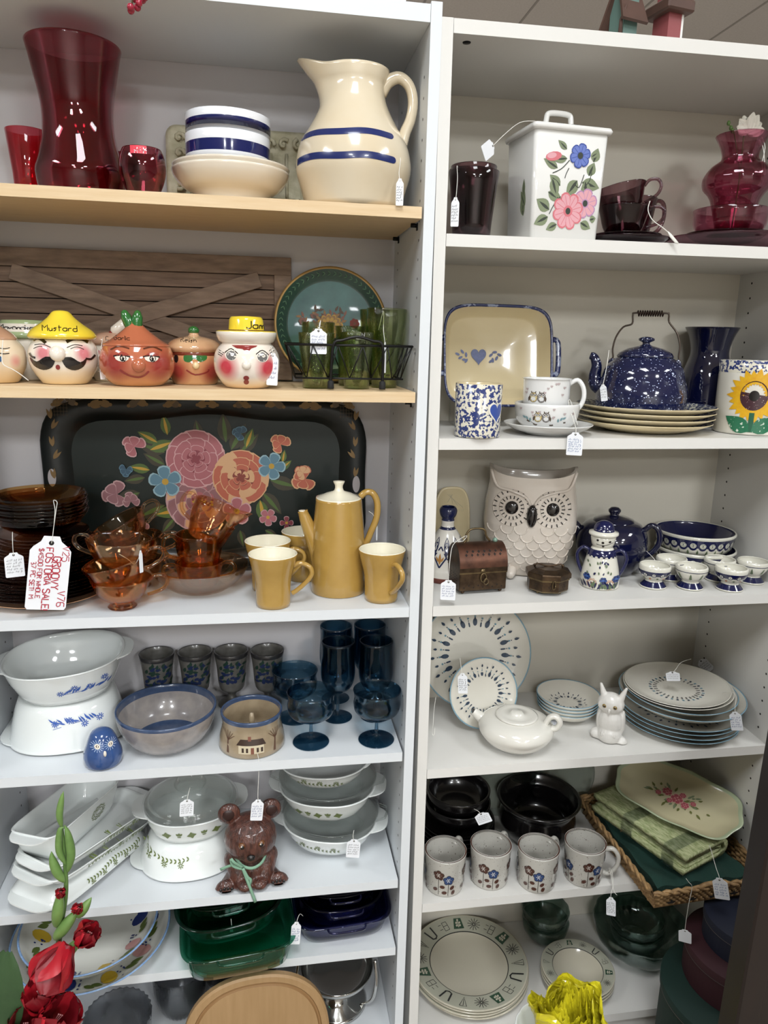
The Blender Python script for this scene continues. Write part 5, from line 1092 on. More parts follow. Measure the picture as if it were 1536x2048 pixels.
ptag(593, 1848, 19, 48, -.012, 'price tag at the left corner of the cobalt blue glass dishes', lines=6, ink=INK, ang=rad(4), string=[(595, 1838), (600, 1828, .0), (606, 1832, .01)], seed=20)
# ================================================================ LEFT CASE, bottom shelf
z7 = zs('L7', -.3)+.001
WD = M('maple_board', 'ab8a62', .5, var=.3, vscale=10, col2='98784f', stretch=(8, 1, 1)); WDG = M('maple_groove', '8f6c44', .6)
P = hitY(515, 1990, -.02); t = T('cutting_board', 'round-cornered wooden cutting board with a juice groove standing at the bottom', 'cutting board', (P.x, -.088, -.078), (rad(-10), 0, rad(3)))
b = B(WD, WDG); top = (hitY(515, 1955, -.035).z+.078)/cos(rad(10)); w_ = .15; XM = Matrix.Translation((0, 0, top-w_)) @ Matrix.Rotation(pi/2, 4, 'X')
b.lathe([(0, -.009), (w_*.97, -.009), (w_, -.006), (w_, .006), (w_*.97, .009), (w_*.9, .009), (w_*.885, .006), (w_*.865, .006), (w_*.85, .009), (0, .009)], 0, 64, X=XM, mats=[0, 0, 0, 0, 0, 1, 1, 1, 0], ex=2.4, smooth=False); b.build('board', t)
STL = M('polished_steel', 'c9c9c6', .12, metal=1); STD = M('dark_steel', '4a4846', .25, metal=.9)
s = Spot('L7', 670, 2012, 42, ymax=.12); k = s.mpp()
t = T('serving_stand', 'chrome serving stand with dark bowl and looped handles', 'serving dish', s.c, (0, 0, s.face)); q = s.z(1935)
b = B(STL); b.lathe([(0, 0), (56*k, 0), (60*k, .004), (56*k, .008), (30*k, .012), (24*k, .03), (22*k, .05), (24*k, .056), (0, .057)], 0, 44); b.build('foot', t)
b = B(STL); p = sm2([(20*k, .057), (50*k, .066), (66*k, .082), (72*k, .1)], 3); b.lathe(cup(p, .002), 0, 48); b.build('tray', t)
for sg in (-1, 1):
    b = B(STL); b.tube(smooth([V((sg*50*k, -.02, .008)), V((sg*70*k, -.03, .03)), V((sg*78*k, -.03, .08)), V((sg*74*k, -.02, .13))], 5), .0045, 0, 8, flat=.5); b.build('handle', t)
CUT = glass('smoky_cut_glass', '8a8d92', .35, rib=120)
for (px, yy, r, h, label) in ((240, .03, .068, .10, 'cut glass bowl with fine ribs at the lower left of the bottom shelf'), (362, .13, .058, .11, 'dark smoky glass bowl behind the cutting board')):
    s = Spot('L7', px, Y=yy+.02); b = B(CUT); p = sm2([(r*.5, 0), (r*.7, .004), (r*.95, h*.4), (r, h*.8), (r*1.03, h)], 3); b.lathe(cup(p, .004), 0, 60, nf=30, flute=.05); tag(b.build('glass_bowl', loc=s.c), label, 'bowl', 'smoky glass bowls on the bottom shelf')
t = casserole('roaster', 'dark enamel roasting pan at the back of the bottom shelf', 'pan', (hit('L7', 480, 1990).x, .215, z7), (0, 0, 0), .10, .05, .07, M('dark_enamel', '1c1c20', .25, coat=.4), ears=.02)
# ================================================================ gladiolus in the foreground, in a floor vase
PET = M('gladiolus_red', '9c1222', .42, var=.4, vscale=25, col2='c01f2c'); PED = M('gladiolus_dark_red', '6a0c18', .45, var=.4, vscale=30, col2='8a1320'); STM = M('stem_green', '6a8a4a', .45, var=.4, vscale=30, col2='4f7038'); SEP = M('bud_green', '7a9a55', .4, var=.4, vscale=40, col2='5a7c40'); LFG = M('big_leaf_green', '3d5a34', .55, var=.5, vscale=14, col2='2d4628', bump=.3, bscale=90)
GY = -.22
base = hitY(110, 2048, GY); foot = V((base.x-.01, GY, -.08))
t = T('gladiolus', 'artificial red gladiolus spike with green buds rising at the lower left', 'artificial flower', foot)
def gp(px, py, dy=0): return hitY(px, py, GY+dy)-foot
b = B(STM); b.tube(smooth([V((0, 0, .01)), gp(95, 2150), gp(100, 2040), gp(112, 1930), gp(122, 1850), gp(132, 1780), gp(128, 1700), gp(122, 1640), gp(124, 1590)], 5), [.0065*(1-.7*i/41) for i in range(41)], 0, 8); b.build('stem', t)
def spindle(pts, rmax, mat, name, flat_=1):
    P = smooth(pts, 5); n = len(P)-1; b = B(mat); b.tube(P, [max(.0006, rmax*sin(pi*min(1, (i/n)**.75))) for i in range(n+1)], 0, 12, flat=flat_); return b.build(name, t)
for pts, r in (([(124, 1655), (119, 1630), (123, 1600), (127, 1583)], .0055), ([(133, 1730), (118, 1700), (120, 1660), (129, 1655)], .0055), ([(135, 1745), (142, 1710), (136, 1670), (129, 1650)], .007), ([(130, 1765), (115, 1745), (105, 1720), (103, 1703)], .0075)):
    spindle([gp(*q, -.006) for q in pts], r, SEP, 'bud')
def calyx(a, c, r): spindle([gp(*a, -.008), (gp(*a, -.012)+gp(*c, -.012))/2, gp(*c, -.01)], r, SEP, 'sepal')
calyx((112, 1855), (122, 1775), .0095); calyx((108, 1880), (160, 1815), .010); calyx((128, 1915), (165, 1872), .009)
def petal3(o, d, L, w, mat, curl=.5, roll=0, cupd=.35, side=None):
    """one curved petal: starts at o, points along d, curls outward"""
    d = V(d).normalized(); s_ = V(side) if side else d.cross(V((0, 1, .3))); s_ = (s_-d*s_.dot(d)).normalized(); s_ = Matrix.Rotation(roll, 3, d) @ s_; n_ = d.cross(s_); R = []; N = 9; Mm = 8; rn = random.Random(int(L*1e5)+int(roll*10))
    for i in range(N+1):
        q = i/N; wd = w*sin(pi*min(.97, .12+.85*q)**1.1)**.8; row = []
        for j in range(Mm+1):
            u = -1+2*j/Mm; row.append(o+d*(L*q-(L*.35*curl*q*q*q))+n_*(L*curl*.5*q*q-cupd*w*(1-u*u)*(1-q*.6)+.0018*sin(u*7+q*6))+s_*(wd*u))
        R.append(row)
    th = [[p+n_*.0006 for p in r_] for r_ in R]
    b = B(mat); b.rings(R, 0, closed=False); b.rings(th, 0, closed=False); return b
def bloom(a, c, L, n=6, w=.02, mats=(PET, PED), open_=.8, dy=-.02):
    o = gp(*a, dy); d = (gp(*c, dy-.03)-o).normalized(); s_ = d.cross(V((0, 1, 0))).normalized(); n_ = d.cross(s_)
    for i in range(n):
        q = 2*pi*i/n+.4; rd = s_*cos(q)+n_*sin(q); dd = d+rd*open_*(.65 if i % 2 else .95); bb = petal3(o+rd*.003, dd, L*(1 if i % 2 else .9), w, mats[i % 2], curl=.35, side=d.cross(rd)); bb.build('petal', t)
    for j in range(3): b = B(M('stamen', 'c98a8a', .5)); b.tube([o, o+d*L*.6+s_*.003*(j-1)], .0006, 0, 5); b.ball(o+d*L*.62+s_*.003*(j-1), .0015, 0, 6); b.build('stamen', t)
b_ = [((120, 1790), (128, 1760), .02, .008), ((150, 1820), (185, 1800), .022, .009)]
for a, c, L, w in b_: bloom(a, c, L, 4, w, open_=.25, dy=-.012)
calyx((155, 1835), (183, 1795), .008)
bloom((160, 1880), (212, 1840), .052, 6, .02, open_=.5, dy=-.02)
bloom((130, 1895), (95, 1960), .075, 6, .032, open_=.75, dy=-.03)
bloom((90, 2010), (45, 1900), .06, 5, .024, open_=.8, dy=-.03)
bloom((95, 2065), (150, 1990), .09, 6, .036, open_=.65, dy=-.04)
bloom((60, 2080), (40, 2000), .08, 6, .03, open_=.6, dy=-.03)
b = B(LFG); o = gp(-30, 2120, -.03); Lf = petal3(o, gp(10, 1900, -.03)-o, (gp(15, 1905, -.03)-o).length, .045, LFG, curl=.1, cupd=.1, side=(1, -.1, 0)); Lf.build('leaf', t)
b = B(M('grey_vase_glaze', '6d6f70', .3, coat=.3)); b.lathe([(0, 0)]+sm2([(.06, 0), (.075, .05), (.07, .12), (.045, .2), (.04, .23), (.05, .26)], 4)+sm2([(.047, .26), (.037, .23), (.04, .2), (.0, .02)], 3), 0, 40)
o = hitY(110, 2048, GY); v_ = b.build('floor_vase', loc=(foot.x, foot.y, -.079)); tag(v_, 'grey glazed vase on the floor that holds the gladiolus stem', 'vase')
# ================================================================ RIGHT CASE top: birdhouses, amethyst glass, canister
AMY = glass('amethyst_glass', '5a3038', .35); AMYD = glass('dark_amethyst_glass', '3a1a26', .35); CRN = glass('cranberry_glass', 'b04a68', .35)
RF = M('brown_roof_wood', '5c4238', .6, var=.4, vscale=30, col2='4a352d')
s = Spot('R0', 1243, Y=.045); t = T('birdhouse', 'small birdhouse with grey green body and steep brown roof on the right bookcase', 'birdhouse', s.c, (0, 0, .2), 'small wooden birdhouses'); k = s.mpp()
b = B(M('sage_paint', '5f7a72', .6)); b.box((-16*k, -.02, 0), (16*k, .02, 85*k)); b.build('house_body', t)
b = B(RF); b.add([(-30*k, -.034, 30*k), (30*k, -.034, 28*k), (22*k, 0, 120*k), (-20*k, 0, 122*k), (-30*k, -.030, 27*k), (30*k, -.030, 25*k), (22*k, .004, 118*k), (-20*k, .004, 118*k)], [(0, 1, 2, 3), (4, 7, 6, 5), (0, 4, 5, 1), (1, 5, 6, 2), (0, 3, 7, 4)], 0, False); b.build('roof_board', t)
b = B(RF); b.add([(-30*k, .034, 30*k), (30*k, .034, 28*k), (22*k, 0, 120*k), (-20*k, 0, 122*k), (-30*k, .030, 27*k), (30*k, .030, 25*k), (22*k, -.004, 118*k), (-20*k, -.004, 118*k)], [(0, 3, 2, 1), (4, 5, 6, 7), (0, 1, 5, 4), (1, 2, 6, 5), (0, 4, 7, 3)], 0, False); b.build('roof_board', t)
b = B(RF); b.tube([V((-24*k, -.022, 0)), V((-24*k, -.022, 30*k)), V((-18*k, -.03, 60*k))], [.004, .003, .001], 0, 6); b.build('side_board', t)
s = Spot('R0', 1331, Y=.04); t = T('birdhouse', 'small dusty red birdhouse with a flat brown roof ledge, right of the green one', 'birdhouse', s.c, (0, 0, .2), 'small wooden birdhouses'); k = s.mpp()
b = B(M('dusty_red_paint', '8f4a4c', .6), M('white_trim_paint', 'e6e4e0', .5)); b.box((-17*k, -.02, 0), (14*k, .02, 60*k), 0); b.box((14*k, -.02, 0), (19*k, .02, 60*k), 1); b.build('house_body', t)
b = B(RF); b.box((-32*k, -.034, 50*k), (32*k, .032, 72*k), bev=.003); b.build('roof_ledge', t); b = B(M('dusty_red_paint', '8f4a4c')); b.box((-16*k, -.015, 72*k), (14*k, .015, 130*k)); b.build('upper_story', t)
# amethyst tumblers
gA = 'amethyst glass tumblers'
for cx, Y, tp, h_, hb, label in ((942, .06, 345, 51, 37, 'nested amethyst glass tumbler on the left of the top right shelf, tag hanging in it'), (935, .19, 342, 44, 30, 'amethyst glass tumbler standing behind the nested ones')):
    s = Spot('R1', cx, Y=Y); p = s.prof([(hb, None), (hb+2, 450), (h_-4, 370), (h_, tp)]); 
    lathe_obj('tumbler', label, 'tumbler', s, p, AMY, .003, group=gA)
s = Spot('R1', 942, Y=.06, dz=.012); k = s.mpp(); p = s.prof([(29, None), (31, 440), (40, 365), (46, 334)]); lathe_obj('tumbler', 'amethyst glass tumbler nested inside the front left one with ringed sides', 'tumbler', s, p, AMY, .0025, group=gA)
ptag(911, 400, 16, 50, .012, 'price tag on string hanging in front of the amethyst tumblers', lines=6, ink=BINK, string=[(913, 385), (915, 355, .02), (914, 332, .03), (917, 338, .04)], seed=22)
# floral canister
CW = M('canister_white_glaze', 'e4e3df', .1, coat=.6)
s = Spot('R1', 1100, Y=.085); k = s.mpp(); zt = s.z(278); zl = s.z(262)
t = T('canister', 'square white ceramic canister hand painted with flowers, lid with loop handle', 'canister', s.c, (0, 0, s.face*.35+rad(13)))
hw_, dp = 69*k, 55*k
def rsq(w, d, r, z, n=5):
    o = []
    for cx, cy, a0 in ((w-r, d-r, 0), (-w+r, d-r, pi/2), (-w+r, -d+r, pi), (w-r, -d+r, -pi/2)):
        for i in range(n+1): q = a0+pi/2*i/n; o.append((cx+r*cos(q), cy+r*sin(q), z))
    return o
hb, ht, db, dt = 70*k, 76*k, .055, .059; r_ = .008
b = B(CW); b.rings([rsq(hb-.003, db-.003, r_, 0), rsq(hb, db, r_, .003), rsq(ht, dt, r_, zt-.002), rsq(ht-.004, dt-.004, r_*.6, zt), rsq(ht-.005, dt-.005, r_*.6, zt-.01)], 0, True, True, True); b.build('canister_body', t)
b = B(CW); b.rings([rsq(ht+.004, dt+.004, r_, zt-.002), rsq(ht+.006, dt+.006, r_, zt+.003), rsq(ht+.004, dt+.004, r_, zt+.008), rsq(ht*.7, dt*.7, r_, zt+.014), rsq(ht*.3, dt*.3, r_*.6, zt+.018)], 0, True, True, True)
b.build('lid', t); lid = kids(t)[-1]
b = B(CW); P = [V((-28*k, 0, zt+.012)), V((-26*k, 0, zt+.03)), V((-22*k, 0, zt+.040)), V((0, 0, zt+.042)), V((22*k, 0, zt+.040)), V((26*k, 0, zt+.03)), V((28*k, 0, zt+.012))]; b.tube(smooth(P, 4), .005, 0, 10); b.build('handle', lid)
GL = M('sage_leaf_paint', '7f8a6c', .35); GLD_ = M('olive_dark_paint', '3a4038', .35); CBL = M('blue_flower_paint', '3a4f9a', .35); CPK = M('pink_flower_paint', 'd1737c', .35); CPL = M('pale_pink_paint', 'dca3ab', .35); CLV = M('lavender_paint', 'b58bb0', .35)
b = B(CW); mp = lambda u, v, e: (u*(hb+(ht-hb)*v/zt)/ht, -(db+(dt-db)*v/zt)-e, v); q = lambda px, py: ((px-1088)*k*1.02, s.z(py))
for px, py, a, L, w, m_ in ((1062, 352, 2.7, 34, 8, GL), (1070, 385, 2.5, 30, 9, GL), (1045, 398, -.4, 34, 10, GL), (1052, 372, -1.2, 36, 10, GL), (1135, 335, 1.3, 26, 10, GL), (1130, 325, .6, 16, 5, GL), (1115, 375, -.2, 40, 12, GL), (1105, 372, -2.2, 36, 12, GL), (1122, 372, -1.4, 40, 11, GL), (1128, 362, 1.2, 26, 10, GL), (1050, 432, 2.6, 34, 12, GL), (1048, 445, 3.6, 34, 10, GL), (1120, 452, -.4, 26, 9, GL), (1140, 446, .3, 14, 7, GL), (1068, 458, 3.6, 26, 8, GL), (1078, 315, 2.5, 24, 6, GL), (1080, 332, 3.3, 30, 7, GL)):
    u, v = q(px, py); b.leaf(u, v, a, L*k, w*k, mp, m_); b.leaf(u, v, a, L*k*.8, w*k*.25, mp, GLD_)
for pts in (((1072, 405), (1060, 420), (1050, 440)), ((1118, 360), (1110, 385), (1100, 380)), ((1085, 335), (1070, 352), (1052, 362)), ((1120, 385), (1130, 372), (1134, 355)), ((1085, 350), (1080, 362), (1078, 370))): b.line([(v_.x, v_.y) for v_ in smooth([q(*x) for x in pts], 4)], 1.6*k, mp, GLD_)
u, v = q(1052, 330); b.ell(u, v, 17*k, 8*k, mp, CPK, .2); b.ell(u-4*k, v+1*k, 10*k, 5*k, mp, CPL, .2)
for px, py, r, n, c1, c2, cc in ((1126, 415, 27, 6, CLV, CPL, GLD_), (1090, 432, 34, 8, CPK, CPL, GLD_), (1106, 325, 22, 6, CBL, M('blue_flower_light', '6a7cc0', .35), GLD_)):
    u, v = q(px, py); flower(b, u, v, r*k, n, mp, c2, c1, c1, rot=.3, cr=.3)
    for i in range(n): a = .3+2*pi*i/n; b.line([(u+r*k*.25*cos(a), v+r*k*.25*sin(a)), (u+r*k*.85*cos(a), v+r*k*.85*sin(a))], 1*k, mp, c1)
    b.ell(u, v, 5.5*k, 6*k, mp, cc)
u, v = q(1030, 460)
b.build('painted_flowers', t)
b = B(CW); mpl = lambda u, v, e: (-(hb+(ht-hb)*v/zt)-e, u, v)
for px, py, a, L, w in ((0, 440, 1.3, 40, 10), (4, 430, 1.8, 36, 9), (-4, 420, 1.0, 34, 8), (2, 400, 1.6, 30, 7)): b.leaf(px*k-.02, s.z(py), a, L*k, w*k, mpl, GL); b.leaf(px*k-.02, s.z(py), a, L*k*.8, w*k*.2, mpl, GLD_)
b.build('painted_side_leaves', t)
b = B(GLD_)
for dx, rr_ in ((-14*k, 0), (16*k, 1)): b.tube([V((dx-.006, -dt*.55, zt+.0165)), V((dx, -dt*.62, zt+.0155)), V((dx+.006, -dt*.6, zt+.016))], .0009, 0, 6)
b.build('lid_brush_marks', lid)
ptag(985, 292, 30, 34, .03, 'grey edge-on price tag tied to the canister handle', lines=0, blank=True, ang=rad(55), turn=.9, string=[(1010, 268, .04), (1040, 245, .06), (1070, 242, .08)])
# amethyst cups on saucers
gC = 'dark amethyst cups and saucers'
s = Spot('R1', 1250, Y=.08); k = s.mpp()
def plt(sp, name, label, r, h, mat, foot=.6, cat='plate', grp=None, t=.0025, dz=0, **kw):
    p = [(r*foot, 0), (r*foot*1.04, .001), (r*.8, h*.4), (r, h)]; b = B(mat); b.lathe(cup(p, t), 0, 60, **kw); return tag(b.build(name, loc=(sp.c.x, sp.c.y, sp.c.z+dz), rot=(0, 0, sp.face)), label, cat, grp)
plt(s, 'plate', 'dark amethyst glass plate beneath the amethyst cups', 86*k, .012, AMYD, grp=gC); plt(s, 'saucer', 'dark amethyst glass saucer between plate and cups', 68*k, .012, AMYD, dz=.007, cat='saucer', grp=gC)
cpa = lambda k: sm2([(24*k, 0), (27*k, .002), (38*k, .02), (46*k, .045), (50*k, .055)], 3)
s1 = Spot('R1', 1243, Y=.08, dz=.0135); gcup(s1, cpa(k), 'dark amethyst glass cup at the bottom of the stacked pair, handle right', AMY, hs=((1, 0),), grp=gC, hr=.003)
s1 = Spot('R1', 1247, Y=.08, dz=.0135+.036); gcup(s1, cpa(k), 'dark amethyst glass cup tilted on top of the stacked pair', AMY, hs=((1, 0),), rot=(0, rad(-13), 0), grp=gC, hr=.003)
s1 = Spot('R1', 1256, Y=.19); gcup(s1, [(q, z*1.9) for q, z in cpa(k)], 'amethyst glass cup standing behind the stacked pair', AMY, hs=((1, .5),), grp=gC)
b = B(STRING); P = [hitY(*q) for q in ((1300, 402, .03), (1296, 420, .028), (1305, 440, .01), (1325, 455, -.004), (1340, 468, -.008))]; b.tube(smooth(P, 4), .0008, 0, 6); b.tube([hitY(1336, 463, -.008), hitY(1342, 472, -.009), hitY(1352, 484, -.009), hitY(1357, 487, -.009)], [.001, .003, .003, .001], 0, 8, flat=.3); tag(b.build('price_tag'), 'white string with edge-on tag hanging from the amethyst cup handle', 'price tag', 'price tags on strings')
# pie dish, bowl and cranberry vase
s = Spot('R1', 1461, Y=.135); k = s.mpp(); p = [(104*k, 0), (108*k, .002), (128*k, .02), (130*k, .024), (136*k, .027)]
b = B(glass('plum_glass', '6a3240', .3)); b.lathe(cup(p, .004), 0, 72, nf=44, flute=.012); tag(b.build('pie_dish', loc=s.c), 'large fluted plum coloured glass pie dish at the right end of the top shelf', 'dish')
s = Spot('R1', 1450, Y=.12, dz=.008); k = s.mpp(); plt(s, 'saucer', 'amethyst glass saucer under the cranberry bowl in the pie dish', 78*k, .016, AMY, cat='saucer', dz=.012)
s = Spot('R1', 1456, Y=.12, dz=.035); k = s.mpp(); p = sm2([(50*k, 0), (60*k, .004), (68*k, .02), (70*k, .045)], 3)
lathe_obj('glass_bowl', 'round cranberry glass bowl holding the cranberry vase', 'bowl', s, p, glass('pale_cranberry_glass', 'c0708a', .3), .0025)
s = Spot('R1', 1462, Y=.12, dz=.04); k = s.mpp(); p = sm2(s.prof([(30, None), (46, 400), (62, 378), (64, 355), (52, 335), (36, 322), (34, 310), (40, 292), (50, 272)]), 3)
b = B(CRN); b.lathe(cup(p, .0025), 0, 64, nf=22, flute=.03); tag(b.build('glass_vase', loc=s.c, rot=(0, 0, s.face)), 'ribbed cranberry pink glass vase with a white silk flower', 'vase'); H = p[-1][1]
t = T('silk_flower', 'white silk flower with green buds standing in the cranberry vase', 'artificial flower', s.c+V((0, 0, .006))); b = B(STM); b.tube(smooth([V((0, 0, 0)), V((.004, 0, H*.5)), V((.002, 0, H))], 4), .0016, 0, 6); b.tube(smooth([V((.003, 0, H*.6)), V((-.02, 0, H)), V((-.034, 0, H+.012))], 3), .001, 0, 6)
for q in ((-.034, H+.014), (-.028, H+.006), (-.024, H+.001)): b.ball(V((q[0], -.002, q[1])), .0035, 0, 8, s3=(1, 1, 1.4))
b.build('stem', t); WP = M('white_silk', 'ece9dc', .6)
for i, (a, L) in enumerate(((-70, .030), (-40, .034), (-18, .036), (8, .040), (30, .042), (55, .040), (78, .036), (20, .030), (-50, .026))):
    d = V((sin(rad(a)), -.25+.12*(i % 3), cos(rad(a)))); bb = petal3(V((.006, -.004, H-.002)), d, L, .0095, WP, curl=.25, side=(cos(rad(a)), 0, -sin(rad(a)))); bb.build('petal', t)
b = B(STRING); b.tube(smooth([hitY(*q) for q in ((1524, 275, .1), (1530, 295, .09), (1524, 330, .085), (1530, 350, .085), (1527, 300, .09), (1519, 280, .1))], 4), .0007, 0, 6); tag(b.build('string'), 'white loop of string on the rim of the cranberry vase', 'string')
# ================================================================ RIGHT CASE second shelf
SPG = speckle('blue_spongeware', 'ded9c8', '2c3a70', 150, .5, .2, 'n', .03); SPGD = speckle('dark_blue_sponge_rim', '27305a', '8a92a8', 90, .56, .25, 'n', .05)
SCR = M('sponge_cream', 'd8c9a4', .22, coat=.4, var=.3, vscale=10, col2='cdbb93'); HRT = M('heart_navy', '33406e', .35, var=.5, vscale=200, col2='4a5686')
# heart dish leaning on acrylic stand
a_, c_ = hitY(878, 735, .2), hitY(1096, 735, .2); zb = hitY(985, 862, .15).z; pl = Pl(((a_.x+c_.x)/2+.002, .165, ZS['R2']+.032), rad(-10), rad(2))
tl = pl.uv(985, 610)[1]; bl_ = pl.uv(985, 815)[1]; hw = (c_.x-a_.x)/2; hh = (tl-bl_)/2; zc = (tl+bl_)/2
t = T('baking_dish', 'square cream stoneware dish with blue sponged rim and stenciled heart, leaning at the back', 'baking dish', pl.O, pl.rot)
sq = lambda w, h, y, ex=5: [(w*math.copysign(abs(cos(a))**(2/ex), cos(a)), y, zc+h*math.copysign(abs(sin(a))**(2/ex), sin(a))) for a in [2*pi*i/72 for i in range(72)]]
b = B(SCR, SPGD); b.rings([sq(hw*.8, hh*.8, .03), sq(hw*.9, hh*.9, .02), sq(hw*.99, hh*.99, -.006), sq(hw, hh, -.010), sq(hw*.975, hh*.97, -.012), sq(hw*.955, hh*.945, -.008), sq(hw*.84, hh*.82, .018), sq(hw*.8, hh*.78, .022), sq(hw*.1, hh*.1, .023)], mats=[0, 0, 1, 1, 1, 0, 0, 0], cap0=True, cap1=True); b.build('dish_body', t)
for sg in (-1, 1): b = B(SPGD); b.tube(smooth([V((sg*hw*.97, -.004, zc-.035)), V((sg*(hw+.012), -.004, zc-.03)), V((sg*(hw+.013), -.004, zc+.03)), V((sg*hw*.97, -.004, zc+.035))], 4), .006, 0, 8, flat=.6); b.build('handle', t)
b = B(HRT); mp = lambda u, v, e: (u, .0215-e, v); k = proj(pl.O)[2]/F; u0, v0 = pl.uv(957, 712, off=-.022)
def heart(u, v, r): return [(u+r*16*sin(t_)**3/17, v+r*(13*cos(t_)-5*cos(2*t_)-2*cos(3*t_)-cos(4*t_))/15) for t_ in [2*pi*i/36 for i in range(36)]]
b.poly(heart(u0, v0, 17*k), mp, 0)
for sg in (-1, 1):
    for dx, dz, a in ((26, 2, 1.1), (30, -8, .9), (34, 8, .5), (38, -4, .3), (44, 3, 0), (26, -10, -.2)): b.ell(u0+sg*dx*k, v0+dz*k, 5*k, 2.5*k, mp, 0, (a if sg > 0 else pi-a)+(.8 if dz < 0 else -.4))
b.build('stenciled_heart', t)
ACR = glass('acrylic', 'e8ece8', .2); t = T('plate_stand', 'clear acrylic plate stand holding the heart dish', 'stand', (pl.O.x-.055, .13, ZS['R2']+.0015))
for sg in (-1, 1):
    b = B(ACR); x = sg*.025; b.tube([V((x, -.035, .012)), V((x, -.03, .001)), V((x, .12, .001)), V((x, .125, .21)), ], .0018, 0, 6); b.tube([V((x, -.03, .001)), V((x, .01, .02)), V((x, .05, .03))], .0015, 0, 6); b.build('stand_rail', t)
b = B(ACR); b.box((-.02, .128, .14), (.022, .130, .238)); b.build('back_plate', t)
# spongeware mug
s = Spot('R2', 953, 877, 43); k = s.mpp(); p = s.prof([(44, None), (45, 860), (47, 767)]); p.insert(1, (p[0][0]+.001, .003))
t = T('mug', 'straight mug with blue sponge pattern and blue heart on a cream ground', 'mug', s.c, (0, 0, s.face)); b = B(SPG, SCR); c_ = cup(p, .004); n = len(p); b.lathe(c_, 0, 48, mats=[0]*n+[1]*(len(c_)-1-n)); b.build('cup_body', t); b = B(M('heart_mug_blue', '3d55a0', .3), M('mug_bare', 'ece8dc', .2)); b.lay = 6; b.inc = .00008; mp = around(p); b.poly(heart(42*k, s.z(818)-.002, 23*k), mp, 1); b.poly(heart(42*k, s.z(818)-.002, 19*k), mp, 0); b.build('painted_heart', t)
b = B(SPG); r = p[-1][0]; H = p[-1][1]; b.tube([Matrix.Rotation(rad(95), 3, 'Z') @ q for q in smooth([V((r*.9, 0, H*.8)), V((r*1.3, 0, H*.82)), V((r*1.5, 0, H*.55)), V((r*1.25, 0, H*.25)), V((r*.9, 0, H*.22))], 4)], .0055, 0, 8); b.build('handle', t)
# owl cup, bowl and saucer
OW = M('owl_cup_white', 'e6e6e4', .12, coat=.6); gO = 'owl printed breakfast set'; OY = M('owl_yellow', 'd9c58a', .4); OG = M('owl_grey', '8f8d8c', .4); OB = M('owl_brown_line', '55483c', .4); OBL = M('owl_teal', '7a9aa0', .4)
s = Spot('R2', 1094, 873, 55, ymax=.13); k = s.mpp(); b = B(OW); p = sm2([(48*k, 0), (52*k, .002), (70*k, .008), (86*k, .018), (88*k, .020)], 3); b.lathe(cup(p, .0025), 0, 56); tag(b.build('saucer', loc=s.c), 'plain white saucer under the owl printed bowl', 'saucer', gO)
def owl2(b, u, v, r, mp):
    for sg, c_ in ((-1, OY), (1, OG)):
        x = u+sg*r*.85; b.ell(x, v, r*.9, r*1.1, mp, OB); b.ell(x, v, r*.8, r*1.0, mp, c_)
        for q in (-1, 1): b.ell(x+q*r*.34, v+r*.45, r*.34, r*.34, mp, OB); b.ell(x+q*r*.34, v+r*.45, r*.27, r*.27, mp, OW); b.ell(x+q*r*.3, v+r*.45, r*.12, r*.12, mp, BLK); b.leaf(x+q*r*.3, v+r*.9, pi/2-q*.5, r*.5, r*.12, mp, OB)
        b.ell(x, v+r*.2, r*.1, r*.15, mp, OY); b.ell(x, v-r*.3, r*.5, r*.45, mp, OW); b.leaf(x+sg*r*.7, v+r*.3, -pi/2-sg*-.2, r*1.2, r*.25, mp, OB)
def hearts(b, mp, k, H, w, seed):
    R = random.Random(seed)
    for i in range(9): b.poly(heart(R.uniform(-w, w), H*R.uniform(.5, .9), 2.6*k), mp, M('grey_pink_heart', 'b9a9a8', .4))
s1 = Spot('R2', 1091, Y=s.c.y, dz=.009); p = sm2([(40*k, 0), (43*k, .002), (56*k, .014), (62*k, .03), (64*k, s1.z(806))], 3); t = T('bowl', 'white bowl printed with two owls on a branch, between saucer and cup', 'bowl', s1.c, (0, 0, s1.face), gO); b = B(OW); b.lathe(cup(p, .003), 0, 56); b.build('bowl_body', t)
b = B(OW); b.lay = 4; b.inc = .00002; mp = fr(p); owl2(b, -8*k, .027, 9*k, mp); b.line([(-36*k, .02), (-20*k, .012), (10*k, .012), (36*k, .018)], 3*k, mp, OB)
for sg in (-1, 1):
    for j in range(3): b.leaf(sg*(26+4*j)*k-4*k, .018+.003*j, pi/2-sg*.5*j, 8*k, 2*k, mp, OBL)
hearts(b, mp, k, p[-1][1], 50*k, 3); b.build('printed_owls', t)
zc_ = s1.z(806)-.004; s2 = Spot('R2', 1090, Y=s.c.y, dz=.010+zc_-.012); H = s2.z(757); p = sm2([(38*k, 0), (40*k, .002), (45*k, .02), (46*k, H-.005), (48*k, H)], 3); t = T('cup', 'white cup printed with two owls and grey hearts on top of the owl bowl', 'cup', s2.c, (0, 0, s2.face), gO); b = B(OW); b.lathe(cup(p, .003), 0, 48); b.build('cup_body', t)
b = B(OW); b.lay = 4; b.inc = .00002; mp = fr(p); owl2(b, -16*k, H*.45, 9*k, mp); hearts(b, mp, k, H, 38*k, 5); b.build('printed_owls', t)
b = B(OW); b.tube(smooth([V((43*k, 0, H*.85)), V((58*k, 0, H*.98)), V((70*k, 0, H*.75)), V((72*k, 0, H*.4)), V((62*k, 0, H*.1)), V((44*k, 0, H*.14))], 4), .0045, 0, 10); b.build('handle', t)
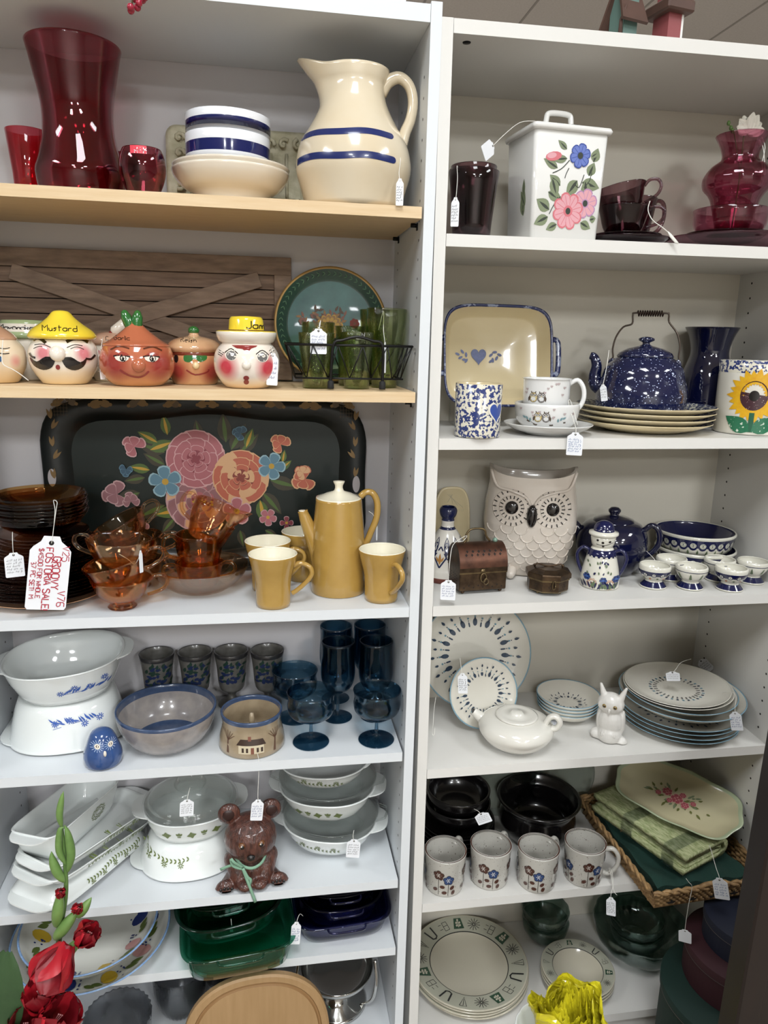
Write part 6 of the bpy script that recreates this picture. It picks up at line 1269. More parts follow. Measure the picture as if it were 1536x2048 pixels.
ptag(1151, 869, 31, 42, -.012, 'large price tag with blue writing hanging over the shelf edge from the owl cup', text=None, lines=6, ink=M('blue_ink_bright', '2f5f9c', .6), string=[(1152, 860), (1150, 850, -.008), (1142, 825, .02), (1137, 805, .03), (1140, 800, .035), (1147, 820, .02), (1155, 850, -.006)], seed=24)
# spongeware plates with enamel kettle
SPK = speckle('blue_speckled_enamel', '11173c', 'b9c3da', 230, .14, .1, 'v', .04, coat=.8)
s = Spot('R2', 1284, 868, 78, ymax=.165); k = s.mpp(); PLR = speckle('sponge_plate_rim', '3a4260', 'c2bfae', 130, .5, .25, 'n', .06)
zt = s.z(800)
for i in range(4):
    r = (131-(i == 0)*2+i)*k; p = [(r*.58, 0), (r*.6, .002), (r*.8, .008), (r, .019)]; b = B(SCR, PLR); c_ = cup(p, .004); n = len(p); b.lathe(c_, 0, 64, mats=[(1 if n+1 <= q <= n+3 else 0) for q in range(len(c_)-1)])
    tag(b.build('plate', loc=s.c+V((0, 0, i*.0108)), rot=(0, 0, s.face)), '%s of four cream plates with sponged blue rims under the speckled kettle' % ('lowest', 'second', 'third', 'topmost')[i], 'plate', 'cream plates with sponged rims')
s2 = Spot('R2', 1279, Y=s.c.y, dz=.0108*3+.008); k = s2.mpp(); p = sm2(s2.prof([(86, None), (88, 790), (84, 770), (79, 755), (74, 735), (58, 718), (50, 714)]), 3); H = p[-1][1]
t = T('kettle', 'navy blue speckled enamel kettle with coiled wire bail handle on the plate stack', 'kettle', s2.c, (0, 0, s2.face)); b = B(SPK); b.lathe([(0, 0)]+p+[(0, H)], 0, 56); b.build('body', t)
q = lambda dx, py, y=0: V((dx*k, y, s2.z(py)))
b = B(SPK); L = [(52*k, H-.001), (54*k, H+.001), (50*k, s2.z(706)), (34*k, s2.z(697)), (14*k, s2.z(692)), (7*k, s2.z(689)), (7*k, s2.z(685)), (15*k, s2.z(681)), (15*k, s2.z(677)), (8*k, s2.z(674)), (0, s2.z(673))]; b.lathe(L, 0, 44); b.build('lid', t)
b = B(SPK); b.tube(smooth([q(-70, 780), q(-88, 772), q(-92, 755), (q(-90, 735)), q(-96, 718), q(-104, 714)], 4), [.020*(1-.62*(i/20)**.6) for i in range(21)], 0, 14); b.build('spout', t)
WR = M('aged_wire', '5a5048', .35, metal=.8); WRC = M('dark_spring_wire', '3a2a24', .4, metal=.6)
b = B(WR)
P = [q(-64, 728), q(-60, 716), q(-62, 700), q(-58, 676), q(-46, 655), q(-30, 648), q(-30, 630), q(-24, 626), q(30, 626), q(36, 630), q(38, 644), q(54, 665), q(62, 690), q(62, 712), q(66, 726)]; b.tube(smooth(P, 4), .0018, 0, 8); b.build('bail_handle', t)
b = B(WRC); n = 11*12; b.tube([V((-22*k+(48*k)*i/n, .0052*cos(2*pi*i/12), s2.z(627)+.0052*sin(2*pi*i/12))) for i in range(n+1)], .0013, 0, 6); b.build('coil_grip', t)
for sg in (-1, 1): b = B(SPK); b.tube(smooth([q(sg*60, 742), q(sg*66, 730), q(sg*62, 720), q(sg*56, 728)], 3), .003, 0, 8); b.build('handle_ear', t)
ptag(1206, 772, 14, 30, .03, 'small tag on string leaning against the speckled kettle', lines=4, ang=rad(-12), ink=BINK, string=[(1207, 765, .03), (1213, 735, .04), (1218, 700, .06)], turn=-.5, seed=26)
# cobalt vase
CV = M('cobalt_vase_glass', '090d30', .06, coat=.8)
s = Spot('R2', 1402, Y=.225); p = sm2(s.prof([(42, None), (48, 830), (50, 790), (46, 745), (38, 718), (36, 700), (42, 675), (50, 658), (52, 656)]), 3)
lathe_obj('vase', 'tall deep cobalt blue vase with flared rim behind the plates and sunflower crock', 'vase', s, p, CV, .004)
# sunflower crock
s = Spot('R2', 1492, 870, 62, ymax=.1); k = s.mpp(); p = s.prof([(62, None), (64, 860), (66, 722)]); p.insert(1, (p[0][0]+.001, .002)); H = p[-1][1]; SF = M('crock_white', 'e4e0d4', .14, coat=.5)
t = T('utensil_crock', 'white crock painted with a yellow sunflower and blue sponged rim at the right edge', 'crock', s.c, (0, 0, s.face)); b = B(SF, SPG); p2 = p[:-1]+[(p[-1][0]-.0004, H*.84), (p[-1][0], H)]; c_ = cup(p2, .004); n = len(p2); b.lathe(c_, 0, 56, mats=[(1 if n-1 <= i < n+2 else 0) for i in range(len(c_)-1)]); b.build('crock_body', t)
SY = M('sunflower_yellow', 'e3b51f', .4, var=.5, vscale=120, col2='d69a18'); SB = speckle('sunflower_center', '3a1420', 'b9a0a0', 350, .12, .4, 'v', .05); SG = speckle('sponged_leaf_green', '1f6a4a', 'c9d6c6', 160, .62, .4, 'n', .05); b = B(SY); b.lay = 4; b.inc = .00004; mp = fr(p); cu, cv = 5*k, s.z(788)
for i in range(22): a = 2*pi*i/22; b.leaf(cu+16*k*cos(a), cv+20*k*sin(a), a, (28+4*(i % 2))*k, 7*k, mp, SY)
b.ell(cu, cv, 24*k, 28*k, mp, SB, n=24); b.ell(cu, cv, 9*k, 10*k, mp, BLK, n=16)
b.line([(cu, cv-32*k), (cu, .006)], 9*k, mp, M('stem_paint', '1f5a40', .4))
for sg in (-1, 1): b.leaf(cu+sg*2*k, .007, pi/2+sg*-1.0, 50*k, 15*k, mp, SG)
b.build('painted_sunflower', t)
# ================================================================ RIGHT CASE third shelf
TC = M('terracotta', '6e3a30', .5); BTW = M('bottle_white', 'd9d4ca', .2, coat=.4); BTN = M('bottle_navy', '1c2348', .2, coat=.4); BTT = M('bottle_ochre', 'a8763a', .4)
P = hitY(905, 1000, .29); s = Spot('R3', 905, Y=.25); k = s.mpp(); t = T('serving_plaque', 'plain cream oval plaque standing at the back left behind the painted bottle', 'plaque', s.c+V((0, .004, .002)), (rad(-8), 0, 0))
h = s.z(980)*1.01; b = B(SCR); w = 36*k; O = [(w*math.copysign(abs(cos(a))**.6, cos(a)), h/2+h/2*math.copysign(abs(sin(a))**.6, sin(a))) for a in [2*pi*i/48 for i in range(48)]]
b.rings([[(x, .008, z) for x, z in O], [(x, 0, z) for x, z in O], [(x*.93, -.002, h/2+(z-h/2)*.96) for x, z in O], [(x*.9, .001, h/2+(z-h/2)*.94) for x, z in O]], 0, True, True, True); b.build('plaque_body', t)
b = B(M('faint_sprig', 'a39a80', .6)); mp = lambda u, v, e: (u, .0008-e, v)
for j in range(4): b.line([(0-.004*j, h*.9), (.012*(j-1), h*.8-.004*j)], .0008, mp)
for j in range(12): b.line([(-.02+.004*j, h*.68), (-.019+.004*j, h*.71)], .0005, mp)
b.build('faint_pattern', t)
s = Spot('R3', 891, Y=.17); k = s.mpp(); p = sm2(s.prof([(44, None), (44, 1135), (42, 1128), (38, 1095), (30, 1078), (21, 1062), (13, 1052), (13, 1040), (12, 1036), (16, 1030), (18, 1020), (15, 1014)]), 2); H = p[-1][1]
t = T('bottle', 'hand painted navy and white bottle with a terracotta foot in the left corner', 'bottle', s.c, (0, 0, s.face)); b = B(BTW, BTN, TC); c_ = cup(p, .003); n = len(p)
def bm(i):
    z = (c_[i][1]+c_[min(i+1, len(c_)-1)][1])/2
    if i < 2 or z < H*.10: return 2
    if H*.82 < z: return 1
    if H*.18 < z < H*.21 or H*.64 < z < H*.66 or H*.70 < z < H*.72: return 1
    return 0
b.lathe(c_, 0, 48, mats=[bm(i) for i in range(len(c_)-1)]); b.build('bottle_body', t)
b = B(BTN); b.lay = 5; mp = around(p); rm = max(r for r, z in p)
for i in range(10):
    u = 2*pi*rm*i/10; b.leaf(u, H*.62, -pi/2, H*.26, 7*k, mp, BTN); b.leaf(u, H*.6, -pi/2, H*.18, 4*k, mp, BTW); b.leaf(u, H*.58, -pi/2, H*.14, 1.6*k, mp, BTN)
    v = u+pi*rm/10
    for a, c in (((v, H*.5), (v-14*k, H*.36)), ((v-14*k, H*.36), (v, H*.22)), ((v, H*.5), (v+14*k, H*.36)), ((v+14*k, H*.36), (v, H*.22))): b.line([a, c], 3*k, mp, BTN)
    b.leaf(v, H*.26, pi/2, H*.16, 3*k, mp, BTT); b.leaf(v-3*k, H*.3, pi/2+.5, H*.08, 2*k, mp, BTT); b.leaf(v+3*k, H*.3, pi/2-.5, H*.08, 2*k, mp, BTT)
b.build('painted_bands', t)
# pierced brass chest
BRS = M('tarnished_brass', '5c4a38', .38, metal=.85, var=.6, vscale=60, col2='3a2e24', bump=.2, bscale=200); BRL = M('worn_brass', '8c7a58', .35, metal=.85, var=.5, vscale=60, col2='5a4c38'); BRC = M('copper_top', '7a5444', .35, metal=.85, var=.5, vscale=50, col2='4c3830')
P1 = hit('R3', 925, 1194); P2 = hit('R3', 1014, 1184); ang = math.atan2(P2.y-P1.y, P2.x-P1.x); w = (P2-P1).length/2; c0 = (P1+P2)/2; dep = .036; n_ = V((-sin(ang), cos(ang), 0)); cc = c0+n_*(dep+.004); cc.z = zs('R3', cc.x)+.001
s = Spot('R3', 970, Y=c0.y); hz = s.z(1138)-.006; top = s.z(1092)
t = T('trinket_chest', 'tarnished pierced brass chest with domed lid and bail handle', 'box', cc, (0, 0, ang-rad(6)))
b = B(BRS); b.box((-w, -dep, .007), (w, dep, hz), bev=.0015); b.build('chest_body', t)
def dome(w, d, z0, r): return [[(x, -d*cos(a), z0+r*sin(a)) for a in [pi*i/14 for i in range(15)]] for x in (-w, w)]
D = top-hz-.004; b = B(BRC, BRS); R_ = dome(w*1.015, dep*1.04, hz+.008, D-.006); b.rings(R_, 0, True, closed=False); 
for R1 in R_: b.add(R1, [tuple(range(15))], 1, False)
b.box((-w*1.015, -dep*1.04, hz-.001), (w*1.015, dep*1.04, hz+.008), 1); b.build('lid', t); lid = kids(t)[-1]
b = B(PEG)
def star(mp, u, v, r, b):
    for a in (0, pi/2): b.line([(u-r*cos(a), v-r*sin(a)), (u+r*cos(a), v+r*sin(a))], r*.9, mp)
def dmp(u, v, e): a = v; rr_ = 1; return (u, -(dep*1.04+e)*cos(a), hz+.008+(D-.006+e)*sin(a))
for i in range(7):
    star(lambda u, v, e: dmp(u, v, e), -w*.75+i*w*.25, .62, .0022, b) if 0 else None
for i in range(7):
    for a_ in (.62, .8):
        u = -w*.72+i*w*.24+(0 if a_ < .7 else w*.06)
        for q in (0, 1):
            pts = [(u-.0024*(q == 0), a_-.07*(q == 1)), (u+.0024*(q == 0), a_+.07*(q == 1))]
            x0, y0 = pts[0]; x1, y1 = pts[1]; b.add([dmp(u-(.0026 if q == 0 else .001), a_-(.02 if q == 0 else .07), .0004), dmp(u+(.0026 if q == 0 else .001), a_-(.02 if q == 0 else .07), .0004), dmp(u+(.0026 if q == 0 else .001), a_+(.02 if q == 0 else .07), .0004), dmp(u-(.0026 if q == 0 else .001), a_+(.02 if q == 0 else .07), .0004)], [(0, 1, 2, 3)])
b.build('piercings', lid)
b = B(PEG); mp = lambda u, v, e: (u, -dep-e, v); mps = lambda u, v, e: (-w-e, -u, v)
for i in range(9): star(mp, -w*.8+i*w*.2, .014+.004*abs(i % 2), .0016, b)
for i in range(5):
    for j in range(5): star(mps, -dep*.6+i*dep*.3, .015+j*(hz-.02)/5, .0016, b)
b.build('piercings', t)
b = B(BRL); b.box((-w*1.01, -dep*1.03, hz-.004), (w*1.01, -dep, hz-.001)); b.tube([V((-.001+.006*cos(a), -dep-.004, hz-.012+.009*sin(a))) for a in [2*pi*i/16 for i in range(17)]], .0013, 0, 6); b.tube([V((.004+.005*cos(a), -dep-.006, hz-.02+.006*sin(a))) for a in [2*pi*i/14 for i in range(15)]], .001, 0, 6); b.ball((-.002, -dep-.003, hz+.002), .005, 0, 10, s3=(1.2, .4, .8)); b.build('hasp', t)
for x in (-w*.8, w*.8):
    for y in (-dep*.8, dep*.8): b = B(BRS); b.ball((x, y, .0042), .0042, 0, 10); b.build('foot', t)
b = B(BRL); zt = hz+.008+D-.006; b.tube(smooth([V((-w*.62, 0, zt-.001)), V((-w*.52, 0, zt+.006)), V((-w*.55, 0, zt+.014)), V((-w*.38, 0, zt+.026)), V((0, 0, zt+.028)), V((w*.25, 0, zt+.024)), V((w*.32, 0, zt+.012)), V((w*.5, 0, zt+.001))], 4), .0022, 0, 8); b.build('handle', lid)
b = B(M('verdigris', '7f9a8a', .5, metal=.3)); b.ball((w*.72, 0, zt+.002), .0055, 0, 12); b.build('finial', lid)
ptag(897, 1164, 30, 38, -.006, 'price tag on a long twine from the brass chest handle over the shelf edge', lines=5, ink=INK, string=[(897, 1155), (900, 1120, .0), (906, 1090, .015), (925, 1075, .03), (934, 1072, .045), (926, 1082, .04), (916, 1084, .03)], seed=28)
# octagonal brass box
s = Spot('R3', 1093, 1190, 30); k = s.mpp(); t = T('trinket_box', 'small octagonal tarnished brass box with pierced panels', 'box', s.c, (0, 0, s.face+rad(10))); h1 = s.z(1150); h2 = s.z(1133); r = 46*k
b = B(BRS, BRL); b.lathe([(0, .006), (r*.86, .006), (r*.9, .009), (r*.9, h1-.004), (r*.94, h1-.003), (r*.94, h1), (0, h1)], 0, 8, mats=[1, 1, 0, 1, 1, 1], smooth=False, X=Matrix.Rotation(pi/8, 4, 'Z')); b.build('box_body', t)
b = B(BRS); b.lathe([(0, h1+.001), (r*1.0, h1+.001), (r*1.0, h1+.010), (r*.96, h1+.012), (r*.6, h1+.018), (0, h1+.019)], 0, 8, smooth=False, X=Matrix.Rotation(pi/8, 4, 'Z')); b.build('lid', t); lid = kids(t)[-1]
b = B(BRS); b.tube(smooth([V((-r*.6, 0, h1+.017)), V((-r*.5, 0, h1+.024)), V((0, 0, h1+.019)), V((r*.5, 0, h1+.024)), V((r*.6, 0, h1+.017))], 4), .0016, 0, 6)
for sg in (-1, 1): b.ball((sg*r*.6, 0, h1+.021), .003, 0, 10)
b.build('handle', lid)
b = B(BRL); b.tube([V((.006+.003*cos(a), -r*.9, h1-.008+.009*sin(a))) for a in [2*pi*i/14 for i in range(15)]], .0012, 0, 6); b.build('hasp', t)
b = B(PEG)
for j in range(8):
    a = 2*pi*j/8; XMv = Matrix.Rotation(a, 3, 'Z'); ap = r*.9*cos(pi/8)
    for du, dv in ((0, 0), (-.003, .005), (.003, .005), (0, .009)): XMq = [XMv @ V((du+dx, -ap-.0004, h1*.4+dv+dz)) for dx, dz in ((-.0014, 0), (0, -.0014), (.0014, 0), (0, .0014))]; b.add(XMq, [(0, 1, 2, 3)])
b.build('piercings', t)
for j in range(4): a = pi/4+pi/2*j; b = B(BRL); b.ball((r*.65*cos(a), r*.65*sin(a), .0035), .0035, 0, 8); b.build('foot', t)
# large white owl vase
OWV = M('owl_vase_glaze', 'ddd5cb', .16, coat=.6, var=.3, vscale=12, col2='d3c6b8'); 
s = Spot('R3', 1052, Y=.195); k = s.mpp(); H = s.z(935); t = T('owl_vase', 'large white ceramic owl vase with black eyes and scalloped feathers', 'vase', s.c, (0, 0, s.face+rad(4)))
prof = [(52, .0), (60, .02), (72, .12), (84, .3), (90, .5), (88, .68), (84, .8), (82, .88), (84, .94)]; dpt = .62
R = []; NS = 72
def owlr(a, f):
    for (r0, f0), (r1, f1) in zip(prof, prof[1:]):
        if f <= f1: break
    q = (f-f0)/(f1-f0); return (r0+(r1-r0)*max(0, min(1, q)))*k
def bodypt(a, f, e=0):
    r = owlr(a, f)+e; c, d = cos(a), sin(a); q = (abs(c)**2.6+abs(d)**2.6)**(-1/2.6); x = r*c*q; y = r*d*q*dpt; z = f*H
    if f > .86: z += (f-.86)/.08*H*.085*abs(c)**3
    return V((x, y, z))
NF = 60
for i in range(NF+1):
    f = .94*i/NF; ring = []
    for j in range(NS): ring.append(bodypt(2*pi*j/NS, f))
    R.append(ring)
ins = [[V((p.x*.93, p.y*.9, p.z-.001)) for p in R[-1]], [V((p.x*.85, p.y*.8, p.z-.05)) for p in R[-1]]]
b = B(OWV, BLK); b.rings(R, 0, True, cap0=True); b.rings([R[-1], ins[0]], 0); b.rings(ins, 0, cap1=True); b.build('body', t)
b = B(OWV); fm = lambda u, v, e: bodypt(-pi/2+0*u, v/H, 0)
def front(u, v, e):
    f = max(0, min(.94, v/H)); r = owlr(0, f); x = max(-.995, min(.995, u/r)); y = -r*dpt*(1-abs(x)**2.6)**(1/2.6); n = V((x, y/(r*dpt*dpt)*1.0, 0)).normalized() if r else V((0, -1, 0)); z = v
    return V((u, y, v+((f-.86)/.08*H*.085*abs(x)**3 if f > .86 else 0)))+n*e
rows = 10
for i in range(rows):     # scalloped feather edges: raised arcs
    f = .12+.074*i; n = 7
    for j in range(n):
        wd = 2*owlr(0, f)/n*1.02; u = (-1+2*(j+.5+(i % 2)*.5-.25)/n)*owlr(0, f)*.98
        if abs(u) > owlr(0, f)*.95: continue
        ex = abs(abs(u)-40*k) < 44*k and .50*H < f*H < .82*H or abs(u) < 16*k and f > .46
        if ex: continue
        up_ = -1 if f < .78 else 1
        pts = [front(max(-owlr(0, f)*.98, min(owlr(0, f)*.98, u+wd*.5*cos(a))), f*H+up_*wd*.55*abs(sin(a)), .0006) for a in [pi*q/8 for q in range(9)]]
        b.tube(pts, .0015, 0, 6)
b.build('feather_scallops', t)
b = B(OWV); 
for sg in (-1, 1): b.tube(smooth([front(sg*4*k, .70*H, .001), front(sg*14*k, .77*H, .002), front(sg*40*k, .82*H, .003), front(sg*66*k, .85*H, .003), front(sg*78*k, .93*H, .003)], 4), [.003]*17, 0, 8)
b.build('brow_ridge', t)
for sg in (-1, 1):
    b = B(BLK); cu, cv = sg*38*k, .665*H; b.ball(front(cu, cv, -.001), 13*k, 0, 18, s3=(1, .45, 1)); b.build('eye', t); eye = kids(t)[-1]
    b = B(BLK, OWV)
    for rr_, n in ((23, 18), (35, 20)):
        for j in range(n):
            a = 2*pi*j/n; L_ = 6; q0 = (rr_-L_)*k; q1 = rr_*k
            if abs(cu+q1*cos(a)) < owlr(0, .66)*.98: b.tube([front(cu+q0*cos(a), cv+q0*sin(a), .0006), front(cu+q1*cos(a), cv+q1*sin(a), .0006)], .0013, 0, 5)
        b.tube([front(max(-owlr(0, .66)*.99, min(owlr(0, .66)*.99, cu+rr_*k*1.0*cos(a))), cv+rr_*k*1.0*sin(a), .0004) for a in [2*pi*q/30 for q in range(31)]], .0009, 1, 5)
    b.build('eye_lashes', t)
b = B(BLK); b.ball(front(0, .60*H, .002), 22*k, 0, 18, s3=(.46, .45, 1)); b.build('beak', t)
for sg in (-1, 1): b = B(OWV); b.tube(smooth([V((sg*30*k, -.03, .014)), V((sg*32*k, -.055, .012)), V((sg*34*k, -.07, .009))], 4), [.013, .013, .012, .012, .011, .010, .009, .008, .007], 0, 12); b.build('foot', t)
# navy teapot behind and snow figure
NVY = M('navy_teapot_glaze', '0c1030', .1, coat=.8)
s = Spot('R3', 1218, Y=.185); k = s.mpp(); p = sm2(s.prof([(44, None), (56, 1125), (68, 1095), (66, 1065), (54, 1046), (36, 1040)]), 3); H = p[-1][1]; t = T('teapot', 'navy blue glazed teapot behind the snowman figurine', 'teapot', s.c, (0, 0, s.face)); b = B(NVY); b.lathe([(0, 0)]+p+[(0, H)], 0, 48); b.build('body', t)
b = B(NVY); b.lathe([(40*k, H-.001), (38*k, H+.003), (26*k, H+.008), (10*k, H+.011), (8*k, H+.013), (12*k, H+.020), (12*k, H+.024), (7*k, H+.029), (0, H+.030)], 0, 36); b.build('lid', t)
q = lambda dx, py: V((dx*k, 0, s.z(py)))
b = B(NVY); b.tube(smooth([q(-50, 1110), q(-58, 1085), q(-66, 1062), q(-78, 1050)], 4), [.017, .0165, .016, .015, .014, .0125, .0115, .0105, .0095, .009, .0085, .008, .0085], 0, 14); b.build('spout', t)
b = B(NVY); b.tube(smooth([q(56, 1058), q(70, 1044), q(84, 1052), q(88, 1075), q(78, 1095), q(60, 1108)], 4), .0062, 0, 10); b.build('handle', t)
P = [hitY(*w_) for w_ in ((1278, 1092, .17), (1290, 1100, .14), (1303, 1112, .11), (1310, 1120, .1))]; b = B(STRING); b.tube(smooth(P, 3), .0006, 0, 6); tag(b.build('string'), 'white string hanging from the navy teapot handle', 'string')
SNW = M('folk_white', 'dcd9cc', .12, coat=.6); NV2 = M('folk_navy', '121744', .14, coat=.6)
s = Spot('R3', 1197, 1180, 36); k = s.mpp(); z = s.z; p = sm2([(37*k, 0), (38*k, .002), (36*k, z(1140)), (27*k, z(1105)), (22*k, z(1096)), (19*k, z(1092))], 3); t = T('snowman_figurine', 'folk painted ceramic snowman with navy hat and floral skirt', 'figurine', s.c, (0, 0, s.face)); b = B(SNW); b.lathe([(0, 0)]+p+[(0, p[-1][1])], 0, 44); b.build('body', t)
zc = z(1098); b = B(NV2); L = [(28*k, z(1112)), (29*k, z(1108)), (26*k, z(1100)), (20*k, z(1094)), (16*k, z(1092))]; b.lathe([(0, L[0][1])]+L+[(0, L[-1][1])], 0, 40); b.build('collar', t)
b = B(SNW); hc = z(1080); b.lathe([(0, z(1094)), (19*k, z(1093)), (22*k, z(1086)), (24*k, z(1076)), (24*k, z(1070)), (0, z(1069))], 0, 40); b.build('head', t)
b = B(SNW, NV2); b.lathe([(0, z(1070)), (26*k, z(1070)), (29*k, z(1067)), (28*k, z(1063)), (20*k, z(1061)), (19*k, z(1053)), (15*k, z(1046)), (8*k, z(1042)), (0, z(1041))], 0, 40, mats=[0, 0, 0, 0, 1, 1, 1, 1]); b.build('hat', t); hat = kids(t)[-1]
b = B(SNW, NV2); b.lay = 6; mp = fr([(19.5*k, z(1062)), (19*k, z(1053))])
for i in range(-3, 4): a = i*.42; b.ell(19*k*sin(a), z(1060), 3.2*k*cos(a)+.0003, 3.2*k, mp, SNW)
mp2 = fr([(28.5*k, z(1112)), (29*k, z(1108))])
for i in range(-4, 5): a = i*.35; b.ell(28*k*sin(a), z(1109), 2.6*k*cos(a)+.0003, 2.6*k, mp2, SNW)
b.build('white_dots', t)
b = B(BLK); b.lay = 6; mp = fr([(22*k, z(1086)), (24*k, z(1076))])
for u, py, r in ((-10, 1076, 2.3), (0, 1080, 2.6), (13, 1078, 2.4), (1, 1087, 2.4)): b.ell(u*k, z(py), r*k, r*k, mp)
b.line([((-12+i*2.8)*k, z(1084)-.004*sin(pi*i/12)+.00*i+.0005*i) for i in range(12)], 1*k, mp); b.build('face', t)
FO = M('folk_orange', 'a8663a', .3); FB_ = M('folk_blue', '3f5f9c', .3); FG_ = M('folk_green', '5f6f52', .3); b = B(NV2); b.lay = 6; mp = fr(p)
for u, py in ((-14, 1157), (20, 1158)): flower(b, u*k, z(py), 10*k, 10, mp, SNW, FO, FO, cr=.25)
for u, py in ((-24, 1146), (7, 1150), (30, 1148)): flower(b, u*k, z(py), 7*k, 6, mp, FB_, NV2, FB_, cr=.3)
R = random.Random(6)
for i in range(30): u = R.uniform(-32, 32); b.leaf(u*k, R.uniform(.001, .006), pi/2+R.uniform(-.6, .6), R.uniform(9, 18)*k, 1.8*k, mp, R.choice([NV2, NV2, FG_]))
for i in range(18): u = R.uniform(-24, 24); b.leaf(u*k, z(R.uniform(1118, 1142)), pi/2+R.uniform(-.5, .5), 6*k, 1.5*k, mp, R.choice([FG_, NV2]))
b.build('painted_flowers', t)
for sg in (-1, 1): b = B(NV2); b.tube(smooth([V((sg*22*k, 0, z(1102))), V((sg*36*k, 0, z(1097))), V((sg*46*k, 0, z(1108))), V((sg*46*k, 0, z(1122))), V((sg*38*k, 0, z(1142))), V((sg*31*k, 0, z(1152)))], 4), .0038, 0, 8, flat=1.3); b.build('arm', t)
# folk bowls
gF = 'peacock patterned pottery bowls'
def fbowl(dz, label, cx=1386):
    s = Spot('R3', cx, Y=.208, dz=dz); k = s.mpp()*.97; h = .044; p = [(60*k, 0), (66*k, .002), (72*k, .012), (77*k, h-.006), (79*k, h-.003), (78*k, h)]; t = T('bowl', label, 'bowl', s.c, (0, 0, s.face), gF); b = B(SNW, NV2); c_ = cup(p, .004); n = len(p)
    b.lathe(c_, 0, 64, mats=[(1 if n+3 <= i < len(c_)-2 else 0) for i in range(len(c_)-1)]); b.build('bowl_body', t)
    b = B(NV2, SNW, FG_); b.lay = 5; b.inc = .00001; mp = around(p); rm = max(r for r, z_ in p); W_ = 2*pi*rm
    b.line([(W_*i/90, h*.66) for i in range(91)], h*.4, mp, 0)
    for i in range(26):
        u = W_*i/26
        b.ell(u, h*.52, W_/60, h*.20, mp, 0); b.ell(u, h*.58, h*.16, h*.14, mp, 1); b.ell(u, h*.58, h*.12, h*.105, mp, FG_); b.ell(u, h*.58, h*.075, h*.065, mp, 1); b.ell(u, h*.58, h*.04, h*.035, mp, 0)
        b.leaf(u+W_/52, h*.1, pi/2, h*.26, h*.06, mp, FG_)
    b.build('painted_eyes_band', t)
    b = B(SNW, NV2, FG_); b.lay = 5; ri = (77*k-.004); mpi = lambda u, v, e: (((ri-e-.0003)*sin(u/ri)), -(ri-e-.0003)*cos(u/ri), v)
    for i in range(22): u = 2*pi*ri*i/22; b.ell(u, h*.62, h*.14, h*.12, mpi, 0); b.ell(u, h*.62, h*.10, h*.085, mpi, 1); b.ell(u, h*.62, h*.06, h*.05, mpi, 2)
    b.build('inside_eyes', t)
fbowl(0, 'navy and white peacock pattern pottery bowl, the lower of two'); fbowl(.040, 'navy and white peacock pattern pottery bowl stacked on its twin')
# egg cups
def eggcup(cx, yf, kind, label, first=None, sc=1):
    s = Spot('R3', cx, yf, 24)
    if first: return dup(first, s.c, (0, 0, s.face), label)
    k = s.mpp(); p = sm2([(25*k, 0), (26*k, .0015), (25*k, .003), (17*k, .013), (16*k, .016), (22*k, .021), (30*k, .034), (31*k, .044), (30*k, .047)], 2); t = T('egg_cup', label, 'egg cup', s.c, (0, 0, s.face), 'folk pottery egg cups'); b = B(SNW, NV2); c_ = cup(p, .003); n = len(p)
    b.lathe(c_, 0, 40, mats=[(1 if .003 < (c_[i][1]+c_[i+1][1])/2 < .0135 and i < n else 0) for i in range(len(c_)-1)]); b.build('cup_body', t)
    b = B(NV2, SNW, FG_, FO); b.lay = 5; b.inc = .000025; mp = around(p); rm = max(r for r, z in p); W_ = 2*pi*rm
    if kind == 'p':
        b.line([(W_*i/60, .0335) for i in range(61)], .010, mp, 0)
        for i in range(11): u = W_*i/11; b.ell(u, .030, .0055, .004, mp, 0); b.ell(u, .031, .0036, .0034, mp, 1); b.ell(u, .031, .0012, .0012, mp, 0)
        for i in range(11): u = W_*(i+.5)/11; b.ell(u, .0225, .003, .0018, mp, 3 if i % 3 == 1 else 2)
    else:
        b.line([(W_*i/60, .0395) for i in range(61)], .0014, mp, 0)
        for i in range(8):
            u = W_*i/8
            for j in range(4): b.poly([(u-.0045+.0008*j, .023+.0028*j), (u+.0045-.0008*j, .023+.0028*j), (u, .0285+.0028*j)], mp, 2)
            b.line([(u, .021), (u, .024)], .001, mp, 2)
    b.build('painted_band', t); return t
e0 = eggcup(1305, 1179, 'p', 'egg cup with navy peacock band at the front left of the six egg cups'); eggcup(1457, 1184, 'p', 'egg cup with navy peacock band at the front right of the six egg cups', e0)
e1 = eggcup(1378, 1181, 't', 'egg cup with green pine trees in the front row between the peacock ones'); eggcup(1338, 1163, 't', 'egg cup with green pine trees at the back left of the egg cups', e1); eggcup(1434, 1165, 't', 'egg cup with green pine trees in the middle of the back row', e1); eggcup(1500, 1169, 't', 'egg cup with green pine trees at the far right by the shelf side', e1)
b = B(PAPER, INK); P = hit('R3', 1262, 1142); b.add([(-.035, -.014, 0), (.03, -.016, 0), (.034, .012, 0), (-.03, .014, 0), (-.035, -.014, .0005), (.03, -.016, .0005), (.034, .012, .0005), (-.03, .014, .0005)], [(4, 5, 6, 7), (0, 3, 2, 1), (0, 1, 5, 4), (1, 2, 6, 5), (2, 3, 7, 6), (3, 0, 4, 7)], 0, False)
for i in range(3): b.scrawl(-.028, -.010+.007*i, .05, .006, .0008, lambda u, v, e: (u, v, .0006+e), 1, i)
tag(b.build('price_tag', loc=(P.x, P.y, P.z+.0012)), 'flat white tag with blue writing lying on the shelf beside the egg cups', 'price tag', 'price tags on strings')
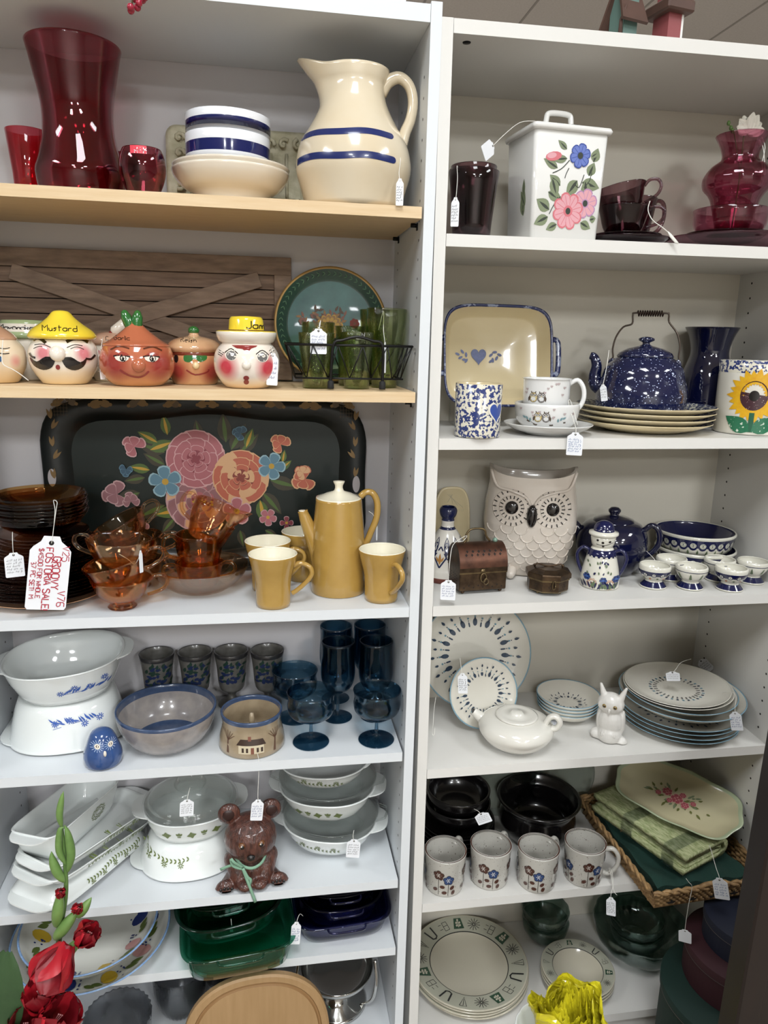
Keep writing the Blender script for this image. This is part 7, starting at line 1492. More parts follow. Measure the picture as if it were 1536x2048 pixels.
# ================================================================ RIGHT CASE fourth shelf: blue and white leaf dinnerware
EW = M('eggshell_glaze', 'dedace', .14, coat=.5); EBR = M('pale_blue_rim', '7fa3b4', .25, coat=.3); LFN = M('leaf_navy', '24384e', .35); LFT = M('leaf_teal', '6b93a3', .35)
def leafring(b, mp, u0, v0, r, n=15, asp=1, f=1):
    for i in range(n):
        a = 2*pi*i/n+pi/2; c, s_ = cos(a), sin(a)*asp
        P = lambda q: (u0+r*q*c, v0+r*q*s_)
        u, v = P(.74); b.ell(u, v, r*.095*f, r*.055*f, mp, LFN, a); u, v = P(.80); b.leaf(u, v, a, r*.08, r*.02, mp, LFN)
        for q, da in ((.62, .5), (.66, -.5)): a2 = a+da*2*pi/n; b.leaf(u0+r*q*cos(a2), v0+r*q*sin(a2)*asp, a2, r*.10*f, r*.02, mp, LFN)
        u, v = P(.93); b.ell(u, v, r*.014, r*.014, mp, LFN); u, v = P(1.0); b.leaf(u, v, a, r*.13*f, r*.032, mp, LFN); u, v = P(.88); b.ell(u, v, r*.022, r*.022, mp, LFT)
        a2 = a+pi/n; b.ell(u0+r*.84*cos(a2), v0+r*.84*sin(a2)*asp, r*.024, r*.024, mp, LFT); b.leaf(u0+r*.94*cos(a2), v0+r*.94*sin(a2)*asp, a2, r*.1*f, r*.028, mp, LFN); b.ell(u0+r*.78*cos(a2), v0+r*.78*sin(a2)*asp, r*.014, r*.014, mp, LFN)
def platelathe(r, mat, rim, h=.018, t=.003, foot=.58, seg=72):
    p = [(r*foot, 0), (r*foot*1.03, .0015), (r*.75, h*.3), (r*.93, h*.75), (r, h)]; c_ = cup(p, t); n = len(p); b = B(mat, rim); return b, c_, [(1 if n <= i <= n+2 else 0) for i in range(len(c_)-1)]
def leaning(name, label, px, Y, r, tilt, turn, ringr, label_group=None, h=.018):
    pl = Pl((hitY(px, 1440, Y).x, Y, zs('R4', .2)+.003), tilt, turn); t = T(name, label, 'plate', pl.O, pl.rot, label_group); b, c_, m_ = platelathe(r, EW, EBR, h); XM = Matrix.Translation((0, 0, r)) @ Matrix.Rotation(pi/2, 4, 'X'); b.lathe(c_, 0, 72, X=XM, mats=m_); b.build('plate_body', t)
    b = B(LFN, LFT); mp = lambda u, v, e: (u, -.0045*1-max(0, math.hypot(u, v-r)/r-.58)*.028-e, v); leafring(b, mp, 0, r, ringr); b.build('leaf_ring', t); return pl
leaning('dinner_plate', 'large round platter with a ring of navy leaves leaning at the back left', 948, .235, .132, rad(-13), rad(-3), .098)
leaning('dinner_plate', 'smaller plate with blue edge and leaf ring leaning against the large platter', 968, .142, .080, rad(-16), rad(3), .057, h=.012)
ptag(925, 1350, 19, 40, .075, 'lilac tinted price tag on the front of the small leaning leaf plate', lines=6, ink=BINK, ang=rad(-4), string=[(923, 1340, .075), (921, 1325, .085), (920, 1316, .09)], seed=31)
b = B(STRING); P = [hitY(*q) for q in ((872, 1392, .16), (868, 1420, .13), (866, 1450, .1), (864, 1466, .07), (868, 1470, .07), (870, 1455, .08))]; P = [V((p.x, p.y, max(p.z, zs('R4', 0)+.002))) for p in P]; b.tube(smooth(P, 4), .0006, 0, 6); tag(b.build('string'), 'white string hanging down from the large leaf platter in the left corner', 'string')
# squat white teapot
TP = M('white_teapot_glaze', 'dedbd2', .12, coat=.7)
s = Spot('R4', 1028, 1509, 40); k = s.mpp(); p = sm2([(34*k, 0), (40*k, .002), (58*k, .014), (70*k, .032), (72*k, .044), (66*k, .056), (52*k, .064), (38*k, .067)], 3); t = T('teapot', 'squat cream white teapot with flat lid, short spout and loop handle', 'teapot', s.c, (0, 0, s.face-.1)); b = B(TP); b.lathe([(0, 0)]+p+[(0, .066)], 0, 60, sx=1.03); b.build('body', t)
b = B(TP); b.lathe([(0, .0665), (40*k, .0665), (42*k, .069), (38*k, .071), (30*k, .0705), (15*k, .071), (13*k, .0745), (10*k, .077), (0, .0775)], 0, 48); b.build('lid', t)
b = B(TP, BLK); b.tube(smooth([V((-50*k, 0, .040)), V((-66*k, 0, .046)), V((-80*k, 0, .056)), V((-86*k, 0, .060))], 4), [.019, .018, .017, .0155, .014, .0125, .0115, .0105, .010, .0095, .009, .009, .0095], 0, 16); b.ball(V((-86.5*k, 0, .0605)), .0065, 1, 12, s3=(.5, 1, 1)); b.build('spout', t)
b = B(TP); b.tube(smooth([V((56*k, 0, .058)), V((64*k, 0, .076)), V((76*k, 0, .080)), V((84*k, 0, .068)), V((78*k, 0, .054)), V((68*k, 0, .052))], 4), .0062, 0, 10, flat=1.5); b.build('handle', t)
P = hit('R4', 1103, 1446); b = B(PAPER, INK); b.add([(-.022, -.012, 0), (.02, -.016, 0), (.022, .010, 0), (-.02, .014, 0), (-.022, -.012, .0005), (.02, -.016, .0005), (.022, .010, .0005), (-.02, .014, .0005)], [(4, 5, 6, 7), (0, 3, 2, 1), (0, 1, 5, 4), (1, 2, 6, 5), (2, 3, 7, 6), (3, 0, 4, 7)], 0, False)
for i in range(3): b.scrawl(-.017, -.010+.007*i, .032, .006, .0007, lambda u, v, e: (u, v, .0006+e), 1, i+9)
tag(b.build('price_tag', loc=(P.x, P.y, P.z+.0015)), 'price tag lying on the shelf between the squat teapot and small bowls', 'price tag', 'price tags on strings')
# four small bowls
s = Spot('R4', 1132, 1445, 34); k = s.mpp(); z0 = s.z(1402); 
for i in range(4):
    r = (60+i)*k; p = [(r*.5, 0), (r*.54, .002), (r*.82, .012), (r, .028)]; b = B(EW, EBR); c_ = cup(p, .003); n = len(p); T_ = T('small_bowl', '%s of four small bowls with pale blue rims beside the squat teapot' % ('lowest', 'second', 'third', 'topmost')[i], 'bowl', s.c+V((0, 0, i*.0085)), (0, 0, s.face), 'small leaf pattern bowls'); b.lathe(c_, 0, 56, mats=[(1 if n <= q <= n+2 else 0) for q in range(len(c_)-1)]); b.build('bowl_body', T_)
    if i == 3: b = B(LFN, LFT); leafring(b, lambda u, v, e: (u, v, .0052+max(0, math.hypot(u, v)-r*.5)*.55+e), 0, 0, r*.52, 11, f=1.3); b.build('leaf_ring', T_)
# white owl figurine
WB = M('bisque_white', 'dddad4', .35, coat=.2, bump=.5, bscale=170, stretch=(1, 1, .4))
s = Spot('R4', 1216, 1491, 24); k = s.mpp(); z = s.z; t = T('owl_figurine', 'small white horned owl figurine perched on a branch stump', 'figurine', s.c, (0, 0, s.face-.1))
bl = [((0, 0, z(1440)), 25*k, (1, .85, 1.25)), ((0, .0, z(1455)), 22*k, (1, .85, 1.1)), ((-2*k, -.004, z(1405)), 25*k, (1.05, .8, .9)), ((8*k, .006, z(1462)), 16*k, (1, .8, 1.5))]
for sg in (-1, 1): bl += limb((sg*14*k, -.006, z(1396)), (sg*24*k, -.004, z(1371)), 8*k, 3*k)+[((sg*22*k, .002, z(1440)), 10*k, (.6, 1, 2.6)), ((sg*12*k-2*k, -.016, z(1406)), 12*k, (1, .4, 1))]
bl += limb((-26*k, -.002, z(1470)), (24*k, 0, z(1478)), 11*k, 12*k)+limb((0, 0, z(1478)), (0, 0, .016), 18*k, 24*k)
meta('body', bl, WB, t, .0016)
for sg in (-1, 1): b = B(M('owl_amber_eye', '8a7238', .2, coat=.5), BLK); b.ball((sg*10*k-2*k, -.0235, z(1405)), 4.2*k, 0, 12, s3=(1, .6, 1)); b.ball((sg*10*k-2*k, -.0262, z(1405)), 2*k, 1, 10, s3=(1, .5, 1)); b.build('eye', t)
b = B(WB); b.ball((-2*k, -.025, z(1413)), 3.2*k, 0, 10, s3=(1, .8, 1.6)); b.build('beak', t)
for sg in (-1, 1):
    b = B(WB)
    for j in range(3): b.ball((sg*8*k+(j-1)*4*k, -.021, z(1462)), 3*k, 0, 8, s3=(.8, 1.2, 1.6))
    b.build('talons', t)
# plate and bowl stack
s = Spot('R4', 1349, 1475, 72, ymax=.155); k = s.mpp(); gS = 'leaf pattern dinnerware stack'
for i in range(4):
    r = (113+(i % 2)*1.5)*k; b, c_, m_ = platelathe(r, EW, EBR, .016, foot=.62); T_ = T('dinner_plate', '%s of the four blue edged dinner plates in the right stack' % ('lowest', 'second', 'third', 'topmost')[i], 'plate', s.c+V((0, 0, i*.0098)), (0, 0, s.face), gS); b.lathe(c_, 0, 72, mats=m_); b.build('plate_body', T_)
    if i == 3: b = B(LFN, LFT); leafring(b, lambda u, v, e: (u, v, .0052+max(0, math.hypot(u, v)-r*.6)*.028+e), 0, 0, r*.66, 18); b.build('leaf_ring', T_)
z_ = .0098*3+.0095
for nme, r, h, fo, rim, label, dz in (('serving_bowl', 119, .036, .5, EBR, 'wide shallow serving bowl with blue edge on the dinner plates', 0), ('bowl', 107, .030, .5, EBR, 'blue edged coupe bowl inside the wide serving bowl', .014), ('bowl', 103, .022, .5, EW, 'plain cream bowl under the dashed ring plate', .030), ('plate', 99, .018, .5, EW, 'cream coupe plate with a ring of grey dashes on top of the dinnerware stack', .037)):
    p = sm2([(r*k*fo, 0), (r*k*fo*1.05, .002), (r*k*.82, h*.5), (r*k, h)], 3); c_ = cup(p, .003); n = len(p); T_ = T(nme, label, 'bowl' if 'bowl' in nme else 'plate', s.c+V(((2-dz*300)*k, .0, z_+dz)), (rad(1), rad(-1.5 if dz > .02 else 0), s.face), gS); b = B(EW, rim); b.lathe(c_, 0, 72, mats=[(1 if n <= q <= n+2 else 0) for q in range(len(c_)-1)]); b.build('plate_body', T_)
b = B(LFN, LFT, M('dash_grey', '6a6a68', .4)); zz_ = .0048; mp = lambda u, v, e: (u, v, zz_+max(0, math.hypot(u, v)-r*k*.5)*.2+e)
for i in range(30):
    a = 2*pi*i/30
    for q, L_, w_, m_ in ((.37, .07, .018, 2), (.47, .05, .024, 0 if i % 2 else 1)): b.line([(r*k*q*cos(a), r*k*q*sin(a)), (r*k*(q+L_)*cos(a), r*k*(q+L_)*sin(a))], r*k*w_*1.6, mp, m_)
b.build('dash_ring', T_)
ptag(1345, 1345, 26, 18, .1, 'price tag lying inside the top plate of the dinnerware stack', lines=3, ink=BINK, ang=rad(-12), string=[(1352, 1338, .1), (1362, 1325, .12), (1382, 1318, .15)], seed=33)
ptag(1470, 1427, 22, 36, -.01, 'price tag hanging at the right of the dinnerware stack on white string', lines=5, ang=rad(-14), string=[(1470, 1415, -.008), (1472, 1395, .0), (1465, 1385, .02), (1445, 1386, .07)], seed=34)
ptag(1402, 1322, 22, 26, .235, 'price tag standing behind the dinnerware stack by the side panel', lines=4, ink=BINK, ang=rad(-50), seed=35)
# ================================================================ RIGHT CASE fifth shelf
DK = M('black_stoneware', '0e0c0d', .22, coat=.5); gD = 'black stoneware dinnerware'
s = Spot('R5', 912, Y=.206); k = s.mpp(); zt = 0
for i in range(5):
    b = B(DK); r = (76-i*.5)*k; p = [(r*.6, 0), (r*.64, .001), (r*.95, .008), (r, .013)]; b.lathe(cup(p, .004), 0, 60); tag(b.build('plate', loc=s.c+V((0, 0, i*.0105)), rot=(0, 0, 0)), '%s black stoneware plate in the left corner stack' % ('lowest', 'second', 'third', 'fourth', 'fifth')[i], 'plate', gD)
for i, (r, dz, h) in enumerate(((62, .056, .045), (60, .083, .05))):
    b = B(DK); p = sm2([(r*k*.6, 0), (r*k*.7, .003), (r*k*.97, h*.5), (r*k*1.04, h)], 3); b.lathe(cup(p, .005), 0, 60); tag(b.build('bowl', loc=s.c+V((0, 0, dz))), ('black stoneware bowl on the black plates behind the flowered mugs', 'topmost black stoneware bowl in the left corner stack')[i], 'bowl', gD)
s = Spot('R5', 1072, Y=.196); k = s.mpp(); r = 76*k; H = s.z(1592); b = B(DK); p = sm2([(r*.72, 0), (r*.8, .004), (r*.98, H*.35), (r*.96, H*.6), (r*.93, H*.78), (r*1.02, H*.9), (r*1.08, H)], 3); b.lathe(cup(p, .008), 0, 64); tag(b.build('serving_bowl', loc=s.c), 'deep black stoneware crock with wide rolled rim behind the mugs', 'bowl', gD)
ptag(962, 1628, 30, 22, .07, 'price tag slanting over the black stoneware plates', lines=4, ink=BINK, ang=rad(-28), string=[(956, 1622, .07), (948, 1618, .08)], seed=36)
CGR = glass('green_edged_clear_glass', 'c3cfcb', .35)
for (px, Y, r, label) in ((1000, .262, .09, 'clear glass plate standing on edge behind the black stoneware'), (1118, .268, .09, 'clear glass plate standing on edge behind the black crock')):
    O = V((hitY(px, 1640, Y).x, Y+.016, zs('R5', .3)+.0025)); b = B(CGR); XM = Matrix.Translation((0, 0, r)) @ Matrix.Rotation(pi/2, 4, 'X'); b.lathe(cup([(r*.6, 0), (r*.62, .001), (r*.9, .006), (r, .011)], .0025), 0, 64, X=XM); tag(b.build('glass_plate', loc=O, rot=(rad(-1), 0, 0)), label, 'plate', 'clear glass plates at the back')
# flower mugs
MG = speckle('speckled_grey_glaze', 'b9b6ae', '6e655c', 260, .09, .2, 'v', .05); MBR = M('mug_brown', '4a2a20', .3, coat=.4); MBL = M('mug_blue', '2c4470', .3, coat=.4); MLN = M('mug_line', '2a1d18', .4); MWH = M('mug_white', 'd9d6d0', .3)
def fmug(cx, yf, top, hwb, hwt, label, ha, first=None):
    s = Spot('R5', cx, yf, hwb)
    if first: return dup(first, s.c, (0, 0, s.face+ha), label)
    k = s.mpp(); H = s.z(top); p = sm2([((hwb-2)*k, 0), (hwb*k, .003), ((hwb+1)*k, H*.4), (hwt*k, H*.97), (hwt*k, H)], 2); t = T('mug', label, 'mug', s.c, (0, 0, s.face+ha), 'speckled mugs with brown and blue flowers'); b = B(MG, MBR); c_ = cup(p, .0035); n = len(p); b.lathe(c_, 0, 48, mats=[(1 if n <= i <= n+1 else 0) for i in range(len(c_)-1)]); b.build('cup_body', t)
    b = B(MBR, MBL, MLN, MWH); b.lay = 6; mp = around(p); rm = max(r for r, z in p); 
    for g in range(4):
        o = 2*pi*rm*g/4-1.1*rm
        for u, v, c_ in ((o-.013, .62, MBR), (o+.010, .50, MBL)):
            b.line([(o-.013 if c_ is MBR else o+.010, H*.06), (u, H*v)], .0012, mp, MLN)
            for rr_, m_ in ((.0125, MLN), (.0112, c_)):
                for j in range(5): a = 2*pi*j/5+.3; b.ell(u+rr_*.55*cos(a), H*v+rr_*.5*sin(a), rr_*.52, rr_*.48, mp, m_, a)
                b.ell(u, H*v, rr_*.5, rr_*.5, mp, m_)
            for j in range(6): a = 2*pi*j/6; b.line([(u+.001*cos(a), H*v+.001*sin(a)), (u+.0058*cos(a), H*v+.0058*sin(a))], .0012, mp, MWH)
        for u, v, a in ((-.021, .2, .5), (-.004, .3, 0), (.001, .14, .1), (.019, .28, .7), (.022, .14, 1.2)): b.ell(o+u, H*v, .0062, .0042, mp, MBR, a); b.line([(o+u-.005*cos(a), H*v-.005*sin(a)), (o+u+.005*cos(a), H*v+.005*sin(a))], .0005, mp, MWH)
    b.build('painted_flowers', t)
    b = B(MG); r = p[-1][0]; b.tube(smooth([V((r*.9, 0, H*.86)), V((r*1.3, 0, H*.92)), V((r*1.6, 0, H*.72)), V((r*1.55, 0, H*.42)), V((r*1.2, 0, H*.2)), V((r*.92, 0, H*.22))], 4), [.005]*21, 0, 10, flat=1.2); b.build('handle', t); return t
m0 = fmug(887, 1795, 1699, 37, 41, 'speckled flower mug at the left end of the row, against the bookcase upright', 1.1); fmug(976, 1782, 1687, 37, 41, 'speckled flower mug, second from the left in the row', 1.1, m0); fmug(1070, 1788, 1692, 37, 41, 'speckled flower mug, third from the left in the row', 1.0, m0); fmug(1162, 1776, 1680, 37, 41, 'speckled flower mug at the right end of the row beside the wicker tray', .1, m0)
ptag(1222, 1798, 18, 38, -.03, 'price tag hanging from the right mug handle over the shelf edge', lines=6, ink=BINK, ang=rad(-5), string=[(1222, 1788, -.03), (1226, 1770, -.02), (1224, 1745, .0), (1218, 1735, .02), (1222, 1750, .0), (1228, 1782, -.025), (1234, 1790, -.03)], seed=38)
# wicker tray
WK = M('seagrass', 'b08d5e', .6, var=.6, vscale=90, col2='7c6040', bump=.5, bscale=300)
zb = ZS['R5']+.004; t = T('wicker_tray', 'woven seagrass tray reaching past the shelf edge, holding cloths and the rose dish', 'basket', (.630, .088, zb), (0, 0, rad(3)))
wx, wy = .128, .158
b = B(WK); b.box((-wx, -wy, 0), (wx, wy, .006)); b.build('base', t)
b = B(WK)
for j in range(5):
    z_ = .008+j*.0075; off = j*.0025
    per = [(-wx-off, -wy-off), (wx+off, -wy-off), (wx+off, wy+off), (-wx-off, wy+off), (-wx-off, -wy-off)]; pts = []
    for (x0, y0), (x1, y1) in zip(per, per[1:]):
        n = 36
        for i in range(n): q = i/n; ph = (i+j % 2)*pi; nx, ny = (y1-y0), -(x1-x0); L_ = math.hypot(nx, ny); pts.append(V((x0+(x1-x0)*q+nx/L_*.0025*cos(ph), y0+(y1-y0)*q+ny/L_*.0025*cos(ph), z_)))
    b.tube(pts, .0044, 0, 6, closed=True)
b.build('woven_sides', t)
b = B(WK)
for tw in range(2):
    pts = []; off = .013; per = [(-wx-off, -wy-off), (wx+off, -wy-off), (wx+off, wy+off), (-wx-off, wy+off), (-wx-off, -wy-off)]
    for (x0, y0), (x1, y1) in zip(per, per[1:]):
        for i in range(30): q = i/30; a = 2*pi*i/5+tw*pi; pts.append(V((x0+(x1-x0)*q+.003*cos(a), y0+(y1-y0)*q+.003*cos(a), .046+.0035*sin(a))))
    b.tube(pts, .004, 0, 6, closed=True)
b.build('braided_rim', t)
b = B(WK); b.tube(smooth([V((-.035, -wy-.012, .046)), V((-.02, -wy-.016, .056)), V((.02, -wy-.016, .056)), V((.035, -wy-.012, .046))], 4), .005, 0, 8); b.build('handle', t)
b = B(PEG)
for i in range(5):
    x = -wx+.03+i*.05
    for a in (.5, 1.6, 2.7): b.leaf(x, .018, a, .012, .003, lambda u, v, e: (u, -wy-.009-v*.2-e, v), 0)
b.build('dark_stitches', t)
# dark green cloth
CG_ = M('dark_green_cloth', '12352c', .9, bump=.6, bscale=250); R = random.Random(9)
t = T('folded_cloth', 'dark green woven cloth folded flat in the wicker tray', 'cloth', (.630, .088, zb+.0065), (0, 0, rad(3)))
b = B(CG_); n = 22; rows = []
for i in range(n+1):
    rows.append([((-.112+.224*i/n), (-.140+.28*j/n), .026+.004*sin(i*.9+j*.3)+.004*sin(j*.8)-.02*max(0, (abs(i-n/2)+0)/(n/2)-.9)*8*.12) for j in range(n+1)])
b.rings(rows, 0, closed=False); b.rings([[(x, y, 0) for x, y, z in r] for r in rows], 0, closed=False); e1 = [r[0] for r in rows]; e2 = [r[-1] for r in rows]
for E_ in (e1, e2, rows[0], rows[-1]): b.rings([E_, [(x, y, 0) for x, y, z in E_]], 0, closed=False)
b.build('cloth', t)
# woven placemat roll
PG = M('woven_green', '8f9a68', .85, var=.7, vscale=150, col2='c3c79a', bump=.9, bscale=260, stretch=(.5, 1.6, 1)); 
A_ = hitY(1215, 1560, .21); C_ = hitY(1400, 1725, -.03); ax = (C_-A_); ax.z = 0; Ln = .27; an = math.atan2(ax.y, ax.x)
t = T('placemat_roll', 'light green woven placemats folded over and tied with clear bands under the rose dish', 'placemat', (.608, .082, zb+.056), (0, 0, rad(-68)))
b = B(PG); sec = []; hw_, th = .07, .009; spine = []
for q in range(31):
    f = q/30
    if f < .4: spine.append((-hw_+2*hw_*f/.4*.93, .0)) 
    elif f < .6: a = -pi/2+pi*(f-.4)/.2; spine.append((hw_*.86+.016*cos(a), .016+.016*sin(a)))
    else: spine.append((hw_*.86-2*hw_*.9*(f-.6)/.4, .032))
def ribbon(sp, th, L0, L1, n=24):
    R = []
    for i in range(n+1):
        x = L0+(L1-L0)*i/n; up_ = []; dn = []
        for j, (y, z) in enumerate(sp):
            a, c = sp[max(j-1, 0)], sp[min(j+1, len(sp)-1)]; d = math.hypot(c[0]-a[0], c[1]-a[1]); ny, nz = -(c[1]-a[1])/d, (c[0]-a[0])/d; w_ = .0012*sin(x*400)+.001*sin(j*2.1); up_.append((x, y+ny*(th/2+w_), z+nz*(th/2+w_))); dn.append((x, y-ny*th/2, z-nz*th/2))
        R.append(up_+dn[::-1])
    return R
b.rings(ribbon(spine, .011, -.15, .115), 0, True, True, True); b.build('mat_outer', t)
sp2 = [(y*.8-.004, z*.5+.008) for y, z in spine]; b = B(PG); b.rings(ribbon(sp2, .007, -.148, .113), 0, True, True, True); b.build('mat_inner', t)
PB_ = glass('clear_plastic_band', 'b9c0c6', .4)
for x in (-.04, .075): b = B(PB_); b.rings([[(x+d, y*1.03, z*1.0+(.0075 if z > .016 else -.0075 if z < .01 else 0)) for y, z in spine]+[(x+d, -hw_*1.05, .016)] for d in (-.016, .016)], 0, True); b.build('plastic_band', t)
# rose dish
RDG = M('rose_dish_cream', 'cfc7a6', .14, coat=.6, var=.3, vscale=8, col2='c4bb96'); RDR = M('rose_dish_green_rim', 'b3bf9e', .16, coat=.5)
A_ = hitY(1262, 1560, .2); C_ = hitY(1478, 1650, .02)
t = T('rose_dish', 'cream scalloped serving dish with pink rose bouquet tilted on the green placemats', 'serving dish', (.658, .112, zb+.116), (rad(17), rad(4), rad(-50)))
def sc(w, d, z, n=96): return [(w*cos(a)*(1+.05*cos(4*a+pi)+.025*cos(8*a)), d*sin(a)*(1+.07*cos(4*a+pi)+.03*cos(8*a)), z) for a in [2*pi*i/n for i in range(n)]]
W_, D_ = .150, .088; b = B(RDG, RDR); b.rings([sc(W_*.74, D_*.7, 0), sc(W_*.8, D_*.78, .004), sc(W_*.96, D_*.95, .018), sc(W_, D_, .021), sc(W_*1.005, D_*1.005, .023), sc(W_*.98, D_*.97, .023), sc(W_*.94, D_*.92, .019), sc(W_*.8, D_*.76, .0085), sc(W_*.7, D_*.66, .006), sc(W_*.02, D_*.02, .006)], mats=[0, 0, 1, 1, 1, 1, 0, 0, 0], cap0=True, cap1=True); b.build('dish_body', t)
b = B(GL); mp = lambda u, v, e: (u, v, .0065+e); R = random.Random(12); OL = M('olive_leaf_paint', '6c6f3c', .4); DRO = M('deep_rose', 'a8505a', .4); LRO = M('light_rose', 'd6a09a', .4)
for i in range(46): a = R.uniform(0, 2*pi); q = R.uniform(.15, 1); b.leaf(.07*q*cos(a), .030*q*sin(a), a+R.uniform(-.5, .5), R.uniform(.009, .017), .0028, mp, R.choice([GL, OL, OL]))
for u, v, r in ((0, 0, .015), (-.026, .008, .012), (.022, -.008, .010), (.036, .006, .007), (-.042, -.006, .007), (.008, .016, .008), (-.012, -.014, .007)):
    flower(b, u, v, r, 6, mp, DRO, LRO, DRO, rot=u*50, cr=.3)
    for j in range(4): b.ell(u+r*.3*cos(j*1.6), v+r*.3*sin(j*1.6), r*.16, r*.1, mp, LRO)
b.build('painted_roses', t)
ptag(1439, 1760, 28, 42, -.115, 'price tag with blue writing hanging over the front rim of the wicker tray', lines=5, ink=M('blue_ink_bright', '2f5f9c', .6), ang=rad(-14), string=[(1438, 1752, -.115), (1432, 1735, -.1), (1422, 1700, -.06), (1418, 1690, -.03)], seed=40)
ptag(1370, 1862, 24, 26, -.1, 'plain white tag back hanging on string below the wicker tray', blank=True, lines=0, ang=rad(-6), string=[(1371, 1850, -.1), (1377, 1810, -.11), (1384, 1775, -.115), (1378, 1765, -.118), (1372, 1757, -.118)], seed=41)
# ================================================================ RIGHT CASE bottom shelf
AP = M('atomic_cream', 'c9c3b0', .16, coat=.5); ABK = M('atomic_black', '26282a', .4); AGN = M('atomic_green', '2f4f3c', .4); AGR = M('atomic_band', 'b3b3a2', .3, coat=.3)
def atomic(b, mp, r0, r1, n=16, seed=0):
    R = random.Random(seed); rm = (r0+r1)/2; hb = (r1-r0)/2
    for i in range(n):
        a = 2*pi*i/n; c, s_ = cos(a), sin(a); L = lambda x, y: (rm*c+y*c-x*s_, rm*s_+y*s_+x*c); kd = i % 5
        if kd == 0:
            for j in range(12): q = 2*pi*j/12; b.line([L(.1*hb*cos(q), .1*hb*sin(q)), L(.8*hb*cos(q), .8*hb*sin(q))], hb*.07, mp, ABK)
        elif kd == 1: b.poly([L(-.45*hb, .7*hb), L(.45*hb, .7*hb), L(.65*hb, -.7*hb), L(-.65*hb, -.7*hb)], mp, AGN); b.line([L(0, -.5*hb), L(0, .5*hb)], hb*.1, mp, AP); [b.ell(*L(x*hb, y*hb), hb*.16, hb*.12, mp, AP) for x, y in ((-.2, .1), (.2, .1), (-.2, -.25), (.2, -.25), (0, .45))]
        elif kd == 2:
            for q in ((-.6, -.6, .0, -.6), (-.6, 0, 0, 0), (-.6, .5, 0, .5), (-.6, -.6, -.6, .5), (0, -.6, 0, .5), (.2, -.3, .6, -.3), (.2, .3, .6, .3)): b.line([L(q[0]*hb, q[1]*hb), L(q[2]*hb, q[3]*hb)], hb*.06, mp, ABK)
        elif kd == 3: b.line([L(-.55*hb, .7*hb), L(-.35*hb, -.6*hb), L(0, -.75*hb), L(.35*hb, -.6*hb), L(.55*hb, .7*hb)], hb*.2, mp, ABK)
        else: b.line([L(-.4*hb, .7*hb), L(0, -.7*hb), L(.4*hb, .7*hb), L(-.4*hb, .7*hb)], hb*.08, mp, ABK); b.line([L(0, -.4*hb), L(0, .6*hb)], hb*.06, mp, ABK)
def aplate(name, label, loc, r, h, rot=(0, 0, 0), grp='plates with atomic starburst border', deco=True, well=.66, seed=0, bowl=0):
    t = T(name, label, 'plate' if not bowl else 'bowl', loc, rot, grp); b = B(AP, AGR, ABK); p = [(r*.55, 0), (r*.58, .0015), (r*well, h*.35), (r, h)]
    if bowl: p = [(r*.4, 0), (r*.44, .002), (r*.68, h*.85), (r, h)]; well = .68
    zi = .004; wz = (h*.35 if not bowl else h*.85)+.003; c_ = [(0, 0)]+p+[(r*.998, h+.002), (r*.975, h+.0022), (r*(well+.015), wz+.001), (r*well, wz), (r*(well-.04 if not bowl else .45), zi), (0, zi)]
    b.lathe(c_, 0, 80, mats=[0, 0, 0, 0, 0, 0, 1, 2, 0, 0]); b.build('plate_body', t)
    if deco: b = B(ABK); mp = lambda u, v, e: (u, v, wz+(math.hypot(u, v)/r-well)/(.975-well)*(h+.0022-wz)+e+.0002); atomic(b, mp, r*(well+.02), r*.97, 18 if not bowl else 14, seed); b.build('starburst_border', t)
c0 = hit('R6', 932, 1932); r0 = 115*proj(c0)[2]/F
c0.x = max(c0.x, .02+r0+.004)
for i in range(4): aplate('dinner_plate', '%s of the cream plates with starburst border at the bottom left' % ('lowest', 'second', 'third', 'topmost')[i], (c0.x+(.003, -.002, .002, 0)[i], c0.y-.021, zs('R6', c0.x)+.001+i*.0075), r0, .015, rot=(0, 0, .4*i), deco=(i in (0, 3)), seed=i)
c1 = hit('R6', 1148, 1955); r1 = 71*proj(c1)[2]/F
for i in range(3): aplate('small_bowl', '%s of three small cream bowls with starburst border behind the yellow paper' % ('lowest', 'middle', 'topmost')[i], (c1.x, c1.y-.014, zs('R6', c1.x)+.001+i*.009), r1, .024, rot=(0, 0, .5*i), deco=(i in (2,)), bowl=1, seed=i)
SG_ = glass('sea_green_glass', '8aa79e', .3, rib=70); gG = 'sea green glass bowls'
def gb(cx, Y, r, h, dz, label, k='R6'):
    s = Spot(k, cx, Y=Y, dz=dz); b = B(SG_); p = sm2([(r*.4, 0), (r*.5, .003), (r*.85, h*.4), (r*.98, h*.75), (r, h)], 3); b.lathe(cup(p, .004), 0, 64, nf=14, flute=.03); tag(b.build('glass_bowl', loc=s.c), label, 'bowl', gG)
gb(1088, .238, .060, .06, 0, 'small sea green glass bowl at the bottom of the stacked pair'); gb(1088, .238, .061, .058, .036, 'small sea green glass bowl on top of the stacked pair')
gb(1276, .168, .118, .085, 0, 'large sea green glass bowl holding two smaller ones'); gb(1270, .172, .068, .06, .012, 'sea green glass bowl inside the large one'); gb(1270, .172, .070, .06, .045, 'topmost sea green glass bowl inside the large one')
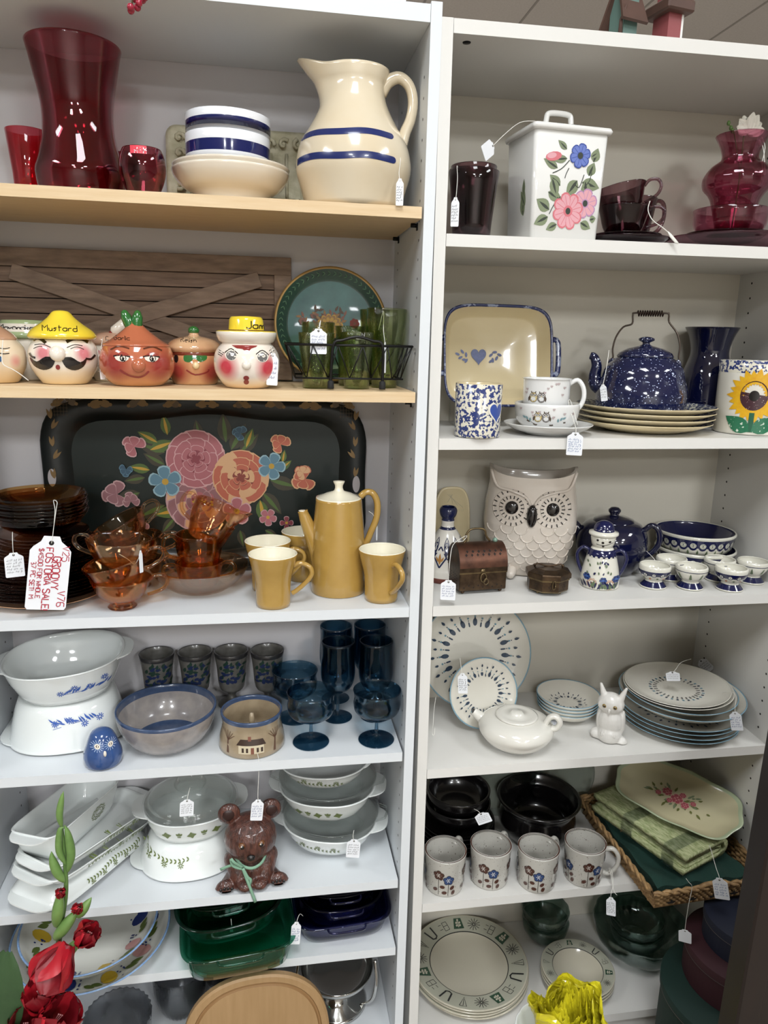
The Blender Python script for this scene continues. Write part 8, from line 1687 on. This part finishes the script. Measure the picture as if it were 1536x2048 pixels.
# hat boxes
for nme, px, py, r, z0, z1, col, label in (('g', 1338, 1990, .14, -.079, .2245, '14302a', 'dark green round hat box, lowest and largest of the three by the cabinet post'), ('b', 1384, 1900, .115, .226, .310, '3a1820', 'burgundy round hat box in the middle of the three'), ('n', 1421, 1835, .09, .3115, .376, '171d30', 'navy round hat box on top of the other two')):
    yb = {'g': -.145, 'b': -.12, 'n': -.112}[nme]; x = hitY(px, py, yb).x+r+.002; t = T('hat_box', label, 'hat box', (x, yb, z0), (0, 0, 0), 'round hat boxes'); m_ = M('hatbox_'+col, col, .7, bump=.1, bscale=300); h = z1-z0; hl = .02; ed = M('hatbox_edge', '6a6462', .6)
    b = B(m_); b.lathe([(0, 0), (r*.975, 0), (r*.975, h-.004), (0, h-.004)], 0, 64, smooth=False); b.build('box_body', t)
    b = B(m_, ed); b.lathe([(r*.98, h-hl), (r, h-hl), (r, h-hl+.0015), (r, h-.001), (r*.995, h), (0, h)], 0, 72, mats=[1, 1, 0, 0, 0]); b.build('lid', t)
# yellow paper in a white bowl on a stool
P = hitY(1128, 2035, -.3); t = T('plant_stand', 'dark round stand below the yellow paper at the bottom edge of the view', 'stand', (P.x, -.3, -.079)); b = B(DW); b.lathe([(0, .36), (.09, .36), (.09, .375), (0, .375)], 0, 40); b.build('top', t)
for j in range(3): a = 2*pi*j/3; b = B(DW); b.tube([V((.05*cos(a), .05*sin(a), .36)), V((.1*cos(a), .1*sin(a), .0))], .008, 0, 8); b.build('leg', t)
zt = .2975; b = B(MILK); c_ = cup(sm2([(.035, 0), (.04, .002), (.062, .025), (.075, .055)], 3), .003); b.lathe(c_, 0, 72, nf=20, flute=.02); tag(b.build('fluted_bowl', loc=(P.x-.01, -.3, zt)), 'white fluted bowl with crumpled yellow paper at the bottom edge', 'bowl')
YP = M('yellow_cellophane', 'd9cf2a', .3, coat=.4, var=.4, vscale=30, col2='c4b81f'); R = random.Random(4); b = B(YP); n = 34; rows = []
ph = [R.uniform(0, 6) for _ in range(12)]
for i in range(n+1):
    f = i/n; row = []
    for j in range(60):
        a = 2*pi*j/60; rr_ = .022+.026*sin(min(1, f*1.2)*pi*.5)+.010*f; rr_ *= 1.12+.13*sin(3*a+ph[0]+f*3)+.08*sin(5*a+ph[1]+7*f)+.05*sin(11*a+ph[2]-9*f)+R.uniform(-.03, .03)
        zz_ = .004+.098*f+(.016*sin(2*a+ph[3])+.007*sin(5*a+ph[4]))*f*f+R.uniform(-.001, .001); row.append((rr_*cos(a)+.012*sin(f*9+ph[5])*.4, rr_*sin(a)*.8, zz_+.003*sin(20*f+5*a)))
    rows.append(row)
b.rings(rows, 0, False, cap0=True); 
for q in range(3): rows2 = [[(x*(.75-.2*q), y*(.75-.2*q), z-.004+.006*sin(7*x*60+q)) for x, y, z in r] for r in rows[8:]]; b.rings(rows2, 0, False)
tag(b.build('tissue_paper', loc=(P.x+.008, -.3, zt+.02)), 'crumpled bright yellow tissue paper standing in the white fluted bowl', 'paper')
# ================================================================ painted decoration becomes part of the surface it is painted on
DEC = ('painted_', 'printed_', 'stenciled_heart', 'gold_border_painting', 'leaf_ring', 'dash_ring', 'starburst_border', 'glaze_pool', 'piercings', 'white_dots', 'faint_pattern', 'lid_brush_marks', 'feather_scallops', 'brow_ridge', 'eye_lashes', 'dark_stitches', 'marker_lettering', 'inside_eyes', 'handle_slot', 'carved_')
bpy.context.view_layer.update()
done = {}
for o in [o for o in COL.objects if o.type == 'MESH' and o.parent and (o.name.startswith(DEC) or o.name.split('.')[0] == 'face')]:
    par = o.parent
    tgt = par if par.type == 'MESH' else next(c for c in COL.objects if c.parent == par and c.type == 'MESH' and not c.name.startswith(DEC) and c.name.split('.')[0] not in ('face', 'top_rail'))
    key = (tgt.data.name, o.data.name)
    if key not in done:
        done[key] = 1; A_, D_ = tgt.data, o.data
        Mx = Matrix.Identity(4) if tgt is par else Matrix.LocRotScale(tgt.location, tgt.rotation_euler, None).inverted()
        Mx = Mx @ Matrix.LocRotScale(o.location, o.rotation_euler, None)
        vs = [v.co[:] for v in A_.vertices]+[(Mx @ v.co)[:] for v in D_.vertices]; n = len(A_.vertices)
        fs = [tuple(p.vertices) for p in A_.polygons]+[tuple(i+n for i in p.vertices) for p in D_.polygons]
        mats = list(A_.materials); mp_ = {}
        for i, m_ in enumerate(D_.materials):
            if m_ not in mats: mats.append(m_)
            mp_[i] = mats.index(m_)
        mi = [p.material_index for p in A_.polygons]+[mp_[p.material_index] for p in D_.polygons]; sm = [p.use_smooth for p in A_.polygons]+[p.use_smooth for p in D_.polygons]
        A_.clear_geometry(); A_.materials.clear(); A_.from_pydata(vs, [], fs)
        for m_ in mats: A_.materials.append(m_)
        A_.polygons.foreach_set('material_index', mi); A_.polygons.foreach_set('use_smooth', sm); A_.update()
    bpy.data.objects.remove(o, do_unlink=True)
